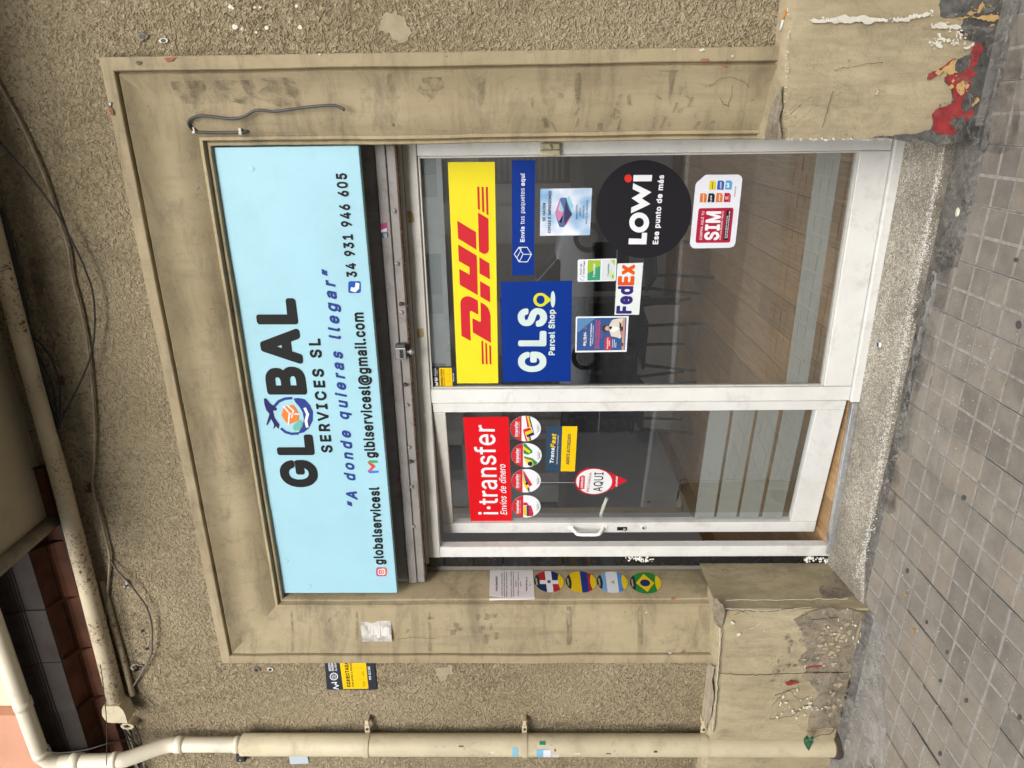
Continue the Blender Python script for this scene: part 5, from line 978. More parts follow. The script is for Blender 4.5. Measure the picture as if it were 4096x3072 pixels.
for i, (fr, pts, pln) in enumerate(((C20, [(1205, 318), (1240, 313), (1248, 325), (1225, 335)], PB), (C20, [(1030, 320), (1060, 312), (1050, 328)], PB), (C20, [(1418, 358), (1436, 355), (1434, 372), (1420, 370)], PB), (C10, [(405, 353), (425, 350), (415, 360)], PB), (C22, [(775, 662), (795, 657), (790, 672)], PSL), (C22, [(862, 648), (876, 645), (872, 658)], PSL), (C22, [(1010, 908), (1035, 905), (1025, 918)], PB))):
    patch('white_paint_flake', fr, pts, WHT, surround, .0035, 110 + i, .16, pln, .001)

def m_grime(name, col, lo=.40, hi=.72, amt=.6, sc=12, st=(1, 1, 1)):
    t = NT(name)
    t.done(col, .85, None, 0, .1)
    tr = t.n('ShaderNodeBsdfTransparent')
    mx = t.n('ShaderNodeMixShader')
    t.l(t.ramp(t.noise(sc, 8, .75, .6, stretch=st), lo, hi, 0, amt), mx.inputs[0])
    t.l(tr.outputs[0], mx.inputs[1]); t.l(t.b.outputs[0], mx.inputs[2])
    t.l(mx.outputs[0], t.out.inputs['Surface'])
    return t.m
GRM_SHD = m_grime('brown_grime_shade', (.085, .068, .045))
GRM2 = m_grime('fine_brown_grime', (.11, .088, .06), .46, .66, .6, 26)
GHO = m_grime('sticker_ghost', (.16, .13, .09), .3, .7, .55, 30)
def on_moulding(name, fr, pts, mat, seed, side, amp=.1, k=0):
    # drape a stain over the splayed face of the surround
    P = rough_loop([(PSR if side == 'R' else PSL).at(fr, a, b) for a, b in pts], amp, 2, seed)
    out = []
    for p in P:
        w = (XR - p.x) if side == 'R' else (p.x - XL)
        tt = min(1, max(0, (w - .063) / .2))
        out.append(Vector((p.x, 2.606 + .078 * (tt + .10 * math.sin(2 * math.pi * tt)) - .0045 - k * .0004, p.z)))
    c_ = sum(out, Vector()) / len(out)
    return build(name, [c_] + out, [(0, 1 + i, 1 + (i + 1) % len(out)) for i in range(len(out))], mat, surround)
q = 0
for side, fr, pts in (('R', C10, [(845, 480), (880, 480), (882, 620), (895, 760), (905, 820), (890, 825), (868, 740), (855, 600)]), ('R', C00, [(1100, 530), (1320, 520), (1335, 600), (1345, 720), (1290, 760), (1200, 690), (1120, 600)]), ('R', C00, [(1390, 520), (1650, 520), (1655, 690), (1500, 660), (1400, 600)]), ('R', C10, [(0, 510), (230, 500), (265, 560), (285, 700), (150, 690), (0, 640)]),
                      ('R', C10, [(1080, 500), (1200, 500), (1220, 600), (1120, 660), (1040, 580)]), ('R', C10, [(1440, 500), (1490, 490), (1480, 640), (1450, 700), (1420, 620)]), ('R', C20, [(415, 470), (440, 470), (438, 640), (425, 700), (412, 640)]), ('R', C20, [(1020, 470), (1060, 470), (1045, 560), (1030, 680), (1015, 700), (1020, 560)]), ('R', C20, [(940, 455), (1090, 455), (1060, 470), (970, 468)])):
    q += 1
    on_moulding('grime_stain', fr, pts, GRM2 if q in (2, 3, 4, 5) else GRM_SHD, 600 + q, side, .06, q % 5)
rg = random.Random(77)
for i in range(26):
    a, b = rg.uniform(100, 1300), rg.uniform(600, 800)
    w, h_, sk = rg.uniform(12, 34), rg.uniform(20, 75), rg.uniform(-35, 35)
    on_moulding('sticker_ghost', C20, [(a, b), (a + w, b), (a + w + sk, b + h_), (a + sk, b + h_)], GHO, 640 + i, 'R', .05, i % 7)
for i in range(14):
    a, b = rg.uniform(920, 1640), rg.uniform(640, 800)
    w, h_ = rg.uniform(15, 40), rg.uniform(20, 60)
    on_moulding('sticker_ghost', C12, [(a, b), (a + w, b + 5), (a + w - 8, b + h_), (a - 5, b + h_)], GHO, 690 + i, 'L', .1, i % 7)
for i, (a, b0, b1) in enumerate(((228, 640, 905), (650, 640, 900), (1120, 640, 900))):
    on_moulding('rubbed_band', C12, [(a, b0), (a + 12, b0), (a + 16, b1), (a - 6, b1)], GRM_SHD, 720 + i, 'L', .06, i)
for i, a in enumerate((370, 830)):
    on_moulding('rubbed_band', C22, [(a - 18, 610), (a + 14, 605), (a + 20, 860), (a - 14, 870)], GHO, 730 + i, 'L', .08, i)
# chalky dabs on the stucco, plugs and holes
PW = Plane((0, Y_ST, 0), (0, -1, 0))
wall = [o for o in bpy.data.objects if o.name.startswith('stucco_wall')][0]
for i, (a, b, r) in enumerate(((1495, 45, 15), (1525, 175, 19), (1512, 55, 10), (1570, 188, 8), (1655, 50, 9))):
    patch('plaster_dab', C00, [(a - r, b), (a - r * .3, b - r), (a + r * .8, b - r * .5), (a + r, b + r * .4), (a, b + r), (a - r * .7, b + r * .6)], WHT, wall, .006, 130 + i, .2)
for i, (a, b, r) in enumerate(((265, 40, 12), (288, 178, 15), (72, 180, 14), (30, 48, 9), (5, 210, 9))):
    patch('plaster_dab', C10, [(a - r, b), (a - r * .3, b - r), (a + r * .8, b - r * .5), (a + r, b + r * .4), (a, b + r), (a - r * .7, b + r * .6)], WHT, wall, .006, 140 + i, .2)
for i, (fr, a, b, r) in enumerate(((C00, 928, 238, 20), (C00, 1065, 265, 15), (C00, 898, 405, 11), (C02, 925, 768, 9), (C02, 955, 882, 9), (C12, 95, 1015, 10), (C12, 5, 1018, 12), (C02, 880, 1000, 16), (C02, 915, 998, 12), (C00, 82, 635, 8), (C00, 128, 838, 8))):
    pl_ = PB if (fr is C00 and a == 898) else PW
    L = [pl_.at(fr, x, y, .0085 if pl_ is PW else .003) for x, y in ellipse_px(a, b, r * 1.1, r * .8, 12)]
    sheet('drill_hole', [L], BLACK, wall, pl_.n, .004)
    if r > 9:
        patch('chipped_rim', fr, [(x, y) for x, y in ellipse_px(a, b, r * 2.0, r * 1.3, 9)], WHT if i % 2 else CEMENT, wall, .0072 if pl_ is PW else .0015, 150 + i, .25, pl_, .004)
CRK = plain('crack_dark', (.04, .03, .02), .9)
def crack(fr, pts, seed, parent, plane, lift=.009, wd=.0016, mat=None):
    rg = random.Random(seed)
    P = []
    for i in range(len(pts) - 1):
        for k in range(6):
            f = k / 6
            P.append(plane.at(fr, pts[i][0] + (pts[i + 1][0] - pts[i][0]) * f + rg.gauss(0, 3), pts[i][1] + (pts[i + 1][1] - pts[i][1]) * f + rg.gauss(0, 3), lift))
    MB().tube(P, wd / 2, 4).obj('hairline_crack', mat or CRK, parent)
for i, (fr, pts) in enumerate(((C02, [(835, 665), (880, 660), (885, 640)]), (C02, [(1000, 1240), (960, 1190), (930, 1130), (900, 1080)]), (C02, [(840, 1040), (870, 1160), (930, 1180)]), (C02, [(1405, 990), (1420, 1030), (1460, 1010), (1468, 985)]), (C02, [(1425, 1080), (1440, 1050), (1430, 1020)]), (C02, [(1020, 1410), (1035, 1440), (1010, 1470)]), (C02, [(760, 520), (790, 600), (800, 640), (815, 700), (845, 830), (860, 900), (885, 1000)]))):
    crack(fr, pts, 800 + i, wall, PW)
for i, (fr, pts) in enumerate(((C20, [(1280, 558), (1340, 510), (1410, 495), (1480, 515), (1545, 570)]), (C20, [(1350, 630), (1365, 670), (1400, 690), (1420, 620), (1430, 540)]), (C12, [(915, 822), (1000, 815), (1210, 815)]))):
    P_ = PSR if fr is C20 else PSL
    crack(fr, pts, 820 + i, surround, P_, .004, .0012)
for i, (fr, pts, pl_) in enumerate(((C32, [(240, 1020), (400, 1030), (540, 1025)], pl_l), (C32, [(270, 690), (400, 680), (460, 675)], pl_l), (C32, [(20, 1250), (100, 1150), (200, 1120)], pl_l), (C30, [(345, 830), (380, 700), (420, 570)], pl_r), (C30, [(420, 460), (600, 420), (760, 400)], pl_r))):
    crack(fr, pts, 840 + i, pl_, PF, .0105, .0016)
PALE = plain('pale_chipped_edge', (.52, .48, .38), .9, .3, 60)
for i, (pts, mt, w_) in enumerate((([(1380, 561), (1659, 562), (1985, 558), (2200, 556)], PALE, .0028), ([(1380, 622), (1520, 625), (1659, 628), (1990, 606)], PALE, .003), ([(1380, 626), (1520, 630), (1659, 632), (1990, 611)], CRK, .003), ([(1340, 1037), (1500, 1046), (1659, 1042), (1900, 1036), (2190, 1028)], CRK, .0026), ([(1345, 740), (1338, 900), (1325, 1100), (1310, 1300), (1290, 1440)], PALE, .003), ([(1356, 740), (1349, 900), (1336, 1100), (1322, 1300), (1302, 1440)], CRK, .003), ([(1660, 1330), (1800, 1320), (1900, 1240), (1960, 1250)], CRK, .002), ([(1500, 760), (1560, 740), (1620, 700)], PALE, .002), ([(1700, 1180), (1800, 1150), (1850, 1210), (1930, 1190)], CRK, .002), ([(1440, 660), (1480, 640), (1540, 650)], CRK, .0015))):
    crack(C22, pts, 860 + i, pl_l, PF, .0085, w_, mt)
for i, (fr, pts) in enumerate(((C01, [(190, 0), (240, 0), (300, 300), (380, 640), (440, 860), (520, 1200), (600, 1480), (560, 1500), (480, 1230), (400, 900), (330, 640), (250, 300)]), (C02, [(720, 330), (765, 340), (805, 560), (855, 800), (895, 1000), (935, 1180), (900, 1185), (850, 1000), (810, 800), (770, 560)]), (C12, [(-60, 1370), (600, 1365), (1100, 1370), (1700, 1368), (2300, 1365), (2860, 1360), (2860, 1440), (1700, 1438), (600, 1435), (-60, 1440)]), (C00, [(700, 345), (1100, 335), (1659, 325), (1659, 362), (1100, 372), (700, 372)]))):
    patch('dirt_shade_band', fr, pts, GRM_SHD, wall, .0105, 880 + i, .08, PW, .0005)  # dirt lines, the drainpipe's shadow painted in, a darker strip beside the surround
patch('trowelled_mend', C10, [(830, 90), (900, 60), (960, 110), (1000, 190), (985, 260), (920, 270), (870, 215), (800, 150)], plain('trowelled_mortar', (.29, .24, .155), .85, .15, 30, .8, 45), wall, .0025, 170, .3, PW, .006)
patch('trowelled_mend', C12, [(1150, 990), (1260, 985), (1290, 1040), (1230, 1090), (1160, 1050)], plain('trowelled_mortar', (.29, .24, .155)), wall, .0025, 171, .3, PW, .006)

# steel beam over the shopfront
mb = MB()
for z0, z1, y0 in ((2.128, 2.30, 2.812), (2.086, 2.126, 2.80), (2.048, 2.084, 2.806)):
    mb.box(-2.092, -.085, y0, 2.95, z0, z1, .003)
beam = mb.obj('lintel_beam', BEAM, bld)
boxo('soffit_board', -2.092, -.085, 2.80, 2.95, 2.302, 2.70, BLACK, bld)
mb = MB()
x = -2.09
while x < -.1:
    w = random.uniform(.02, .09)
    mb.box(x, min(x + w, -.09), 2.80 + random.uniform(0, .003), 2.83, 2.043 + random.uniform(0, .002), 2.0475)
    x += w + random.uniform(0, .02)
mb.obj('rusted_edge', RUST, beam)
for i, (a, b) in enumerate(((938, 310), (965, 832), (1000, 1330))):
    p = Plane((0, 2.803, 0), YN).at(C11, a, b)
    MB().tube([p + Vector((0, .004, 0)), p + Vector((0, -.008, 0)), p + Vector((.004, -.011, -.012))], [.008, .008, .005], 10).obj('bolt', RUST, beam, smooth=True)
for i, (fr, a, b) in enumerate(((C11, 942, 365), (C11, 980, 965), (C11, 993, 1240), (C11, 1008, 1495), (C12, 1020, 93), (C10, 895, 1365), (C11, 915, 50))):
    p = Plane((0, 2.803, 0), YN).at(fr, a, b)
    MB().tube([p + Vector((0, .004, 0)), p + Vector((0, -.003, 0)), p + Vector((0, -.004, 0))], [.008, .008, .004], 12).obj('rivet', BEAM, beam, smooth=True)

# strip of black tiles down the left of the shopfront
boxo('tile_backing', -2.093, -2.003, 2.906, 2.95, .06, 2.10, plain('dirty_grout', (.16, .15, .13), .9), bld)
zj = [2.084, 1.96, 1.815, 1.672, 1.529, 1.376, 1.236, 1.088, .944, .797, .654, .507, .362, .22, .075]
for k in range(len(zj) - 1):
    boxo('tile', -2.064, -2.003, 2.893 + random.uniform(0, .002), 2.909, zj[k + 1] + .0012, zj[k] - .0012, BTILE, bld, .0015)
PT = Plane((0, 2.8925, 0), YN)
scatter('paint_splash', C22, [(750, 300), (840, 300), (870, 312), (800, 306)], 70, (26, 6), 8, WHITE_P, bld, .002, 540, PT, .0006)
scatter('paint_splash', C32, [(240, 302), (272, 304), (360, 300), (390, 325)], 60, (14, 9), 10, WHITE_P, bld, .002, 541, PT, .0006)

# terrazzo step
mb = MB()
nx = 70
sec = [(2.655, -.06), (2.652, .0), (2.650, .035), (2.652, .047), (2.660, .055), (2.675, .0585), (2.72, .066), (2.80, .076), (2.90, .086), (2.96, .09)]
for i in range(nx + 1):
    x = -2.06 + (2.06 - .07) * i / nx
    pull = max(0, (-1.86 - x)) * .35
    for y, z in sec:
        e = noise.noise(Vector((x * 4, z * 9, 1))) * .004 + noise.noise(Vector((x * 23, z * 20 + y * 20, 2))) * .0016
        mb.V.append(Vector((x, y - (pull if y < 2.7 else pull * max(0, (2.9 - y) / .2)) + e, z + (e * .6 if y > 2.66 else 0))))
ns = len(sec)
for i in range(nx):
    for j in range(ns - 1):
        a = i * ns + j
        mb.F.append((a, a + ns, a + ns + 1, a + 1)); mb.fm.append(1 if j < 3 else 0)
step = mb.obj('doorstep', TERRAZZO, bld, smooth=True, mats=[m_terrazzo('grimy_terrazzo', .75)])
# limewashed edge of the step, where feet have worn it bright
rg = random.Random(4)
PN = Plane((0, 2.70, .06), (0, -.1, 1))
LIME = plain('limy_worn_edge', (.60, .58, .53), .8, .2, 160)
scatter('worn_edge_chips', C31, [(1020, -60), (965, 200), (920, 460), (865, 720), (806, 1000), (748, 1300), (695, 1659), (640, 1900), (590, 2090)], 1300, (14, 6), 5.5, LIME, step, .0035, 530, Plane((0, 2.66, .0535), (0, -.5, 1)), .0008)
scatter('worn_edge_chips', C30, [(1110, 1130), (1060, 1350), (1030, 1560), (1015, 1659)], 260, (14, 6), 5.5, LIME, step, .0035, 531, Plane((0, 2.66, .0535), (0, -.5, 1)), .0008)
mb = MB()
c = Plane((0, 0, .076), (0, 0, 1)).at(C31, 717, 575)
for k in range(24):
    a0, a1 = 2 * math.pi * k / 24, 2 * math.pi * (k + 1) / 24
    for r0, r1, z0, z1 in ((.010, .020, .006, .0075), (.020, .0235, .0075, .0015), (.007, .010, -.002, .006)):
        mb.add([c + Vector((r0 * math.cos(a0), r0 * math.sin(a0), z0)), c + Vector((r0 * math.cos(a1), r0 * math.sin(a1), z0)), c + Vector((r1 * math.cos(a1), r1 * math.sin(a1), z1)), c + Vector((r1 * math.cos(a0), r1 * math.sin(a0), z1))], [(0, 1, 2, 3)])
sock = mb.obj('bolt_socket', STEEL, step, smooth=True)
sheet('socket_hole', [[c + Vector((.0105 * math.cos(k), .0105 * math.sin(k), .003)) for k in [i * math.pi / 8 for i in range(16)]]], BLACK, sock, Vector((0, 0, 1)), .002)

# balcony soffit with its bead, glazed cornice to the left of it
SOF = plain('smooth_soffit_plaster', (.44, .37, .25), .75, .1, 1.6, .15, 30, dirt=(.2, .16, .1), damt=.5, dscale=3)
boxo('balcony_soffit', -1.633, 2.2, 1.95, 2.64, 3.64, 3.90, SOF, bld)
MB().tube([(-1.612, 2.62, 3.622), (-1.612, 1.95, 3.622)], .030, 12).obj('soffit_bead', plain('rough_cement_bead', (.21, .175, .12), .9, .3, 20, .8, 60), bld, smooth=True)
GRY = plain('grey_glazed_tile', (.030, .025, .023), .8, .3, 6, dirt=(.030, .015, .009), damt=.95, dscale=9, rnd=.18, spec=.1)
BRN = plain('red_brown_glazed_tile', (.085, .034, .020), .75, .4, 7, dirt=(.03, .02, .015), damt=.6, dscale=6, rnd=.22, spec=.12)
cpro_b = [(2.635, 3.585), (2.60, 3.600), (2.595, 3.64), (2.588, 3.655), (2.592, 3.662), (2.585, 3.668), (2.588, 3.676), (2.568, 3.692), (2.54, 3.70), (2.513, 3.698)]
cpro_g = [(2.512, 3.692), (2.505, 3.694), (2.500, 3.78), (2.494, 3.784), (2.498, 3.792), (2.490, 3.797), (2.494, 3.804), (2.483, 3.812), (2.476, 3.85), (2.470, 3.858), (2.474, 3.868), (2.66, 3.874)]
xj = [-1.35, -1.71, -2.009, -2.299, -2.59, -2.88, -3.17, -3.46, -3.75, -4.04]
for k in range(len(xj) - 1):
    for nm, pr, mt in (('cornice_tile', cpro_b, BRN), ('cornice_tile', cpro_g, GRY)):
        mb = MB()
        xa, xb = xj[k] - .0018, xj[k + 1] + .0018
        dy = random.uniform(-.003, .003)
        for xx in (xa, xb):
            mb.V += [Vector((xx, y + dy, z + dy * .5)) for y, z in pr]
        n_ = len(pr)
        for j in range(n_ - 1):
            mb.F.append((j, j + 1, n_ + j + 1, n_ + j)); mb.fm.append(0)
        mb.F.append(tuple(range(n_))); mb.fm.append(0)
        mb.F.append(tuple(range(n_, 2 * n_))[::-1]); mb.fm.append(0)
        mb.obj(nm, mt, bld)
boxo('cornice_core', -4.2, -1.4, 2.53, 2.66, 3.702, 3.855, plain('dark_mortar', (.04, .035, .03), .9), bld)
for k in range(8):
    boxo('eaves_tile', -1.42 - k * .35, -1.42 - (k + 1) * .35 + .004, 2.44, 2.66, 3.876, 3.893, plain('thin_terracotta', (.52, .27, .17), .75, .15, 9, rnd=.12), bld)

# ------------------------------------------------------------------ pavement
pave = empty('sidewalk', (-1.2, 1.9, 0), kind='structure')
X0, PX, Y0, PY = -.688, .1955, 2.503, .1935
JOINT = plain('dusty_joint', (.29, .272, .245), .95, .25, 40, .5, 120, dirt=(.09, .085, .08), damt=.75, dscale=7)
mb = MB()
mb.add([(-6.5, .9, gz(-6.5) - .009), (3.0, .9, gz(3.0) - .009), (3.0, 2.8, gz(3.0) - .009), (-6.5, 2.8, gz(-6.5) - .009)], [(0, 1, 2, 3)])
mb.obj('bedding', JOINT, pave)
def tile_mesh(seed):
    """a square paving tile: four low pads, chamfered, with sunk grooves between"""
    rg = random.Random(seed)
    mb = MB()
    g, c = .0048, .003
    for ix in (0, 1):
        for iy in (0, 1):
            x0 = -PX / 2 + ix * PX / 2 + (.0028 if ix == 0 else g * .8)
            x1 = -PX / 2 + (ix + 1) * PX / 2 - (g * .8 if ix == 0 else .0028)
            y0 = -PY / 2 + iy * PY / 2 + (.0028 if iy == 0 else g * .8)
            y1 = -PY / 2 + (iy + 1) * PY / 2 - (g * .8 if iy == 0 else .0028)
            h = rg.uniform(-.0006, .0006)
            b = [(x0, y0), (x1, y0), (x1, y1), (x0, y1)]
            t = [(x0 + c, y0 + c), (x1 - c, y0 + c), (x1 - c, y1 - c), (x0 + c, y1 - c)]
            V = [(x, y, -.0068) for x, y in b] + [(x, y, h) for x, y in t]
            mb.add(V, [(0, 1, 5, 4), (1, 2, 6, 5), (2, 3, 7, 6), (3, 0, 4, 7), (4, 5, 6, 7)])
    e = .0014
    mb.add([(-PX / 2 + e, -PY / 2 + e, -.0022), (PX / 2 - e, -PY / 2 + e, -.0022), (PX / 2 - e, PY / 2 - e, -.0022), (-PX / 2 + e, PY / 2 - e, -.0022)], [(0, 1, 2, 3)], 1)
    me = bpy.data.meshes.new('tile')
    me.from_pydata([tuple(v) for v in mb.V], [], mb.F)
    me.materials.append(TILE)
    me.materials.append(JOINT)
    for p, i in zip(me.polygons, mb.fm):
        p.material_index = i
    return me
tms = [tile_mesh(i) for i in range(5)]
rg = random.Random(11)
tiles = []
for j in range(6):
    for i in range(-7, 20):
        x, y = X0 - PX * (i + .5), Y0 - PY * (j + .5)
        if y < 1.45 or x < -4.3 or x > 1.0:
            continue
        o = bpy.data.objects.new('tile', tms[rg.randrange(5)])
        COL.objects.link(o)
        o.parent = pave
        o.location = Vector((x, y, gz(x) + rg.uniform(-.0012, .0012))) - ORG[pave.name]
        o.rotation_euler = (rg.uniform(-.008, .008), .018 + rg.uniform(-.008, .008), rg.choice((0, 0, math.pi)) + rg.uniform(-.004, .004))
        tiles.append(o)
hm = bpy.data.meshes.new('half_tile')
mb = MB()
for ix in (0, 1):
    x0 = -PX / 2 + ix * PX / 2 + (.0028 if ix == 0 else .0038)
    x1 = -PX / 2 + (ix + 1) * PX / 2 - (.0038 if ix == 0 else .0028)
    y0, y1, c = .0028, PY / 2 - .004, .003
    mb.add([(x0, y0, -.0068), (x1, y0, -.0068), (x1, y1, -.0068), (x0, y1, -.0068), (x0 + c, y0 + c, 0), (x1 - c, y0 + c, 0), (x1 - c, y1 - c, 0), (x0 + c, y1 - c, 0)], [(0, 1, 5, 4), (1, 2, 6, 5), (2, 3, 7, 6), (3, 0, 4, 7), (4, 5, 6, 7)])
mb.add([(-PX / 2 + .0014, .0014, -.0022), (PX / 2 - .0014, .0014, -.0022), (PX / 2 - .0014, PY / 2, -.0022), (-PX / 2 + .0014, PY / 2, -.0022)], [(0, 1, 2, 3)], 1)
hm.from_pydata([tuple(v) for v in mb.V], [], mb.F)
hm.materials.append(TILE); hm.materials.append(JOINT)
for p, i in zip(hm.polygons, mb.fm):
    p.material_index = i
for i in range(-1, 7):
    x = X0 - PX * (i + .5)
    o = bpy.data.objects.new('tile', hm)
    COL.objects.link(o)
    o.parent = pave
    o.location = Vector((x, Y0, gz(x) + .002 + rg.uniform(-.001, .001))) - ORG[pave.name]
    o.rotation_euler = (.03, .018, rg.uniform(-.006, .006))
# cut row against the step
CT = plain('cement_strip', (.135, .125, .112), .9, .3, 12, .6, 60, dirt=(.05, .048, .045), damt=.8, dscale=6)
mb = MB()
nx = 120
for i in range(nx + 1):
    x = 1.0 - 5.2 * i / nx
    w = noise.noise(Vector((x * 9, 0, 3))) * .006 + noise.noise(Vector((x * 31, 0, 3))) * .003
    wallside = 2.54 if (x > -.07 or x < -2.06) else 2.66
    y_ = 2.598 if -2.05 < x < -.53 else 2.503
    mb.V += [Vector((x, y_ - .006 + w, gz(x) - .006)), Vector((x, y_ + .002 + w, gz(x) + .004)), Vector((x, y_ + .02, gz(x) + .007 + w * .3)), Vector((x, wallside, gz(x) + (.012 if wallside > 2.6 else .024))), Vector((x, wallside + .03, gz(x) + (.014 if wallside > 2.6 else .03)))]
for i in range(nx):
    for j in range(4):
        a = i * 5 + j
        mb.F.append((a, a + 5, a + 6, a + 1)); mb.fm.append(0)
mb.obj('cement_strip', CEMENT_M, pave, smooth=True)
PG = Plane((0, 0, gz(0)), (.018, 0, 1))
MORT = plain('spilt_mortar', (.25, .238, .218), .95, .35, 22, .9, 60, dirt=(.09, .085, .078), damt=.85, dscale=14)
patch('spilt_mortar', C32, [(560, 1110), (585, 1000), (600, 900), (615, 780), (625, 660), (660, 640), (680, 700), (700, 790), (660, 850), (672, 950), (690, 1040), (640, 1080), (590, 1180), (540, 1260), (500, 1390), (530, 1190)], MORT, pave, .0028, 201, .2, PG, .004)
scatter('mortar_specks', C32, [(640, 700), (700, 850), (690, 1000), (620, 1150), (560, 1300), (540, 1480)], 130, (34, 40), 22, MORT, pave, .0022, 520, PG, .001)
scatter('mortar_specks', C31, [(1080, 60), (990, 500), (900, 900), (830, 1250), (760, 1600)], 150, (26, 30), 16, MORT, pave, .0075, 521, PG, .001)
scatter('pale_specks', G4, [(300, 300), (1000, 300), (1700, 700), (900, 1200), (500, 1000), (1500, 1500)], 160, (260, 260), 7, plain('pale_speck', (.5, .49, .46), .8), pave, .0028, 522, PG, .0008)
scatter('pale_specks', G5, [(500, 300), (1100, 500), (700, 1000), (1200, 1400)], 110, (180, 200), 6, plain('pale_speck', (.5, .49, .46)), pave, .0028, 523, PG, .0008)
scatter('earth_crumbs', C32, [(560, 1020), (520, 1240), (430, 1400), (490, 1480)], 110, (16, 20), 9, plain('dark_earth', (.05, .038, .028)), pave, .031, 524, PG, .002)
patch('mortar_ridge', G7, [(1290, 40), (1215, 200), (1150, 420), (1090, 650), (1050, 900), (1010, 1080), (960, 1300), (910, 1520), (900, 1640), (950, 1640), (985, 1400), (1040, 1150), (1085, 950), (1120, 850), (1160, 600), (1210, 350), (1260, 200), (1330, 40)], MORT, pave, .006, 202, .28, PG, .006)
patch('mortar_ridge', C31, [(1120, 10), (1080, 180), (1040, 330), (985, 560), (950, 650), (930, 760), (905, 880), (925, 880), (955, 740), (975, 640), (1005, 560), (1050, 380), (1095, 190), (1135, 10)], MORT, pave, .009, 203, .3, PG, .008)
# earth where the downpipe goes in
patch('earth_hollow', C32, [(575, 1000), (560, 1130), (530, 1200), (510, 1330), (485, 1400), (490, 1500), (500, 1590), (440, 1600), (380, 1440), (430, 1400), (500, 1250), (550, 1060)], plain('dark_earth', (.05, .038, .028), .95, .5, 40, .9, 60), pave, .029, 204, .1, PG, .02)
HAZE_M = m_grime('dried_mortar_film', (.42, .40, .37), .36, .62, .75, 11)
patch('dried_mortar_film', C32, [(640, 640), (740, 700), (770, 900), (740, 1120), (770, 1400), (740, 1659), (500, 1659), (520, 1300), (575, 1050)], HAZE_M, pave, .0021, 205, .12, PG, .0004)
SOOT = m_grime('black_pavement_grime', (.04, .038, .036), .42, .72, .55, 9)
patch('pavement_grime', G7, [(1280, 0), (1371, 0), (1371, 900), (1300, 1659), (900, 1659), (950, 1350), (1050, 1000), (1150, 500)], SOOT, pave, .0095, 206, .1, PG, .0004)
patch('pavement_grime', C31, [(1110, 0), (1230, 0), (1130, 400), (1010, 850), (930, 1250), (850, 1659), (740, 1659), (830, 1200), (920, 850), (1000, 500)], SOOT, pave, .0125, 207, .1, PG, .0004)
# gum, a pebble, fallen scraps
GUM = plain('trodden_gum', (.07, .068, .066), .7, .3, 30)
for i, (fr, a, b, rx, ry) in enumerate(((G3, 915, 1060, 18, 30), (G4, 352, 762, 18, 30), (G4, 1398, 992, 18, 24), (G4, 1142, 798, 16, 18), (G4, 1208, 515, 13, 24), (G4, 1138, 1518, 16, 24), (G5, 1365, 235, 26, 40), (G6, 1290, 1215, 26, 26), (G4, 1005, 220, 10, 18), (G3, 1540, 250, 28, 30), (G4, 1925, 1160, 20, 28))):
    L = [PG.at(fr, x, y, .0024) for x, y in ellipse_px(a, b, rx, ry, 18)]
    sheet('chewing_gum', [rough_loop(L, .06, 1, 210 + i)], GUM, pave, PG.n, .002)

road = boxo('road', -60, 60, -14.4, -1.3, -.35, -.16, plain('asphalt', (.075, .074, .073), .85, .2, 3, .4, 200), kind='structure')
mb = MB()
for k in range(14):
    mb.box(-40 + k * 6, -37.2 + k * 6, -7.06, -6.94, -.158, -.156)
mb.obj('lane_marking', plain('road_paint', (.62, .62, .6), .7), road)
boxo('kerb', -60, 60, -1.3, -1.1, -.30, -.02, plain('granite_kerb', (.34, .33, .32), .7, .2, 20), kind='structure')
boxo('outer_sidewalk', -60, 60, -1.098, .9, -.3, -.012, plain('worn_paving', (.17, .158, .14), .85, .2, 5, .4, 60), kind='structure')
boxo('far_sidewalk', -60, 60, -18, -14.4, -.3, -.02, plain('worn_paving', (.19, .178, .16)), kind='structure')

# ------------------------------------------------------------------ shopfront
sf = empty('shopfront', (-.6, 2.9, .12), 'white aluminium shopfront with one fixed pane beside the door', 'shopfront')
yb = Y_FR + .05
boxo('stile', -2.001, -1.942, Y_FR, yb, .085, 2.035, ALU, sf, .003)
boxo('stile', -.132, -.072, Y_FR, yb, .123, 1.975, ALU, sf, .003)
MB().box(-2.001, -.078, Y_FR - .003, yb, 1.977, 2.034, .003).obj('top_rail', ALU_G, sf)
MB().box(-2.03, -.078, Y_FR - .012, yb, 2.0355, 2.055, .002).obj('shutter_guide', ALU_G, sf)
MB().box(-2.03, -.078, Y_FR - .02, yb - .02, 2.0565, 2.072, .002).obj('shutter_guide', ALU_G, sf)
boxo('mullion', -1.185, -1.119, Y_FR - .002, yb, .121, 1.9755, ALU, sf, .003)
boxo('bottom_rail', -1.1175, -.1335, Y_FR + .001, yb, .121, .241, ALU, sf, .003)
boxo('sub_sill', -1.19, -.075, Y_FR - .014, yb, .076, .1195, ALU, sf, .004)
boxo('glazing_bead', -1.1175, -.1335, Y_FR + .006, Y_FR + .02, .2415, .250, ALU_G, sf, .001)
boxo('glazing_bead', -1.1175, -.1335, Y_FR + .006, Y_FR + .02, 1.967, 1.9755, ALU_G, sf, .001)
boxo('glazing_bead', -1.1175, -1.110, Y_FR + .006, Y_FR + .02, .2505, 1.9665, ALU_G, sf, .001)
boxo('glazing_bead', -.140, -.1335, Y_FR + .006, Y_FR + .02, .2505, 1.9665, ALU_G, sf, .001)
YG = Y_FR + .022
boxo('glass_pane', -1.116, -.134, YG, YG + .006, .242, 1.975, GLASS, sf)
boxo('frosted_band', -1.115, -.135, YG + .0075, YG + .0078, .303, .398, FROST, sf)
boxo('frosted_band', -1.115, -.135, YG + .0075, YG + .0078, 1.884, 1.974, m_frost('frosted_vinyl_upper', .72, (.34, .36, .38)), sf)
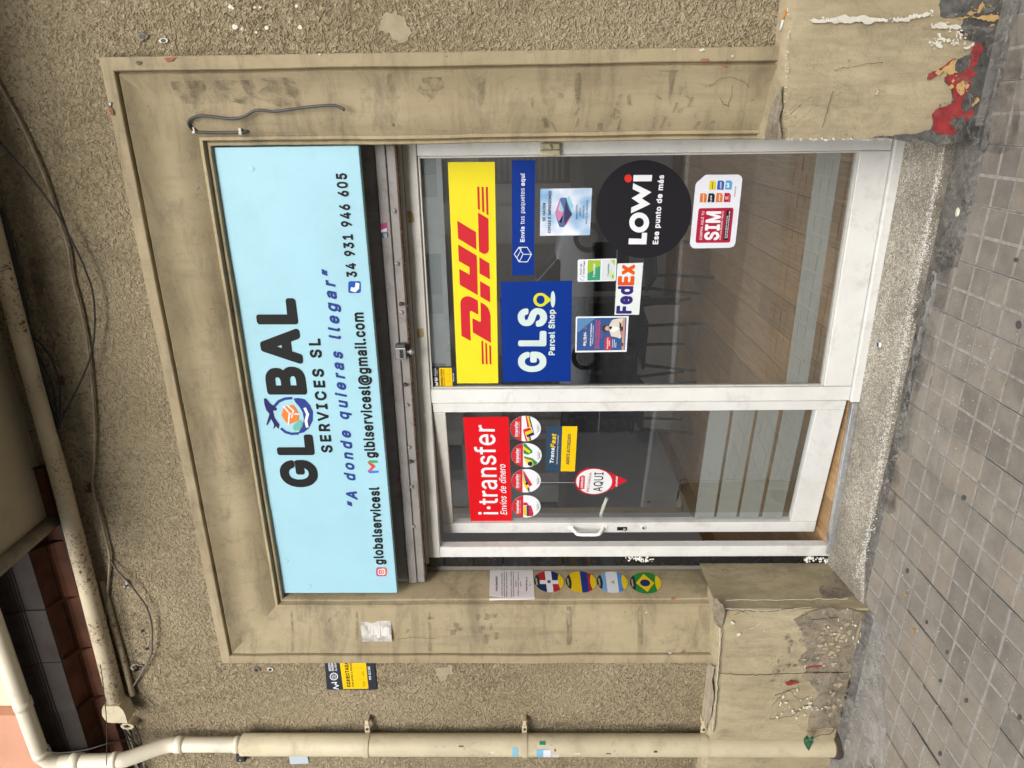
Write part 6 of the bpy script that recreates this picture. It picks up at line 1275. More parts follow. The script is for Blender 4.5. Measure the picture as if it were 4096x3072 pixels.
boxo('threshold_strip', -1.98, -1.192, Y_FR - .016, Y_FR + .012, .083, .1105, ALU_RAW, sf, .002)
for k in range(5):
    MB().tube([(-1.26 - k * .165, Y_FR - .018, .098), (-1.26 - k * .165, Y_FR - .010, .098)], .004, 8).obj('screw', STEEL, sf, smooth=True)
for fr, pts in ((C10, [(978, 1368), (1000, 1365), (1020, 1395), (1026, 1440), (985, 1441), (992, 1420), (982, 1400)]), (C11, [(1046, 470), (1084, 467), (1086, 526), (1050, 530)])):
    patch('tape_residue', fr, pts, plain('brown_tape', (.34, .25, .10), .5, .2, 40), sf, .0006, 220, .1, Plane((0, Y_FR - .003, 0), YN), .0003)

# hinge-side box clipped over the right stile
hb = empty('junction_box', (-.11, 2.86, 1.41), 'small grubby cream plastic box clipped on the right stile', 'box')
CRM = plain('grubby_cream_plastic', (.46, .42, .27), .5, .15, 30, dirt=(.12, .1, .06), damt=.6, dscale=30)
boxo('lower_half', -.136, -.114, 2.852, Y_FR + .002, 1.413, 1.492, CRM, hb, .004)
boxo('upper_half', -.1125, -.088, 2.856, Y_FR + .002, 1.414, 1.491, CRM, hb, .004)
MB().tube([(-.103, 2.857, 1.452), (-.103, 2.853, 1.452)], .009, 14).obj('knockout', CRM, hb, smooth=True)

# ------------------------------------------------------------------ the door, standing a little ajar into the shop
DH = Vector((-1.1885, Y_FR + .004, 0))
DA = math.atan2(.104, .742)
dx = Vector((-math.cos(DA), math.sin(DA), 0))
dn = Vector((-math.sin(DA), -math.cos(DA), 0))       # towards the street
DW, DZ0, DZ1 = .752, .128, 1.972
door = empty('glass_door', (DH.x, DH.y, DZ0), 'white framed glass shop door standing slightly ajar inwards', 'door')
def dbox(name, a0, a1, z0, z1, d0, d1, mat, parent, bev=.0025):
    mb = MB().box(a0, a1, d0, d1, z0, z1, bev)
    mb.V = [DH + dx * v.x - dn * v.y + Vector((0, 0, v.z)) for v in mb.V]
    mb.F = [f[::-1] for f in mb.F]
    return mb.obj(name, mat, parent)
st_w, rl = .047, .052
dbox('hinge_stile', 0, st_w, DZ0, DZ1, 0, .045, ALU, door)
stile = dbox('lock_stile', DW - .062, DW, DZ0, DZ1, 0, .045, ALU, door)
dbox('top_rail', st_w + .001, DW - .063, DZ1 - .055, DZ1, .001, .044, ALU_G, door)
dbox('bottom_rail', st_w + .001, DW - .063, DZ0, DZ0 + .125, .001, .044, ALU, door)
dbox('glass_pane', st_w + .001, DW - .063, DZ0 + .126, DZ1 - .056, .02, .026, GLASS, door, 0)
PD = Plane(DH - dn * .0198, dn)
PDF = Plane(DH, dn)
for x0, x1 in ((1285, 1420), (1440, 1580), (1600, 1738), (1764, 1904)):
    za, zb = PD.at(C21, x0, 1003).z, PD.at(C21, x1, 1003).z
    dbox('frosted_band', st_w + .002, DW - .064, zb, za, .0275, .0278, FROST, door, 0)
# pull handle
h0, h1 = PDF.at(C22, 380, 98), PDF.at(C22, 600, 98)
hd = empty('door_pull', (0, 0, 0))
bpy.data.objects.remove(hd)
HM = plain('white_plastic_handle', (.78, .77, .74), .35, .04)
aH = (h0 - DH).dot(dx)
def dpt(a, z, d):
    return DH + dx * a + dn * d + Vector((0, 0, z))
zt, zb_ = h0.z, h1.z
mb = MB()
for zz in (zt, zb_):
    b = MB().box(aH - .012, aH + .012, .0005, .006, zz - .014, zz + .014, .002)
    mb.add([DH + dx * v.x + dn * v.y + Vector((0, 0, v.z)) for v in b.V], b.F)
hp = smooth_path([dpt(aH, zt - .006, .005), dpt(aH + .006, zt - .022, .03), dpt(aH + .010, zt - .036, .042), dpt(aH + .010, (zt + zb_) / 2, .044), dpt(aH + .010, zb_ + .036, .042), dpt(aH + .006, zb_ + .022, .03), dpt(aH, zb_ + .006, .005)], 5)
mb.tube(hp, .009, 10)
pull = mb.obj('pull_handle', HM, stile, smooth=False)
lk = PDF.at(C22, 712, 107)
aL = (lk - DH).dot(dx)
b = MB().box(aL - .011, aL + .011, .0004, .003, lk.z - .024, lk.z + .024, .001)
MB().add([DH + dx * v.x + dn * v.y + Vector((0, 0, v.z)) for v in b.V], b.F).obj('lock_plate', BLACK, stile)
MB().tube([dpt(aL, lk.z - .012, .003), dpt(aL, lk.z - .012, .013), dpt(aL, lk.z - .012, .016)], [.008, .008, .005], 12).obj('latch_knob', STEEL, stile, smooth=True)
kc = PDF.at(C22, 850, 100)
aK = (kc - DH).dot(dx)
MB().tube([dpt(aK, kc.z, .0), dpt(aK, kc.z, .003), dpt(aK, kc.z, .004)], [.014, .014, .010], 20).obj('lock_rose', ALU, stile, smooth=True)
MB().tube([dpt(aK, kc.z, .003), dpt(aK, kc.z, .0055)], .0055, 10).obj('keyhole', BLACK, stile)
# lever on the inside of the door, seen through the glass
lv = PD.at(ZH, 915, 1150)
MB().tube(smooth_path([dpt(DW - .04, lv.z + .02, -.05), dpt(DW - .045, lv.z + .02, -.085), dpt(DW - .09, lv.z + .01, -.09), dpt(DW - .15, lv.z - .005, -.088)], 5), .009, 10).obj('inner_lever', HM, stile, smooth=True)

# ------------------------------------------------------------------ fascia sign
PSG = Plane((0, 2.712, 0), YN)
sg = Art(PSG, QE)
SKY = plain('pale_blue_panel', (.285, .50, .58), .5, .04, 3, dirt=(.22, .38, .43), damt=.35, dscale=4)
tlc, trc, brc, blc = PSG.at(FULL, 1130, 2380), PSG.at(FULL, 852, 585), PSG.at(FULL, 1434.5, 582), PSG.at(FULL, 1589, 2376)
zt_, zb2 = (tlc.z + trc.z) / 2, (brc.z + blc.z) / 2
sg.o = boxo('fascia_sign', -2.082, -.083, 2.7125, 2.745, zb2, zt_, SKY, None, .002, label='long pale blue fascia sign with black GLOBAL lettering above the shopfront', cat='sign')
K, NV = ink('#232323'), ink('#31438c')
sg.text('GL', (400, 1430), (359, 1112), (195, 1430), K, 'X')
sg.text('BAL', (328.5, 872), (253.6, 290), (106.5, 872), K, 'X')
sg.text('SERVICES SL', (495, 1222), (418, 533), (432, 1222), K, 'B', space=24)
sg.text('“A donde quieras llegar”', (650, 1552), (503, 128), (588, 1552), NV, 'B', shear=.22, space=32)
sg.text('34 931 946 605', (1426.4, 1108.6), (1383.8, 692.6), (1387, 1108.6), K, 'B', fr=FULL, space=10)
sg.text('glblservicesl@gmail.com', (773, 1308), (692, 365), (706, 1308), K, 'B', fr=C11, ref='l')
sg.text('globalservicesl', (1534, 2258), (1514.5, 1948), (1496, 2258), K, 'B', fr=FULL, ref='l')
# emblem: globe ring, parcel, plane, wave
sg.shape('wave', [(262, 895), (292, 892), (330, 900), (362, 935), (380, 975), (378, 1030), (355, 1075), (325, 1100), (285, 1108), (300, 1090), (318, 1060), (325, 1020), (318, 980), (298, 945), (275, 920)], NV)
sg.line('ring', [(190, 1078), (215, 1098), (250, 1108), (290, 1106)], .012, NV)
sg.line('ring', [(150, 938), (175, 912), (210, 897), (250, 893)], .012, NV)
ORA = ink('#ee8236')
sg.shape('parcel', [(190, 998), (205, 943), (262, 934), (298, 990), (290, 1030), (232, 1052), (212, 1030)], ORA, 3)
WH = ink('#e9eef0')
sg.line('parcel_line', [(205, 943), (238, 985), (298, 990)], .006, WH, 4)
sg.line('parcel_line', [(238, 985), (232, 1052)], .006, WH, 4)
sg.line('parcel_line', [(228, 938), (262, 968), (252, 1010)], .006, WH, 4)
sg.shape('leaf', [(258, 1068), (270, 1045), (305, 1022), (318, 1048), (300, 1085), (268, 1090)], ink('#6fb8a8'), 4)
sg.line('highlight', [(332, 955), (348, 990), (338, 1030), (345, 1065)], .012, WH, 4)
sg.shape('aeroplane', [(84, 896), (95, 893), (122, 925), (150, 945), (163, 957), (158, 968), (138, 968), (148, 1010), (178, 1052), (172, 1080), (158, 1062), (140, 1080), (146, 1055), (128, 1018), (102, 1060), (100, 1048), (118, 988), (98, 965), (86, 925)], ink('#2b2a63'), 3)
# small icons
def rrect(x0, x1, y0, y1, r, n=5):
    P = []
    for cx, cy, a0 in ((x1 - r, y1 - r, 0), (x0 + r, y1 - r, 90), (x0 + r, y0 + r, 180), (x1 - r, y0 + r, 270)):
        for i in range(n + 1):
            a = math.radians(a0 + 90 * i / n)
            P.append((cx + r * math.cos(a), cy + r * math.sin(a)))
    return P
sg.shape('phone_icon', rrect(598, 679, 163, 240, 14), ink('#2457b0'), 2, fr=C11)
sg.line('handset', [(622, 215), (640, 220), (655, 205), (658, 182)], .016, WH, 3, fr=C11)
sg.shape('camera_icon', rrect(779, 847, 358, 416, 15), ink('#c2376f'), 2, fr=C12)
sg.shape('camera_icon_corner', [(815, 362), (840, 362), (845, 380), (845, 408), (820, 400)], ink('#e58a3c'), 3, fr=C12)
sg.shape('camera_ring', rrect(790, 836, 367, 407, 11), WH, 4, [rrect(795, 831, 372, 402, 9)], fr=C12)
sg.shape('camera_lens', ellipse_px(813, 387, 11, 10, 16), WH, 4, [ellipse_px(813, 387, 7, 6, 16)], fr=C12)
sg.shape('mail_icon', [(722, 1393), (735, 1408), (793, 1404), (793, 1390), (745, 1392)], ink('#4a7be0'), 2, fr=C11)
sg.shape('mail_icon', [(722, 1393), (750, 1366), (722, 1338), (740, 1336), (775, 1362), (745, 1392)], ink('#df4a3b'), 3, fr=C11)
sg.shape('mail_icon', [(722, 1338), (735, 1323), (788, 1326), (788, 1340), (745, 1340)], ink('#49a85a'), 2, fr=C11)
for x_, y_ in ((-.16, 2.575), (-2.04, 2.58), (-1.9, 2.67)):
    MB().tube([(x_, 2.7128, y_), (x_, 2.7118, y_), (x_, 2.7115, y_)], [.011, .011, .010], 16).obj('screw_cover', SKY, sg.o, smooth=True)

# ------------------------------------------------------------------ stickers and papers on the panes
OUT = INN = Plane((0, YG - .0003, 0), YN)
DOUT = Plane(DH - dn * .0196, dn)
W_, Kk = ink('#eceef2'), ink('#1d1c20')
def a_dhl():
    s = Art(OUT, ZB)
    s.base('courier_sticker', [(1791.4, 648.6), (1979, 647.7), (1992.8, 1532.7), (1828.6, 1533.5)], ink('#eedd2c'), 'wide yellow sticker with red slanted DHL lettering and stripes at the top of the pane', 'sticker', fr=FULL)
    R = ink('#cc2a35')
    for pts in ([(680, 950), (668, 600), (672, 560), (690, 530), (720, 514), (755, 510), (800, 525), (862, 560), (866, 705), (860, 712), (790, 675), (778, 674), (772, 685), (783, 1005)],
                [(806, 912), (800, 765), (806, 755), (880, 793), (892, 790), (894, 770), (890, 577), (940, 605), (975, 640), (995, 690), (1002, 730), (1006, 1028)],
                [(643, -62), (850, 62), (861, 500), (661, 385), (655, 208), (770, 272), (768, 190), (650, 122)], [(877, 78), (990, 148), (995, 325), (880, 260)], [(884, 342), (996, 408), (998, 580), (888, 515)],
                [(633, -324), (840, -199), (846, -3), (643, -126)], [(862, -416), (979, -345), (983, -5), (975, 25), (945, 45), (915, 40), (873, 14)]):
        s.shape('lettering', pts, R)
    for pts in ([(900, 998), (920, 1010), (928, 1263), (905, 1263)], [(942, 1022), (962, 1034), (970, 1263), (948, 1263)], [(986, 1047), (1007, 1060), (1012, 1264), (991, 1263)]):
        s.shape('stripe', pts, R)
    for pts in ([(1024, 820), (1054, 820), (1062, 1132), (1033, 1115)], [(1082, 820), (1110, 820), (1119, 1165), (1090, 1147)], [(1138, 820), (1166, 820), (1175, 1200), (1146, 1183)]):
        s.shape('stripe', pts, R, fr=ZA)
def a_gls():
    B = plain('royal_blue_vinyl', (.0, .024, .20), .3, .05)
    s = Art(INN, ZB)
    s.base('parcel_shop_sticker', [(2002.5, 1127.3), (2288.7, 1122.8), (2282.6, 1525.2), (2011.6, 1528)], B, 'large royal blue sticker with pale GLS lettering and a yellow pin on the fixed pane', 'sticker', fr=FULL)
    L = ink('#cfe0dc')
    s.text('GLS', (1592, 1348), (1598, 642), (1308, 1348), L, 'X', space=10)
    s.text('Parcel Shop', (275, 642), (275, 347), (237, 642), L, 'B', fr=C21)
    s.shape('pin_base', ellipse_px(265, 280, 15, 53, 28), L, 2, fr=C21)
    tear = [(185 + 47 * math.cos(a), 283 + 45 * math.sin(a)) for a in [math.radians(42 + i * 276 / 26) for i in range(27)]] + [(258, 283)]
    s.shape('pin', tear, ink('#d8d531'), 3, [ellipse_px(185, 283, 27, 28, 24)], fr=C21)
    s = Art(INN, ZA)
    s.base('send_parcels_sticker', [(2047.5, 640.4), (2141, 640.4), (2136, 1101.3), (2048.5, 1102)], B, 'narrow royal blue strip reading Envía tus paquetes aquí', 'sticker', fr=FULL)
    L2 = ink('#dfe3f0')
    s.text('Envía', (1650, 1552), (1651, 1348), (1597, 1552), L2, 'B')
    s.text('tus paquetes', (1651, 1315), (1652, 838), (1598, 1315), L2, 'R', ref='t')
    s.text('aquí', (1652, 808), (1654, 640), (1610, 808), L2, 'B', ref='x')
    s.line('box_icon', [(1265, 45), (1318, 130), (1408, 130), (1455, 48), (1405, -30), (1315, -30)], .0032, L2, 2, ZB, True)
    s.line('box_icon', [(1320, 126), (1360, 46), (1453, 48)], .0032, L2, 3, ZB)
    s.line('box_icon', [(1360, 46), (1318, -25)], .0032, L2, 3, ZB)
    s.line('box_icon', [(1290, 88), (1338, 5), (1338, -28)], .0028, L2, 4, ZB)
def a_copias():
    t = NT('print_sky_wash')
    col = t.mix(t.ramp(t.noise(9, 2, .5, off=4), .28, .54), tuple(v * .75 for v in lin('#7fb0dc')), tuple(v * .8 for v in lin('#e6ebf3')))
    s = Art(OUT, ZE)
    s.base('copy_shop_notice', [(205, 515), (890, 505), (862, 1130), (198, 1138)], t.done(col, .5), 'square pale blue notice with a printer, reading SE HACEN COPIAS E IMPRESIONES', 'notice')
    s.text('SE HACEN', (268, 945), (271, 705), (232, 945), Kk)
    s.text('COPIAS E IMPRESIONES', (338, 1105), (350, 545), (302, 1105), Kk)
    s.text('IMPRESIONES', (696, 920), (698, 725), (674, 920), Kk, 'R')
    s.text('COPIAS', (740, 876), (742, 765), (720, 876), Kk, 'R')
    s.text('ESCANEOS', (786, 900), (788, 740), (764, 900), Kk, 'R')
    s.text('ENVIOS DE ARCHIVOS', (824, 980), (838, 665), (803, 980), Kk, 'R')
    s.shape('printer_body', [(398, 830), (462, 650), (478, 632), (545, 632), (600, 690), (605, 805), (628, 850), (600, 900), (520, 1020), (490, 1028), (455, 1018), (430, 945)], ink('#5b6fa0'))
    s.shape('printer_lid', [(402, 828), (460, 662), (475, 690), (517, 800), (508, 840), (470, 930), (440, 940)], ink('#cf7fa8'), 3)
    s.shape('printer_lid_sheen', [(440, 790), (470, 690), (515, 795), (480, 830)], ink('#9cc6d4'), 4)
    s.shape('printer_front', [(520, 820), (545, 640), (555, 700), (580, 790), (625, 850), (590, 900), (540, 985), (520, 960)], ink('#3e3f63'), 3)
    s.shape('paper_tray', [(580, 608), (642, 745), (606, 806), (552, 655)], ink('#93cbd6'), 4)
    s.shape('red_side', [(545, 960), (600, 880), (590, 915), (535, 1005)], ink('#c0485a'), 4)
    s.shape('slot', [(455, 950), (495, 870), (500, 885), (480, 975)], Kk, 4)
def a_lowi():
    s = Art(OUT, ZE)
    s.base('round_phone_sticker', ellipse_px(2575.8, 836.8, 191, 196.5, 72), ink('#232227'), 'big round black sticker with white LOWi lettering and a red dot', 'sticker', fr=FULL)
    s.shape('lettering', [(1373, 1250), (1378, 1173), (1547, 1178), (1553, 1097), (1622, 1100), (1610, 1252)], W_)
    s.shape('lettering', ellipse_px(1515, 962, 132, 133, 40), W_, 2, [ellipse_px(1515, 962, 62, 63, 28)])
    s.shape('lettering', [(1405, 840), (1410, 763), (1522, 712), (1415, 640), (1532, 570), (1428, 518), (1436, 440), (1678, 560), (1550, 642), (1664, 717)], W_)
    s.shape('lettering', [(1442, 332), (1688, 332), (1680, 415), (1436, 416)], W_)
    s.shape('red_dot', ellipse_px(1370, 377, 50, 53, 24), ink('#d8352f'))
    s.text('Ese punto de más', (1762, 1250), (1843, 332), (1692, 1250), W_)
def a_sim():
    s = Art(OUT, ZG)
    s.base('sim_card_sticker', [(402, 1375), (408, 1340), (485, 520), (505, 480), (620, 378), (650, 366), (1120, 362), (1160, 385), (1178, 430), (1075, 1370), (1050, 1420), (990, 1442), (460, 1450), (420, 1425)], ink('#e4e6ee'), 'white SIM-card shaped sticker with a crimson SIM panel and small operator chips', 'sticker')
    CR = ink('#b0233f')
    s.shape('panel', [(485, 1345), (528, 890), (540, 868), (560, 858), (1025, 850), (1042, 860), (1047, 880), (998, 1340), (988, 1360), (970, 1365), (515, 1370), (492, 1362)], CR)
    s.text('COMPRA AQUÍ TU', (578, 1325), (618, 905), (543, 1325), W_, 'R')
    s.text('SIM', (815, 1330), (855, 903), (610, 1330), W_, 'B')
    s.text('CON LAS MEJORES TARIFAS', (858, 1325), (903, 900), (835, 1325), W_, 'R')
    s.shape('black_box', [(893, 1325), (945, 888), (1010, 885), (962, 1330)], Kk, 3)
    s.text('BUY YOUR SIM HERE WITH THE BEST RATES', (928, 1300), (962, 970), (913, 1300), W_, 'B', 4)
    s.text('ACHETEZ VOTRE SIM ICI AVEC LES MEILLEURS TARIFS', (955, 1300), (997, 900), (940, 1300), W_, 'B', 4)
    for pts, c, tx, bl, br, tl, tc, w in (
        ([(545, 770), (557, 640), (635, 640), (655, 665), (645, 773)], '#dd7a2a', 'orange', (605, 765), (612, 655), (588, 765), W_, 'B'),
        ([(663, 770), (680, 638), (750, 638), (772, 665), (762, 772)], '#232831', 'Lyca', (720, 762), (725, 672), (695, 762), W_, 'B'),
        ([(782, 768), (797, 635), (868, 635), (890, 665), (880, 770)], '#dd7a2a', 'simyo', (845, 752), (848, 655), (825, 752), W_, 'B'),
        ([(900, 768), (915, 633), (985, 633), (1008, 665), (998, 768)], '#bb2438', 'vodafone', (982, 748), (985, 665), (970, 748), W_, 'R'),
        ([(683, 585), (697, 452), (770, 452), (792, 480), (782, 587)], '#e2cf35', 'MASMOVIL', (742, 573), (745, 468), (726, 573), Kk, 'B'),
        ([(800, 585), (815, 450), (888, 450), (912, 478), (900, 587)], '#3060ae', 'LEBARA', (866, 572), (868, 470), (845, 572), W_, 'B'),
        ([(920, 583), (935, 448), (1005, 448), (1030, 475), (1018, 585)], '#5ba4d8', 'M', (985, 552), (982, 490), (945, 552), W_, 'B')):
        s.shape('operator_chip', pts, ink(c))
        s.text(tx, bl, br, tl, tc, w)
    s.shape('chip_ring', ellipse_px(943, 707, 20, 22, 18), W_, 3, [ellipse_px(943, 707, 12, 13, 14)])
    s.text('disashop', (1070, 688), (1085, 535), (1050, 688), ink('#5a3a4c'), 'R', ref='d')
def a_tmob():
    s = Art(INN, QG)
    s.base('travel_card_sticker', [(303, 1240), (312, 430), (325, 395), (370, 380), (1830, 342), (1862, 352), (1872, 380), (1840, 1200), (1828, 1232), (1800, 1245), (345, 1280), (315, 1268)], ink('#e6e9ee'), 'small white sticker showing two green travel cards, reading Punt de recàrrega', 'sticker')
    s.text('Punt de', (472, 985), (478, 550), (395, 985), Kk, 'R')
    s.text('recàrrega', (575, 985), (588, 452), (527, 985), Kk, 'R', ref='x')
    s.line('arrow', [(545, 1190), (510, 1220), (450, 1205), (405, 1130)], .0016, Kk)
    s.line('arrow', [(455, 1050), (510, 1048), (560, 1085), (582, 1130)], .0016, Kk)
    s.shape('green_card', [(698, 1190), (715, 430), (735, 412), (1215, 410), (1230, 430), (1208, 1190), (1190, 1215), (715, 1222)], ink('#3d9a72'))
    s.shape('card_lime', [(703, 950), (715, 430), (735, 412), (1215, 410), (1228, 430), (1224, 640), (1050, 700), (900, 850)], ink('#9cbd3a'), 3)
    s.text('T·mobilitat', (1000, 1085), (1010, 545), (920, 1085), W_, 'B', 4)
    s.shape('white_card', [(1268, 1175), (1290, 410), (1790, 385), (1815, 410), (1785, 1180), (1765, 1205), (1290, 1205)], ink('#d5dade'))
    s.shape('card_lime', [(1620, 402), (1800, 392), (1812, 415), (1806, 650)], ink('#b5ce62'), 3)
    s.shape('card_lime', [(1570, 1060), (1690, 1202), (1765, 1203), (1783, 1180), (1790, 960), (1600, 780)], ink('#cfdc9a'), 3)
    s.text('T·mobilitat', (1560, 1045), (1578, 550), (1495, 1045), ink('#2a7f78'), 'B', 4)
    s.shape('badge', ellipse_px(1720, 1060, 30, 60, 16), ink('#2f8f86'), 4)
def a_fedex():
    s = Art(INN, ZF)
    s.base('express_sticker', [(858, 860), (893, 195), (900, 180), (1238, 168), (1183, 858)], ink('#e2e9e6'), 'white landscape sticker with purple and orange FedEx lettering', 'sticker')
    s.text('Fed', (1066, 845), (1092, 478), (876, 845), ink('#372a78'), 'X')
    s.text('Ex', (1098, 470), (1113, 195), (897, 470), ink('#e4571f'), 'X')
def a_poster():
    s = Art(INN, QH)
    s.base('services_poster', [(200, 225), (1998, 205), (1925, 1420), (175, 1443)], W_, 'small blue poster with white border showing a woman in a cream jacket', 'poster')
    s.shape('blue_field', [(250, 275), (1925, 255), (1868, 1365), (222, 1385)], ink('#37588f'))
    LB = ink('#7db4dc')
    for k in range(13):
        y = 285 + k * 36
        s.shape('light_stripe', [(254, y), (860 - k * 45, y - 6), (860 - k * 45, y + 8), (254, y + 16)], LB, 3)
    for k in range(9):
        y = 1360 - k * 28
        s.shape('light_stripe', [(1860, y), (1840, y), (1838, y - 12), (1858, y - 12)], LB, 3)
    s.text('GL BAL', (522, 1222), (540, 740), (450, 1222), W_, 'X')
    s.shape('emblem', ellipse_px(490, 1015, 32, 55, 18), ink('#c98f86'), 3)
    s.text('SERVICES SL', (565, 1125), (572, 840), (545, 1125), W_, 'B')
    s.shape('red_badge', [(505, 610), (540, 570), (590, 605), (560, 645), (510, 650)], ink('#c8434f'), 3)
    s.text('AGENTE AUTORIZADO', (715, 1228), (748, 450), (675, 1228), W_, 'X')
    s.text('Tramites en Extranjería', (778, 1165), (805, 525), (752, 1165), W_, 'B')
    RD = ink('#d0485c')
    s.text('REGULARIZACION', (893, 1325), (930, 335), (842, 1325), RD, 'B')
    s.text('EXTRAORDINARIA', (990, 1305), (1030, 345), (922, 1305), RD, 'B')
    s.text('2026', (1088, 945), (1105, 705), (1042, 945), RD, 'R')
    s.shape('red_arrow', [(1175, 1365), (1180, 1000), (1300, 870), (1410, 985), (1395, 1365)], ink('#bf3a48'), 3)
    s.text('SOLICITA', (1283, 1320), (1303, 945), (1245, 1320), W_, 'X', 4)
    s.text('AQUI', (1345, 1225), (1352, 1035), (1310, 1225), W_, 'X', 4)
    for x_ in (1445, 1500, 1553):
        s.line('small_print', [(x_, 1270), (x_ + 12, 1000 if x_ < 1520 else 1100)], .002, W_, 3)
    s.shape('desk', [(1805, 262), (1885, 260), (1835, 1365), (1752, 1365), (1770, 900)], ink('#c69a85'), 3)
    s.shape('jacket', [(1335, 700), (1330, 530), (1420, 350), (1500, 312), (1720, 275), (1800, 268), (1810, 330), (1760, 420), (1700, 560), (1690, 700), (1750, 880), (1740, 930), (1690, 970), (1600, 930), (1400, 890)], ink('#d9cfc4'), 4)
    s.shape('shirt', [(1345, 690), (1345, 560), (1430, 540), (1640, 580), (1660, 640), (1560, 720), (1450, 750)], ink('#eceae8'), 5)
    s.shape('face', ellipse_px(1268, 618, 88, 78, 24), ink('#d3a691'), 5)
    s.shape('neck', [(1325, 590), (1390, 540), (1440, 590), (1360, 670)], ink('#c39780'), 5)
    s.shape('hair', [(1090, 620), (1105, 545), (1160, 515), (1230, 508), (1215, 560), (1185, 610), (1180, 660), (1205, 700), (1262, 722), (1230, 742), (1150, 728), (1100, 690)], ink('#4b362f'), 6)
    s.shape('tablet', [(1680, 380), (1795, 560), (1795, 705), (1680, 600)], ink('#2d2c31'), 6)
    s.shape('hand', [(1735, 440), (1780, 380), (1810, 440), (1780, 560), (1745, 560)], ink('#d3a691'), 7)
    s.shape('hand', [(1700, 740), (1770, 700), (1800, 770), (1745, 850), (1710, 810)], ink('#c08a74'), 7)
    s.shape('plant_pot', [(1700, 1110), (1815, 1110), (1820, 1240), (1690, 1180)], ink('#57534f'), 4)
def a_itransfer():
    s = Art(DOUT, FULL)
    s.base('money_transfer_sticker', [(1853.1, 1669.4), (2034, 1666.4), (2047.7, 2084), (1882.8, 2085.8)], ink('#dc1620'), 'large red sticker with white itransfer lettering on the door', 'sticker')
    s.text('i·transfer', (1992, 2058), (1976.5, 1699), (1912, 2058), W_, 'R', ref='f')
    s.text('i·transfer', (1992, 2058), (1976.5, 1699), (1912, 2058), W_, 'B', ref='f', k=3.6) if False else None
    s.text('Envíos de dinero', (2027.9, 2058), (2021, 1858), (2002.2, 2058), W_, 'R', shear=.22)
    Rr = ink('#c9303a')
    Y, B_, Rd, Gr, Nv = ink('#efcb1f'), ink('#2b3b8f'), ink('#cf2f35'), ink('#2f8a45'), ink('#20305f')
    data = ((ZC, 1666, 711, 204, 169, 1613, 'red, yellow and blue ribbon, nearest the hinges', 'RUMANIA', [('r', Rd, [(1665, 543), (1683, 543), (1715, 690), (1690, 697)]), ('y', Y, [(1683, 543), (1708, 546), (1742, 690), (1715, 690)]), ('b', Nv, [(1708, 546), (1724, 556), (1785, 792), (1742, 690)]), ('r', Rd, [(1635, 722), (1725, 693), (1745, 725), (1655, 757)]), ('y', Y, [(1655, 757), (1745, 725), (1764, 757), (1675, 800)]), ('b', Nv, [(1675, 800), (1764, 757), (1785, 792), (1690, 825)]), ('r', Rd, [(1632, 724), (1655, 757), (1692, 876), (1668, 872)]), ('y', Y, [(1688, 826), (1714, 817), (1722, 868), (1697, 874)]), ('b', Nv, [(1714, 817), (1728, 812), (1742, 864), (1722, 868)])]),
            (ZC, 1678, 1064, 202, 161, 1632, 'green and yellow ribbon', 'BRASIL', [('g', Gr, [(1637, 908), (1665, 910), (1755, 1000), (1758, 1030), (1700, 1058), (1640, 1040)]), ('y', Y, [(1637, 940), (1732, 1012), (1716, 1040), (1638, 985)]), ('g', Gr, [(1640, 1075), (1760, 1105), (1828, 1165), (1770, 1212), (1700, 1190)]), ('y', Y, [(1640, 1098), (1750, 1132), (1778, 1185), (1740, 1214), (1700, 1195)]), ('b', Nv, ellipse_px(1728, 1176, 32, 30, 18))]),
            (ZC, 1673, 1403, 195, 155, 1625, 'yellow, blue and red ribbon below the green one', 'ECUADOR', [('y', Y, [(1627, 1282), (1655, 1390), (1720, 1490), (1692, 1545), (1630, 1420)]), ('b', B_, [(1628, 1270), (1700, 1430), (1722, 1482), (1665, 1405)]), ('r', Rd, [(1635, 1258), (1757, 1455), (1722, 1482), (1640, 1292)]), ('k', Kk, ellipse_px(1680, 1440, 16, 18, 12)), ('b', B_, [(1690, 1495), (1712, 1488), (1722, 1548), (1706, 1552)])]),
            (ZD, 1396, 485, 158, 123, 1363, 'waving yellow, blue and red flag, nearest the handle', 'VENEZUELA', [('y', Y, [(1365, 492), (1400, 475), (1402, 592), (1368, 580)]), ('b', B_, [(1400, 475), (1425, 470), (1427, 592), (1402, 592)]), ('r', Rd, [(1425, 470), (1450, 476), (1477, 560), (1470, 592), (1427, 592)]), ('r', Rd, [(1365, 440), (1405, 440), (1422, 470), (1366, 474)])]))
    for fr, cx, cy, rx, ry, ch, lab, cn, flag in data:
        s = Art(DOUT, fr)
        s.base('round_flag_sticker', ellipse_px(cx, cy, rx, ry, 48), W_, 'round white and red sticker with ' + lab, 'sticker', 'round transfer stickers on the door')
        a = math.acos((ch - cx) / rx)
        s.shape('red_cap', [(cx + rx * .995 * math.cos(t), cy + ry * .995 * math.sin(t)) for t in [a + (2 * math.pi - 2 * a) * i / 20 for i in range(21)]], Rr)
        q = rx / 200
        s.text('itransfer', (cx - 103 * q, cy + 104 * ry / 169), (cx - 103 * q, cy - 99 * ry / 169), (cx - 141 * q, cy + 104 * ry / 169), W_, 'B', ref='f')
        s.text('Tu dinero a tu tiempo', (cx - 80 * q, cy + 104 * ry / 169), (cx - 80 * q, cy - 95 * ry / 169), (cx - 92 * q, cy + 104 * ry / 169), W_, 'R')
        for i, (_, m_, pts) in enumerate(flag):
            s.shape('ribbon', pts, m_, 2 + .25 * i)
        s.text('Pago inmediato en', (cx + 158 * q, cy + 57 * q), (cx + 158 * q, cy - 60 * q), (cx + 147 * q, cy + 57 * q), Kk, 'R')
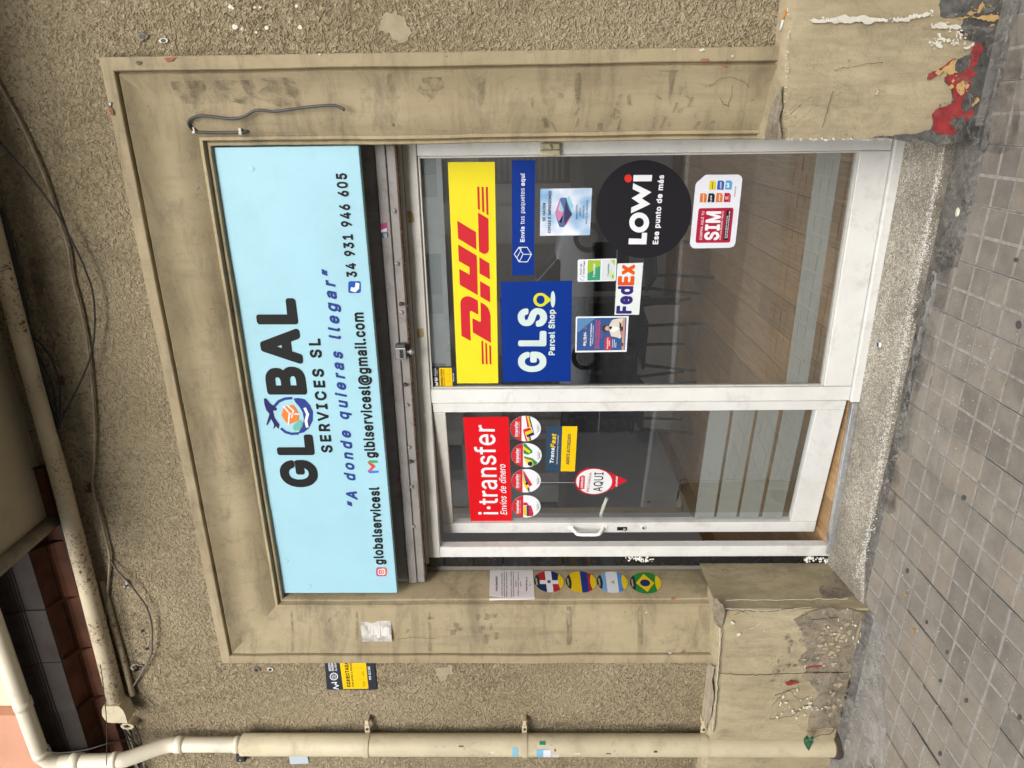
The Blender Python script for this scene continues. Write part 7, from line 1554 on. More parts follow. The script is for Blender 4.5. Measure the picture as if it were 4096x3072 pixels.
        s.text(cn, (cx + 177 * q, cy + 36 * q), (cx + 177 * q, cy - 38 * q), (cx + 167 * q, cy + 36 * q), Kk, 'B')
    s = Art(DOUT, ZH)
    s.base('agent_sticker', [(240, 287), (582, 288), (553, 790), (225, 787)], ink('#324a60'), 'navy and yellow sticker reading TransFast AGENTE AUTORIZADO', 'sticker')
    s.shape('yellow_half', [(413, 289), (580, 290), (551, 788), (395, 787)], ink('#f3c713'))
    s.text('Trans', (312, 703), (325, 530), (272, 703), W_, 'B', shear=.2)
    s.text('Fast', (330, 525), (345, 375), (280, 525), ink('#f3c713'), 'B', shear=.2)
    s.text('International Money Transmitter', (358, 707), (372, 388), (345, 707), W_, 'R')
    s.text('AGENTE AUTORIZADO', (486, 712), (508, 373), (452, 712), ink('#27384a'), 'B')
    s = Art(DOUT, ZH)
    s.base('top_up_sticker', [(553, 905), (565, 850), (600, 795), (660, 762), (730, 752), (810, 755), (880, 775), (1135, 890), (890, 1020), (810, 1043), (740, 1047), (660, 1035), (600, 1000), (562, 955)], ink('#cc2430'), 'red drop shaped sticker with a white disc reading RECARGA AQUI', 'sticker')
    s.shape('white_disc', ellipse_px(765, 900, 198, 138, 36), ink('#e8e9ea'))
    s.shape('red_tab', [(592, 985), (605, 845), (640, 830), (662, 842), (657, 978), (605, 990)], ink('#cc2430'), 3)
    s.text('CERRADO', (640, 972), (645, 845), (616, 972), W_, 'B', 4)
    s.text('RECARGA', (705, 1012), (740, 800), (678, 1012), ink('#b8323c'), 'R', 4)
    s.text('AQUI', (850, 1010), (868, 798), (752, 1010), Kk, 'R', 4)
    s.text('disashop', (1018, 955), (1022, 845), (998, 955), W_, 'B', ref='d')
    s.line('thread', [(150, 911), (553, 913)], .0012, W_, 1)
def a_alarm(fr, plane, q, yel, T, label, glob, sep, scr=()):
    s = Art(plane, fr)
    s.base('alarm_sign', q, ink('#2f333c'), label, 'sign', thick=.0015)
    s.shape('yellow_panel', yel, ink('#f2c60e'))
    for tx, bl, br, tl, c, w in T:
        s.text(tx, bl, br, tl, W_ if c else Kk, w)
    gx, gy, gr = glob
    s.shape('globe', ellipse_px(gx, gy, gr, gr * .92, 24), W_, 2, [ellipse_px(gx, gy, gr * .82, gr * .75, 24)])
    for k in (-.4, 0, .4):
        s.line('globe_line', [(gx + k * gr, gy - gr * .7), (gx + k * gr * .8, gy + gr * .7)], .0012, W_)
        s.line('globe_line', [(gx - gr * .7, gy + k * gr), (gx + gr * .7, gy + k * gr * .8)], .0012, W_, 2.5)
    m = gr / 85
    s.line('squiggle_mark', [(gx - 45 * m, gy + 130 * m), (gx + 55 * m, gy + 122 * m), (gx + 25 * m, gy + 165 * m), (gx + 95 * m, gy + 190 * m), (gx - 5 * m, gy + 240 * m), (gx + 95 * m, gy + 262 * m)], .0052 * (1 if fr is QA else .62), W_)
    for a, b in sep:
        s.line('divider', [a, b], .0011, Kk, 3)
    return s
a_dhl(); a_gls(); a_copias(); a_lowi(); a_sim(); a_tmob(); a_fedex(); a_poster(); a_itransfer()
a_alarm(QD, OUT, [(200, 548), (1036, 545), (1062, 1250), (228, 1255)], [(465, 592), (885, 590), (918, 1225), (492, 1228)],
        [('CONECTADA', (600, 1192), (570, 628), (537, 1192), 0, 'X'), ('CON AVISO A POLICÍA', (660, 1190), (635, 632), (630, 1190), 0, 'B'), ('MOVISTAR', (318, 858), (300, 620), (287, 858), 1, 'R'), ('PROSEGUR', (368, 858), (352, 600), (337, 858), 1, 'R'), ('ALARMAS', (415, 855), (410, 655), (394, 855), 1, 'R'), ('900 112 365', (968, 1040), (955, 770), (928, 1040), 1, 'B'),
         ('VIGILANCIA', (845, 1190), (835, 1075), (833, 1190), 0, 'R'), ('VIDEO VIGILANCIA', (835, 970), (828, 855), (822, 970), 0, 'R'), ('AVISO POLICÍA', (820, 740), (815, 625), (808, 740), 0, 'R')],
        'small black and yellow alarm sticker in the top corner of the fixed pane', (360, 970, 68), [((730, 1028), (868, 1026)), ((722, 800), (848, 798))])
PWS = Plane((0, Y_ST - .006, 0), YN)
a_alarm(QA, PWS, [(-10, 790), (1085, 790), (1150, 1430), (45, 1430)], [(322, 800), (903, 800), (962, 1405), (405, 1412)],
        [('CONECTADA', (565, 1368), (505, 810), (487, 1368), 0, 'X'), ('CON AVISO A POLICÍA', (642, 1365), (582, 798), (605, 1365), 0, 'B'), ('MOVISTAR', (135, 1012), (108, 800), (88, 1012), 1, 'B'), ('PROSEGUR', (200, 1012), (172, 795), (153, 1012), 1, 'B'), ('ALARMAS', (270, 1012), (247, 805), (222, 1012), 1, 'R'), ('900 112 365', (1022, 1210), (990, 915), (975, 1210), 1, 'B'),
         ('VIGILANCIA', (868, 1368), (855, 1235), (848, 1368), 0, 'R'), ('24 HORAS', (895, 1355), (885, 1245), (878, 1355), 0, 'R'), ('VIDEO', (832, 1108), (828, 1040), (816, 1108), 0, 'R'), ('VIGILANCIA', (868, 1138), (858, 1008), (848, 1138), 0, 'R')],
        'black and yellow alarm plate on the stucco left of the surround', (197, 1137, 90), [((720, 1190), (885, 1190)), ((692, 948), (855, 948))])

# paper and oval flags on the left reveal
XRV = XL + AR
PRV = Plane((XRV + .0012, 0, 0), (1, 0, 0))
PFL = Plane((0, 2.6945, 0), YN)
s = Art(PRV, QB)
s.base('closing_notice', [(330, 172), (1275, 137), (1318, 735), (318, 722)], ink('#eae4e4'), 'white paper notice headed Aviso Importante taped inside the left reveal', 'notice', thick=.0003)
w0, w1 = s.pt(1318, 735, 1), s.pt(318, 722, 1)
e0, e1 = PFL.at(QB, 1328, 825), PFL.at(QB, 320, 842)
m0, m1 = Vector((XRV - .001, 2.6935, w0.z)), Vector((XRV - .001, 2.6935, w1.z))
mb = MB().add([w0, w1, m1, m0, e1, e0], [(0, 1, 2, 3), (3, 2, 4, 5)])
mb.obj('folded_edge', ink('#eae4e4'), s.o)
TK = ink('#4d474b')
for tx, x_, ya, yb_, h_ in (('Aviso Importante', 487, 640, 315, 40), ('Queridos clientes, estaremos cerrados', 603, 740, 240, 24), ('temporalmente mientras trabajamos en la', 655, 770, 205, 24), ('ampliación y mejora de nuestros servicios.', 708, 770, 205, 24), ('Agradecemos su comprensión y confianza.', 808, 765, 200, 24), ('Muy pronto estaremos nuevamente a su', 858, 755, 210, 24), ('disposición!', 912, 548, 405, 24), ('Disculpen las molestias y gracias por su', 962, 742, 222, 24), ('paciencia.', 1020, 535, 418, 24), ('Global Services, SL', 1152, 635, 320, 36)):
    s.text(tx, (x_ + 4, ya), (x_, yb_), (x_ + 4 - h_, ya), TK, 'B', 2)
s.line('underline', [(497, 600), (494, 318)], .0012, TK)
s.shape('tool_icon', [(1185, 520), (1230, 480), (1238, 488), (1195, 530)], ink('#4a6a9a'))
s.shape('tool_icon', [(1190, 450), (1215, 435), (1235, 450), (1215, 470)], ink('#d8b36a'))
def oval(cx, cy, rx, ry, label, fn):
    s = Art(PRV, QC)
    sh = .13
    loc = lambda a, b: (cx + rx * a + sh * ry * b, cy + ry * b)
    s.base('oval_flag_sticker', [loc(math.cos(t), math.sin(t)) for t in [2 * math.pi * i / 48 for i in range(48)]], fn[0], label, 'sticker', 'oval flag stickers on the reveal', thick=.0004)
    clip = lambda a, b: (a, max(-1, min(1, b)) * math.sqrt(max(0, 1 - a * a)))
    def band(a0, a1, m_, k=1.6, b0=-1, b1=1):
        n = 10
        P = [clip(a0 + (a1 - a0) * i / n, 1) for i in range(n + 1)] if b1 == 1 else [(a0, min(b1, clip(a0, 1)[1])), (a1, min(b1, clip(a1, 1)[1]))]
        Q = [clip(a1 + (a0 - a1) * i / n, -1) for i in range(n + 1)] if b0 == -1 else [(a1, max(b0, clip(a1, -1)[1])), (a0, max(b0, clip(a0, -1)[1]))]
        s.shape('flag_band', [loc(*p) for p in P + Q], m_, k)
    for f in fn[1]:
        if f[0] == 'band':
            band(*f[1:])
        else:
            s.shape('flag_field', [loc(*p) for p in f[1]], f[2], f[3])
    def cap(sgn, m_, a0):
        th = math.acos(a0)
        P = [(sgn * math.cos(t), math.sin(t)) for t in [-th + 2 * th * i / 12 for i in range(13)]]
        Q = [(sgn * (a0 - .10 * math.cos(math.pi * (i / 8 - .5))), math.sin(th) * (1 - 2 * i / 8)) for i in range(1, 8)]
        s.shape('cap', [loc(*p) for p in P + Q], m_, 3)
    cap(-1, ink('#22323a'), .72)
    cap(1, ink('#f0cf25'), .70)
    s.text('TransFast', loc(-.78, .38), loc(-.80, -.32), loc(-.90, .38), ink('#d9d2a0'), 'B', 4)
    return s
Yl, Bl, Rl = ink('#f0c91c'), ink('#243a8c'), ink('#b92a36')
DB = ink('#1f3360')
oval(300, 265, 235, 168, 'oval sticker with red and blue quarters and a white cross, topmost on the reveal', (W_, [('band', -.74, -.21, Rl, 1.6, -1, -.14), ('band', .22, .74, DB, 1.6, -1, -.14), ('band', -.74, -.21, DB, 1.6, .22, 1), ('band', .22, .74, Rl, 1.6, .22, 1), ('field', [(.12 * math.cos(t), .16 * math.sin(t)) for t in [i * .5236 for i in range(12)]], ink('#6a5a50'), 2.4)]))
oval(805, 270, 243, 168, 'oval sticker with broad yellow band over blue and red, second from the top', (Yl, [('band', 0, .46, Bl), ('band', .46, .76, Rl, 1.7)]))
oval(1300, 273, 244, 168, 'oval sticker in pale blue and white with a small triangle', (W_, [('band', -.76, -.38, ink('#7fb2e0')), ('band', .36, .76, ink('#5b93d6')), ('field', [(-.14, 0), (.14, -.2), (.14, .2)], ink('#a9c3a0'), 2.4)]))
oval(1826, 285, 249, 168, 'oval green sticker with a yellow diamond and blue disc, lowest on the reveal', (ink('#2f8a3a'), [('field', [(-.62, 0), (-.05, -.85), (.55, 0), (.05, .85)], Yl, 1.8), ('field', [(-.03 + .32 * math.cos(t), .32 * math.sin(t)) for t in [i * .2618 for i in range(24)]], DB, 2.4)]))

# ------------------------------------------------------------------ inside the shop
FZ = .108
GREY = plain('grey_interior_paint', (.40, .395, .40), .7, .06, 2, dirt=(.2, .19, .18), damt=.25, dscale=3)
boxo('interior_wall', -3.10, 1.35, 6.65, 6.75, .0, 2.8, GREY, bld)
boxo('interior_wall', -3.15, -3.05, 2.96, 6.65, .0, 2.8, GREY, bld)
boxo('interior_wall', 1.30, 1.40, 2.96, 6.65, .0, 2.8, GREY, bld)
boxo('interior_wall', -3.05, -2.09, 2.955, 3.0, .0, 2.8, GREY, bld)
boxo('interior_wall', -.07, 1.30, 2.955, 3.0, .0, 2.8, GREY, bld)
CEI = plain('white_ceiling', (.80, .80, .79), .8, .05)      # the ceiling opening is added, unseen, to brighten the room
mb = MB()
mb.box(-3.15, -2.2, 2.955, 6.75, 2.55, 2.65)
mb.box(-2.2, 1.40, 2.955, 3.6, 2.55, 2.65)
mb.box(-2.2, 1.40, 6.3, 6.75, 2.55, 2.65)
mb.box(1.2, 1.40, 3.6, 6.3, 2.55, 2.65)
mb.obj('ceiling', CEI, bld)
SKW = m_wood('oak_skirting', (.20, .105, .042), (.33, .18, .08))
boxo('skirting', -1.62, 1.298, 6.63, 6.649, FZ, .20, SKW, bld)
boxo('skirting', -3.049, -3.032, 2.97, 6.63, FZ, .20, SKW, bld)
fl = empty('shop_floor', (-1, 4.8, FZ), kind='structure')
LAM = m_wood('oak_laminate', (.33, .20, .095), (.45, .285, .145), along='y')
x, r_ = -3.05, 0
while x < 1.29:
    y = 2.91 - (r_ * .47) % 1.2
    while y < 6.64:
        a, b_ = max(y, 2.91), min(y + 1.2, 6.645)
        if b_ > a + .02:
            boxo('plank', x + .0008, min(x + .19, 1.3) - .0008, a + .0008, b_ - .0008, FZ - .012, FZ, LAM, fl, .0012)
        y += 1.2
    x += .19
    r_ += 1
boxo('screed', -3.05, 1.3, 2.90, 6.66, .0, FZ - .0125, plain('dark_mortar', (.04, .035, .03)), fl)
# split-stone cladding on the back wall
STN = plain('black_split_stone', (.10, .10, .102), .75, .45, 14, .9, 35, rnd=.45)
clad = empty('stone_cladding', (-2.35, 6.62, FZ), 'black split stone cladding on the back wall inside the shop', 'wall cladding')
z = FZ + .002
rg = random.Random(21)
while z < 1.75:
    h_ = rg.uniform(.045, .085)
    x = -3.03
    while x < -1.62:
        w_ = rg.uniform(.12, .34)
        if z + h_ > .42:
            boxo('stone', x + .002, min(x + w_, -1.62) - .002, 6.60 - rg.uniform(0, .03), 6.648, z + .0015, z + h_ - .0015, STN, clad, .004)
        x += w_
    z += h_
desk = empty('reception_desk', (-2.27, 6.3, FZ), 'low white fronted desk at the back of the shop', 'desk')
DKW = plain('white_melamine', (.82, .81, .80), .4, .04)
boxo('front_panel', -2.90, -1.63, 6.30, 6.32, FZ + .005, .48, DKW, desk, .003)
boxo('side_panel', -1.652, -1.632, 6.3215, 6.59, FZ + .005, .48, plain('dark_melamine', (.05, .045, .042), .4), desk, .003)
boxo('desktop', -2.92, -1.61, 6.28, 6.60, .482, .51, plain('dark_melamine', (.05, .045, .042)), desk, .003)
CHM = plain('black_chair_plastic', (.02, .02, .021), .45, .2)
def chair(x, y, rot, label):
    t = empty('waiting_chair', (x, y, FZ), label, 'chair', 'dark chairs inside the shop')
    t.rotation_euler = (0, 0, rot)
    def part(nm, mb):
        mb.V = [v + Vector((x, y, FZ)) for v in mb.V]
        return mb.obj(nm, CHM, t)
    part('seat', MB().box(-.22, .22, -.21, .21, .43, .455, .01))
    part('backrest', MB().box(-.21, .21, .19, .215, .58, .88, .012))
    for sx in (-1, 1):
        part('leg', MB().tube([(sx * .19, -.18, .43), (sx * .225, -.22, 0)], .013, 8))
        part('leg', MB().tube([(sx * .19, .20, .60), (sx * .195, .19, .40), (sx * .225, .25, 0)], .013, 8))
    part('crossbar', MB().tube([(-.2, .19, .42), (.2, .19, .42)], .009, 8))
chair(-1.05, 5.55, .5, 'dark chair inside the shop, behind the round black sticker')
chair(-1.75, 5.75, -.2, 'dark chair inside the shop in front of the right end of the desk')
chair(-2.35, 5.7, .15, 'dark chair inside the shop in front of the middle of the desk')

# ------------------------------------------------------------------ pipes
rp = empty('overhead_pipe', (-1.2, 2.575, 3.5), 'rust-spotted beige pipe running along the wall under the balcony', 'pipe')
RP = m_rusty_pipe()
mb = MB().tube([(1.9, 2.575, 3.485), (.6, 2.575, 3.50), (-.7, 2.575, 3.519), (-1.01, 2.575, 3.521), (-1.43, 2.575, 3.520), (-2.04, 2.575, 3.532), (-2.60, 2.575, 3.542)], [.033, .033, .033, .033, .036, .038, .040], 20)
mb.obj('tube', RP, rp, smooth=True)
MB().tube([(-1.95, 2.634, 3.50), (-2.1, 2.622, 3.492), (-2.35, 2.617, 3.488), (-2.60, 2.61, 3.482)], .014, 10).obj('conduit', RP, rp, smooth=True)
q = [(-2.59, 3.505, 3.58), (-2.615, 3.49, 3.592), (-2.65, 3.485, 3.598), (-2.69, 3.485, 3.585), (-2.695, 3.487, 3.56)]
mb = MB()
for x, z0, z1 in q:
    mb.V += [Vector((x, 2.53, z0)), Vector((x, 2.60, z0)), Vector((x, 2.60, z1)), Vector((x, 2.53, z1))]
for i in range(len(q) - 1):
    for j in range(4):
        a, b_ = i * 4 + j, i * 4 + (j + 1) % 4
        mb.F.append((a, b_, b_ + 4, a + 4)); mb.fm.append(0)
k = len(q) * 4
mb.F += [(3, 2, 1, 0), (k - 4, k - 3, k - 2, k - 1)]; mb.fm += [0, 0]
mb.obj('end_elbow', PIPE_M, rp)
nz_ = PW.at(C02, 858, 1338)
mb = MB()
for k in range(20):
    a0, a1 = 2 * math.pi * k / 20, 2 * math.pi * (k + 1) / 20
    P = lambda a, s, d: Vector((nz_.x + .021 * s * math.cos(a) * (.9), Y_ST - d, nz_.z + .036 * s * math.sin(a) * .9))
    mb.add([P(a0, 1, 0), P(a1, 1, 0), P(a1, 1, .05), P(a0, 1, .05)], [(0, 1, 2, 3)])
    mb.add([P(a0, 1, .05), P(a1, 1, .05), P(a1, .55, .05), P(a0, .55, .05)], [(0, 1, 2, 3)])
    mb.add([P(a0, .55, .05), P(a1, .55, .05), P(a1, .55, .01), P(a0, .55, .01)], [(0, 1, 2, 3)])
mb.obj('stub_nozzle', PIPE_M, rp, smooth=False)

dp = empty('drainpipe', (-2.868, 2.565, .05), 'cream and beige drainpipe coming off the cornice and down the wall at the left', 'drainpipe')
up = smooth_path([(-1.2, 2.425, 3.872), (-2.0, 2.425, 3.868), (-2.70, 2.428, 3.866), (-2.80, 2.432, 3.857), (-2.845, 2.44, 3.815), (-2.852, 2.447, 3.76), (-2.853, 2.452, 3.60), (-2.854, 2.458, 3.52), (-2.856, 2.475, 3.475), (-2.858, 2.53, 3.375), (-2.860, 2.55, 3.33), (-2.861, 2.555, 3.28), (-2.863, 2.557, 3.1), (-2.866, 2.56, 2.955)], 5)
MB().tube(up, .036, 18).obj('upper_pipe', PIPE_W, dp, smooth=True)
for p, q_ in (((-2.76, 2.43, 3.862), (-2.79, 2.431, 3.860)), ((-2.45, 2.427, 3.8665), (-2.49, 2.427, 3.8665)), ((-2.852, 2.448, 3.745), (-2.8525, 2.45, 3.70)), ((-2.8535, 2.456, 3.55), (-2.854, 2.458, 3.525)), ((-2.861, 2.5555, 3.29), (-2.862, 2.556, 3.25)), ((-2.865, 2.559, 3.0), (-2.866, 2.56, 2.975))):
    MB().tube([p, q_], .0395, 18).obj('collar', PIPE_W, dp, smooth=True)
low = [Vector((-2.868, 2.563, z)) for z in (2.968, 2.965, 2.2, 1.4, .7, .07, .045)]
lower = MB().tube(low, [.040, .052, .053, .053, .053, .053, .051], 22).obj('lower_pipe', PIPE_M, dp, smooth=True)
for z in (2.345, 1.572, .70):
    mb = MB()
    n = 24
    R0, R1 = .0535, .057
    for i in range(n):
        a0, a1 = math.radians(-200 + 220 * i / n), math.radians(-200 + 220 * (i + 1) / n)
        c_ = Vector((-2.868, 2.563, 0))
        f = lambda a, r, zz: c_ + Vector((r * math.cos(a), r * math.sin(a), zz))
        mb.add([f(a0, R1, z - .013), f(a1, R1, z - .013), f(a1, R1, z + .013), f(a0, R1, z + .013)], [(0, 1, 2, 3)])
        mb.add([f(a0, R0, z + .013), f(a0, R1, z + .013), f(a1, R1, z + .013), f(a1, R0, z + .013)], [(0, 1, 2, 3)])
        mb.add([f(a0, R0, z - .013), f(a1, R0, z - .013), f(a1, R1, z - .013), f(a0, R1, z - .013)], [(0, 1, 2, 3)])
    mb.box(-2.817, -2.770, 2.585, 2.592, z - .012, z + .012, .001)
    mb.box(-2.772, -2.742, 2.588, 2.63, z - .009, z + .009, .001)
    br_ = mb.obj('strap', PIPE_M, dp)
    MB().tube([(-2.79, 2.586, z), (-2.79, 2.579, z)], .006, 8).obj('strap_bolt', RUST, br_)
PC = Vector((-2.868, 2.563, 0))
def wrap(name, z0, z1, a0, a1, mat, label=None, cat=None, lift=.0545, parent=None):
    mb = MB()
    n = 6
    for i in range(n):
        b0, b1 = math.radians(a0 + (a1 - a0) * i / n), math.radians(a0 + (a1 - a0) * (i + 1) / n)
        f = lambda a, zz, r: PC + Vector((r * math.cos(a), r * math.sin(a), zz))
        mb.add([f(b0, z0, lift), f(b1, z0, lift), f(b1, z1, lift), f(b0, z1, lift)], [(0, 1, 2, 3)])
        mb.add([f(b0, z0, lift - .0006), f(b1, z0, lift - .0006), f(b1, z0, lift), f(b0, z0, lift)], [(0, 1, 2, 3)])
    return mb.obj(name, mat, parent, label=label, cat=cat)
wrap('blue_sticker', 1.605, 1.632, -110, -55, ink('#86bfd8'), 'small light blue sticker just above the middle strap of the drainpipe', 'sticker')
wrap('blue_sticker', 1.468, 1.515, -112, -62, ink('#7fb9d2'), 'torn light blue sticker on the drainpipe below the middle strap', 'sticker')
wrap('white_label', 1.445, 1.482, -118, -66, ink('#dfe2ee'), 'small white label pasted over a blue sticker on the drainpipe', 'label', .0552)
wrap('torn_label', 1.405, 1.438, -122, -88, ink('#d5d6d2'), 'ragged white label scrap below the white label on the drainpipe', 'label', .0548)
wrap('green_tape', 1.47, 1.50, -42, -24, ink('#2c8a72'), 'scrap of green tape on the right side of the drainpipe', 'tape')
for i in range(26):
    z, a = random.uniform(.9, 2.1), random.uniform(-150, -30)
    wrap('paint_scrape', z, z + random.uniform(.006, .03), a, a + random.uniform(4, 14), random.choice((WHT, OLDP, OLDP, RUST)), None, None, .0534 + i * .00002, lower)

# ------------------------------------------------------------------ cables on the wall
def cable(name, fr_pts, Y, r, mat, label, parent=None, n=7):
    P = []
    for fr, pts in fr_pts:
        for q_ in pts:
            yy = q_[2] if len(q_) > 2 else Y
            P.append(Plane((0, yy, 0), YN).at(fr, q_[0], q_[1]))
    mb = MB().tube(smooth_path(P, 5), r, n)
    return mb.obj(name, mat, parent, smooth=True, **({'label': label, 'cat': 'cable'} if not parent else {}))
lc = cable('loose_cable', [(C00, [(1618, 843, 2.68), (1580, 856, 2.668), (1460, 860, 2.668), (1350, 860, 2.668), (1270, 853, 2.668), (1238, 835, 2.660), (1222, 805, 2.652), (1235, 772, 2.642), (1290, 752, 2.634), (1360, 755, 2.634), (1500, 770, 2.636), (1580, 755, 2.632)]), (C10, [(0, 715, 2.628), (100, 722, 2.63), (200, 712, 2.626), (330, 695, 2.622), (480, 683, 2.616), (530, 690, 2.612), (572, 712, 2.606)])], 2.65, .0052, plain('grey_black_cable', (.05, .048, .046), .5, .3), 'short loose dark cable hooked over the upper right of the surround')
for a, b_ in ((1258, 845), (1560, 853)):
    p = Plane((0, 2.668, 0), YN).at(C00, a, b_)
    MB().box(p.x - .011, p.x + .012, p.y - .008, p.y + .014, p.z - .006, p.z + .006, .002).obj('cable_clip', plain('grey_plastic_clip', (.45, .42, .37), .5), lc)
cable('flat_cable', [(C00, [(-40, 480), (0, 560), (130, 790), (280, 1120), (380, 1420), (440, 1600)]), (C01, [(470, 140), (520, 330), (565, 560), (600, 870), (615, 1100), (613, 1300), (600, 1490), (640, 1650)]), (C02, [(700, 230), (712, 300), (705, 420), (690, 600), (683, 735)])], 2.616, .0055, CABLE_P, 'painted-over flat cable running along the stucco under the pipe')
cable('black_cable', [(C00, [(-60, 850), (0, 920), (200, 1150), (380, 1400), (510, 1650)]), (C01, [(560, 110), (600, 230), (615, 430), (590, 640), (500, 860), (400, 1060), (375, 1150)])], 2.585, .0035, CABLE, 'thin black cable sagging in a bow below the pipe')
cable('grey_cable', [(C02, [(712, 305, 2.615), (765, 385, 2.605), (830, 455, 2.60), (900, 545, 2.598), (950, 620, 2.598), (980, 720, 2.598), (985, 850, 2.60), (975, 930, 2.605), (920, 1040, 2.61), (850, 1150, 2.612), (825, 1195, 2.60)])], 2.6, .0045, plain('weathered_cable', (.12, .10, .08), .6, .2), 'grey cable bowing away from the wall near the end of the pipe')
N1 = (0, 900, .865)
for nm, pts, yy in (('black cable lying tight along the lower edge of the overhead pipe', [(-10, -60), (12, 0), (52, 160), (78, 290), (122, 420), (160, 560), (200, 700), (226, 870)], 2.602),
                    ('black cable in the bundle just below the overhead pipe', [(-2, -60), (22, 0), (64, 180), (98, 330), (118, 410), (140, 540), (190, 690), (205, 720)], 2.606),
                    ('black cable looping out from the bundle below the overhead pipe', [(30, 90), (70, 230), (112, 375), (138, 408), (178, 462), (204, 540), (208, 640), (199, 705)], 2.604),
                    ('inner black cable looping out from the bundle below the pipe', [(36, 130), (82, 280), (122, 425), (165, 512), (190, 590), (198, 705), (212, 800)], 2.608),
                    ('outermost black cable at the right end of the bundle', [(6, -60), (30, 20), (56, 110), (78, 220), (104, 350), (130, 470), (168, 610), (201, 712)], 2.610),
                    ('black cable hugging the pipe where the bundle begins', [(0, -40), (18, 10), (46, 120), (62, 210), (92, 350), (128, 480), (160, 620), (196, 715)], 2.600)):
    cable('bundled_cable', [(N1, pts)], yy, .0042, CABLE, nm)
for i, (nm, dx_) in enumerate((('black cable above the overhead pipe beside the cornice', 0), ('second black cable between the cornice and the overhead pipe', 8), ('slack black cable above the pipe near its end', -8), ('black cable running down to the drainpipe elbow', 14), ('stray black cable end by the drainpipe elbow', 4))):
    rg = random.Random(300 + i)
    j = lambda: rg.uniform(-7, 7)
    cable('bundled_cable', [(C01, [(300 + dx_, 1340), (360 + dx_, 1560)]), (C02, [(392 + dx_, 60), (452 + dx_ + j() * .4, 290), (548 + dx_ + j() * .5, 640), (642 + dx_ + j() * .5, 985), (722 + dx_ + j(), 1260), (815 + j() * 4, 1400), (890 + j() * 5, 1550), (940 + j() * 7, 1720)])], 2.60 + .006 * i - .01, .0038, CABLE, nm)
for o in bpy.data.objects:
    if o.name.startswith('bundled_cable'):
        o['group'] = 'black cables bundled along the pipe'
cable('drooping_wire', [(C02, [(690, 1640, 2.40), (692, 1400, 2.42), (672, 1150, 2.44), (650, 990, 2.5)])], 2.42, .002, CABLE, 'very thin black wire hanging across the brown cornice')
cable('drain_cable', [(C02, [(300, 1520, 2.46), (320, 1550, 2.42), (400, 1560, 2.42), (560, 1540, 2.42), (700, 1500, 2.44), (830, 1480, 2.50), (915, 1520, 2.56), (900, 1440, 2.6), (870, 1380, 2.6)])], 2.5, .003, CABLE, 'thin black cable draped from the cornice end to the drainpipe elbow')
def bracket(fr, a, b_, mat, label):
    p = PW.at(fr, a, b_)
    t = empty('wall_clip', (p.x, p.y, p.z), label, 'clip')
    MB().box(p.x - .022, p.x + .018, Y_ST - .012, Y_ST + .002, p.z - .006, p.z + .006, .002).obj('plate', mat, t)
    MB().tube([(p.x - .008, Y_ST - .010, p.z), (p.x - .010, Y_ST - .03, p.z + .004), (p.x + .006, Y_ST - .034, p.z - .002)], .005, 8).obj('hook', mat, t, smooth=True)
bracket(C02, 832, 455, STEEL, 'bent metal clip holding the grey cable')
bracket(C01, 585, 1500, RUST, 'rusty clip holding the flat cable in the middle of the wall')
bracket(C01, 405, 800, RUST, 'rusty clip behind the sagging black cable')
bracket(C02, 890, 1000, RUST, 'blackened clip stump under the end of the bowing cable')
bracket(C00, 750, 676, STEEL, 'small clip screwed to the top band of the surround')
p = PW.at(C02, 1572, 1572)
t = empty('black_sensor', p, 'small black sensor box on the wall left of the drainpipe', 'sensor')
boxo('case', p.x - .022, p.x + .022, Y_ST - .03, Y_ST, p.z - .024, p.z + .024, BLACK, t, .006)
MB().tube([(p.x, Y_ST - .031, p.z), (p.x, Y_ST - .034, p.z)], .005, 10).obj('lens', STEEL, t)
s = Art(PWS, C12)
s.base('pale_blue_label', [(212, 1568), (330, 1562), (342, 1630), (222, 1634)], ink('#bcc8d2'), 'faded pale blue paper label on the wall left of the drainpipe', 'label')

# padlock hanging from the beam
lk = Plane((0, 2.785, 0), YN)
p0, p1 = lk.at(C11, 908, 668), lk.at(C11, 972, 590)
pd = empty('padlock', ((p0.x + p1.x) / 2, 2.785, p1.z), 'silver shutter padlock with dark label hanging from the lintel beam', 'padlock')
CHR = plain('chromed_steel', (.62, .62, .62), .22, .1, 30, metal=.9)
boxo('body', p0.x, p1.x, 2.768, 2.808, p1.z, p0.z, CHR, pd, .003)
boxo('top_cap', p1.x + .001, p1.x + .014, 2.772, 2.806, p1.z + .002, p0.z - .002, plain('dark_steel', (.10, .095, .09), .4, .2, metal=.6), pd, .002)
boxo('label_plate', p0.x + .010, p1.x - .006, 2.7668, 2.7678, p1.z + .010, p0.z - .020, BLACK, pd)
xm = (p0.x + p1.x) / 2 + .004
MB().tube([(xm, 2.788, p1.z + .002), (xm, 2.788, p1.z - .014), (xm, 2.788, p1.z - .015), (xm, 2.788, p1.z - .022), (xm, 2.788, p1.z - .034)], [.006, .006, .0125, .0125, .002], 14).obj('bolt', STEEL, pd, smooth=False)
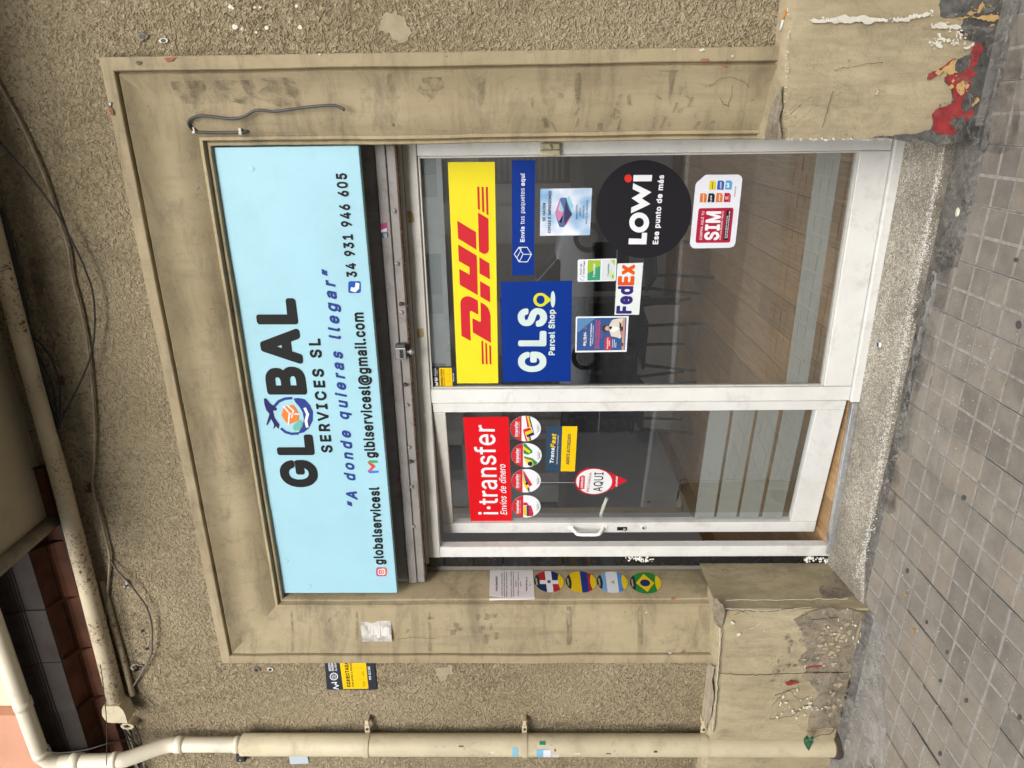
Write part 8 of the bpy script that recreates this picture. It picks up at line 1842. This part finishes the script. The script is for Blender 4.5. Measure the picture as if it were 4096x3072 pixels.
# scraps of stickers on the beam
BP = Plane((0, 2.7995, 0), YN)
s = Art(BP, C10)
s.base('pink_sticker', [(805, 1450), (850, 1443), (854, 1492), (812, 1496)], ink('#b14a72'), 'torn pink sticker on the beam towards the right end', 'sticker')
s.shape('white_scrap', [(815, 1487), (848, 1478), (846, 1500), (808, 1505)], W_)
s = Art(BP, C10)
s.base('blue_number_sticker', [(813, 1510), (855, 1506), (858, 1537), (815, 1540)], ink('#3c4272'), 'dark blue sticker with number 632 on the beam', 'sticker')
s.text('632', (848, 1537), (845, 1512), (828, 1537), W_)
s = Art(Plane((0, 2.8055, 0), YN), C11)
s.base('pink_sticker', [(918, 1425), (936, 1410), (970, 1414), (958, 1468), (915, 1466)], ink('#b8588a'), 'wrinkled pink sticker on the beam towards the left end', 'sticker')
for k_ in range(3):
    s.line('print_line', [(928 + k_ * 10, 1455), (938 + k_ * 10, 1420)], .003, ink('#5c2444'))

# cigarette end on the ledge of the right plinth
c0, c1 = Plane((0, 2.60, 0), YN).at(C30, 80, 195), Plane((0, 2.585, 0), YN).at(C30, 115, 70)
cg = empty('cigarette_end', c0, 'half smoked cigarette with orange filter lying on the right plinth ledge', 'cigarette')
cm = c0 + (c1 - c0) * .55
MB().tube([c0, cm], .004, 10).obj('paper', ink('#e6e3dd'), cg, smooth=True)
MB().tube([cm, c1], .0041, 10).obj('filter', ink('#d08a32'), cg, smooth=True)
MB().tube([c0 + (c0 - c1) * .06, c0], [.002, .0038], 8).obj('ash', plain('ash', (.35, .34, .33), .9, .4, 200), cg)

# ivy leaf by the drainpipe foot
lp = Plane((0, 2.485, 0), YN)
iv = empty('ivy_leaf', lp.at(C32, 400, 1430), 'single dark green ivy leaf on a stem at the foot of the drainpipe', 'plant')
out = [(300, 1462), (292, 1456), (275, 1458), (268, 1463), (258, 1452), (240, 1455), (230, 1472), (235, 1500), (248, 1528), (266, 1547), (280, 1525), (295, 1495)]
c_ = lp.at(C32, 268, 1492) + Vector((0, -.008, 0))
P = [lp.at(C32, a, b_) + Vector((0, .004 * math.sin(i * 2), 0)) for i, (a, b_) in enumerate(out)]
V = [c_] + P + [v + Vector((0, .001, 0)) for v in [c_] + P]
n = len(P)
Fc = [(0, 1 + i, 1 + (i + 1) % n) for i in range(n)] + [(n + 1, n + 2 + (i + 1) % n, n + 2 + i) for i in range(n)]
build('blade', V, Fc, plain('ivy_green', (.018, .075, .03), .4, .35, 60), iv)
for a, b_ in ((240, 1475), (266, 1540), (290, 1480)):
    MB().tube([lp.at(C32, 296, 1462) + Vector((0, -.010, 0)), lp.at(C32, a, b_) + Vector((0, -.004, 0))], .0007, 5).obj('vein', plain('pale_leaf_vein', (.30, .42, .30), .5), iv)
MB().tube(smooth_path([lp.at(C32, 298, 1462), lp.at(C32, 340, 1445), lp.at(C32, 400, 1440), lp.at(C32, 420, 1440) + Vector((0, .03, -.02))], 4), .0016, 6).obj('stem', plain('brown_stem', (.12, .07, .04), .7), iv)

# scraps on the pavement
LEAFM = plain('dry_leaf', (.33, .19, .07), .7, .35, 60)
def scrap(name, fr, a, b_, r, label, mat, cat):
    c_ = PG.at(fr, a, b_, .004)
    rg = random.Random(int(a * 7 + b_))
    n = 9
    V = [c_ + Vector((0, 0, .004))]
    for i in range(n):
        t = 2 * math.pi * i / n
        rr = r * rg.uniform(.55, 1.15)
        V.append(c_ + Vector((rr * math.cos(t), rr * .7 * math.sin(t), rg.uniform(-.001, .006))))
    V += [v - Vector((0, 0, .0008)) for v in V]
    Fc = [(0, 1 + i, 1 + (i + 1) % n) for i in range(n)] + [(n + 1, n + 2 + (i + 1) % n, n + 2 + i) for i in range(n)]
    return build(name, V, Fc, mat, None, label=label, cat=cat)
scrap('dry_leaf', G4, 888, 302, .012, 'small curled ochre leaf on the paving in front of the left plinth', LEAFM, 'leaf')
scrap('dry_leaf', G3, 912, 1318, .011, 'little pale leaf on the paving near the left corner of the step', LEAFM, 'leaf')
scrap('dry_leaf', G5, 1085, 1355, .010, 'crumpled brown leaf caught in the dark paving joint', LEAFM, 'leaf')
scrap('dry_leaf', G5, 1248, 803, .007, 'tiny brown leaf in the joint right of the crumpled one', LEAFM, 'leaf')
scrap('dry_leaf', G5, 533, 780, .007, 'tiny brown leaf on the tile closest to the step', LEAFM, 'leaf')
scrap('dry_leaf', G3, 122, 768, .009, 'tiny orange leaf on the terrazzo step near the threshold', LEAFM, 'leaf').location.z += .075
scrap('paint_crumb', G6, 598, 800, .011, 'orange crumb of paint on the cement by the right end of the step', plain('orange_crumb', (.62, .36, .17), .8), 'debris')
pb = PG.at(G6, 660, 688, .006)
bm = bmesh.new()
bmesh.ops.create_icosphere(bm, subdivisions=3, radius=1)
for v in bm.verts:
    v.co *= 1 + .12 * noise.noise(v.co * 2)
    v.co = Vector((v.co.x * .017, v.co.y * .013, v.co.z * .006)) + pb
V = [v.co.copy() for v in bm.verts]
Fc = [tuple(v.index for v in f.verts) for f in bm.faces]
bm.free()
build('pale_pebble', V, Fc, plain('pale_stone', (.62, .58, .44), .8, .25, 120, .4, 200), None, True, label='pale oval pebble stuck in the cement by the right end of the step', cat='pebble')

# ------------------------------------------------------------------ across the street, seen mirrored in the panes
ob = empty('opposite_building', (-4, -18.2, 0), 'pale stone apartment building across the street, reflected in the panes', 'building')
STO = plain('opposite_stone', (.58, .54, .48), .85, .2, .8, .3, 30, dirt=(.12, .1, .08), damt=.5, dscale=1)
boxo('facade', -40, 30, -19.2, -18.2, -.1, 10.6, STO, ob)
WD = plain('opposite_dark_glass', (.03, .032, .035), .1, .2)
SHT = plain('opposite_shutter', (.24, .21, .18), .6, .2)
for k in range(17):
    x = -38 + k * 4.0
    boxo('doorway', x, x + 2.0, -18.198, -18.12, 0, 3.0, SHT if k % 3 else WD, ob)
    mb = MB()
    for q_ in range(14):
        mb.box(x + .1, x + 1.9, -18.118, -18.08, .2 + q_ * .19, .30 + q_ * .19)
    mb.obj('shutter_slat', SHT, ob)
    for f_ in range(2):
        z = 4.4 + f_ * 3.2
        w = boxo('window', x + .3, x + 1.7, -18.198, -18.12, z, z + 2.2, WD, ob)
        boxo('shutter', x - .4, x + .28, -18.198, -18.1, z, z + 2.2, SHT, ob)
        boxo('balcony', x - .5, x + 2.4, -18.199, -17.4, z - .25, z - .08, STO, ob)
    boxo('pilaster', x + 2.7, x + 3.3, -18.199, -18.0, 0, 4.0, STO, ob)
boxo('string_course', -40, 30, -18.199, -17.95, 4.02, 4.2, STO, ob)

CX = .65
car = empty('parked_car', (-4.4, -10.2, -.16), 'silver white car across the street, mirrored in the fixed pane', 'car')
CB = plain('silver_car_paint', (.82, .83, .84), .18, .03, spec=.8)
st = [(-6.62, .62, .30, .60, .62, .0), (-6.55, .78, .22, .86, .88, .0), (-6.2, .86, .18, .92, .96, .1), (-5.75, .88, .17, .93, 1.38, .55), (-5.3, .89, .17, .93, 1.46, .62), (-4.6, .89, .17, .92, 1.47, .63), (-4.1, .89, .17, .91, 1.42, .62), (-3.55, .88, .17, .90, .98, .6), (-3.1, .87, .17, .86, .90, .5), (-2.6, .84, .18, .80, .82, .4), (-2.3, .76, .22, .68, .70, .2), (-2.2, .60, .28, .55, .57, .0)]
V, Fc, fm = [], [], []
for x, w, zb, zm, zr, wr in st:
    wr = max(wr, .35 * w) if wr else w * .8
    for y, z in ((-w * .94, zb), (-w, zb + (zm - zb) * .38), (-w * .84, zm), (-min(wr, w * .8), zr), (min(wr, w * .8), zr), (w * .84, zm), (w, zb + (zm - zb) * .38), (w * .94, zb)):
        V.append(Vector((x + CX, -10.2 + y, z - .16)))
for i in range(len(st) - 1):
    for j in range(8):
        a, b_ = i * 8 + j, i * 8 + (j + 1) % 8
        Fc.append((a, a + 8, b_ + 8, b_))
        fm.append(1 if (j in (2, 4) and 2 <= i <= 6) or (j == 3 and i in (2, 6)) else 0)
Fc += [tuple(range(8)), tuple(range(len(V) - 8, len(V)))[::-1]]
fm += [0, 0]
build('body', V, Fc, CB, car, True, mats=[WD], fm=fm)
TY = plain('tyre', (.02, .02, .02), .8)
for x in (-5.75 + CX, -3.05 + CX):
    for sy in (-1, 1):
        y = -10.2 + sy * .80
        w = MB().tube([(x, y - .10, .16), (x, y + .10, .16)], .32, 26).obj('wheel', TY, car, smooth=False)
        MB().tube([(x, y + sy * .101, .16), (x, y + sy * .105, .16)], [.21, .19], 20).obj('rim', STEEL, w)
for sy in (-1, 1):
    MB().tube([(-2.42 + CX, -10.2 + sy * .58, .46), (-2.26 + CX, -10.2 + sy * .56, .44)], [.12, .10], 14).obj('headlight', plain('headlamp_glass', (.75, .77, .8), .1, .02), car, smooth=True)
boxo('bumper', -2.24 + CX, -2.12 + CX, -10.85, -9.55, .05, .25, CB, car, .03)
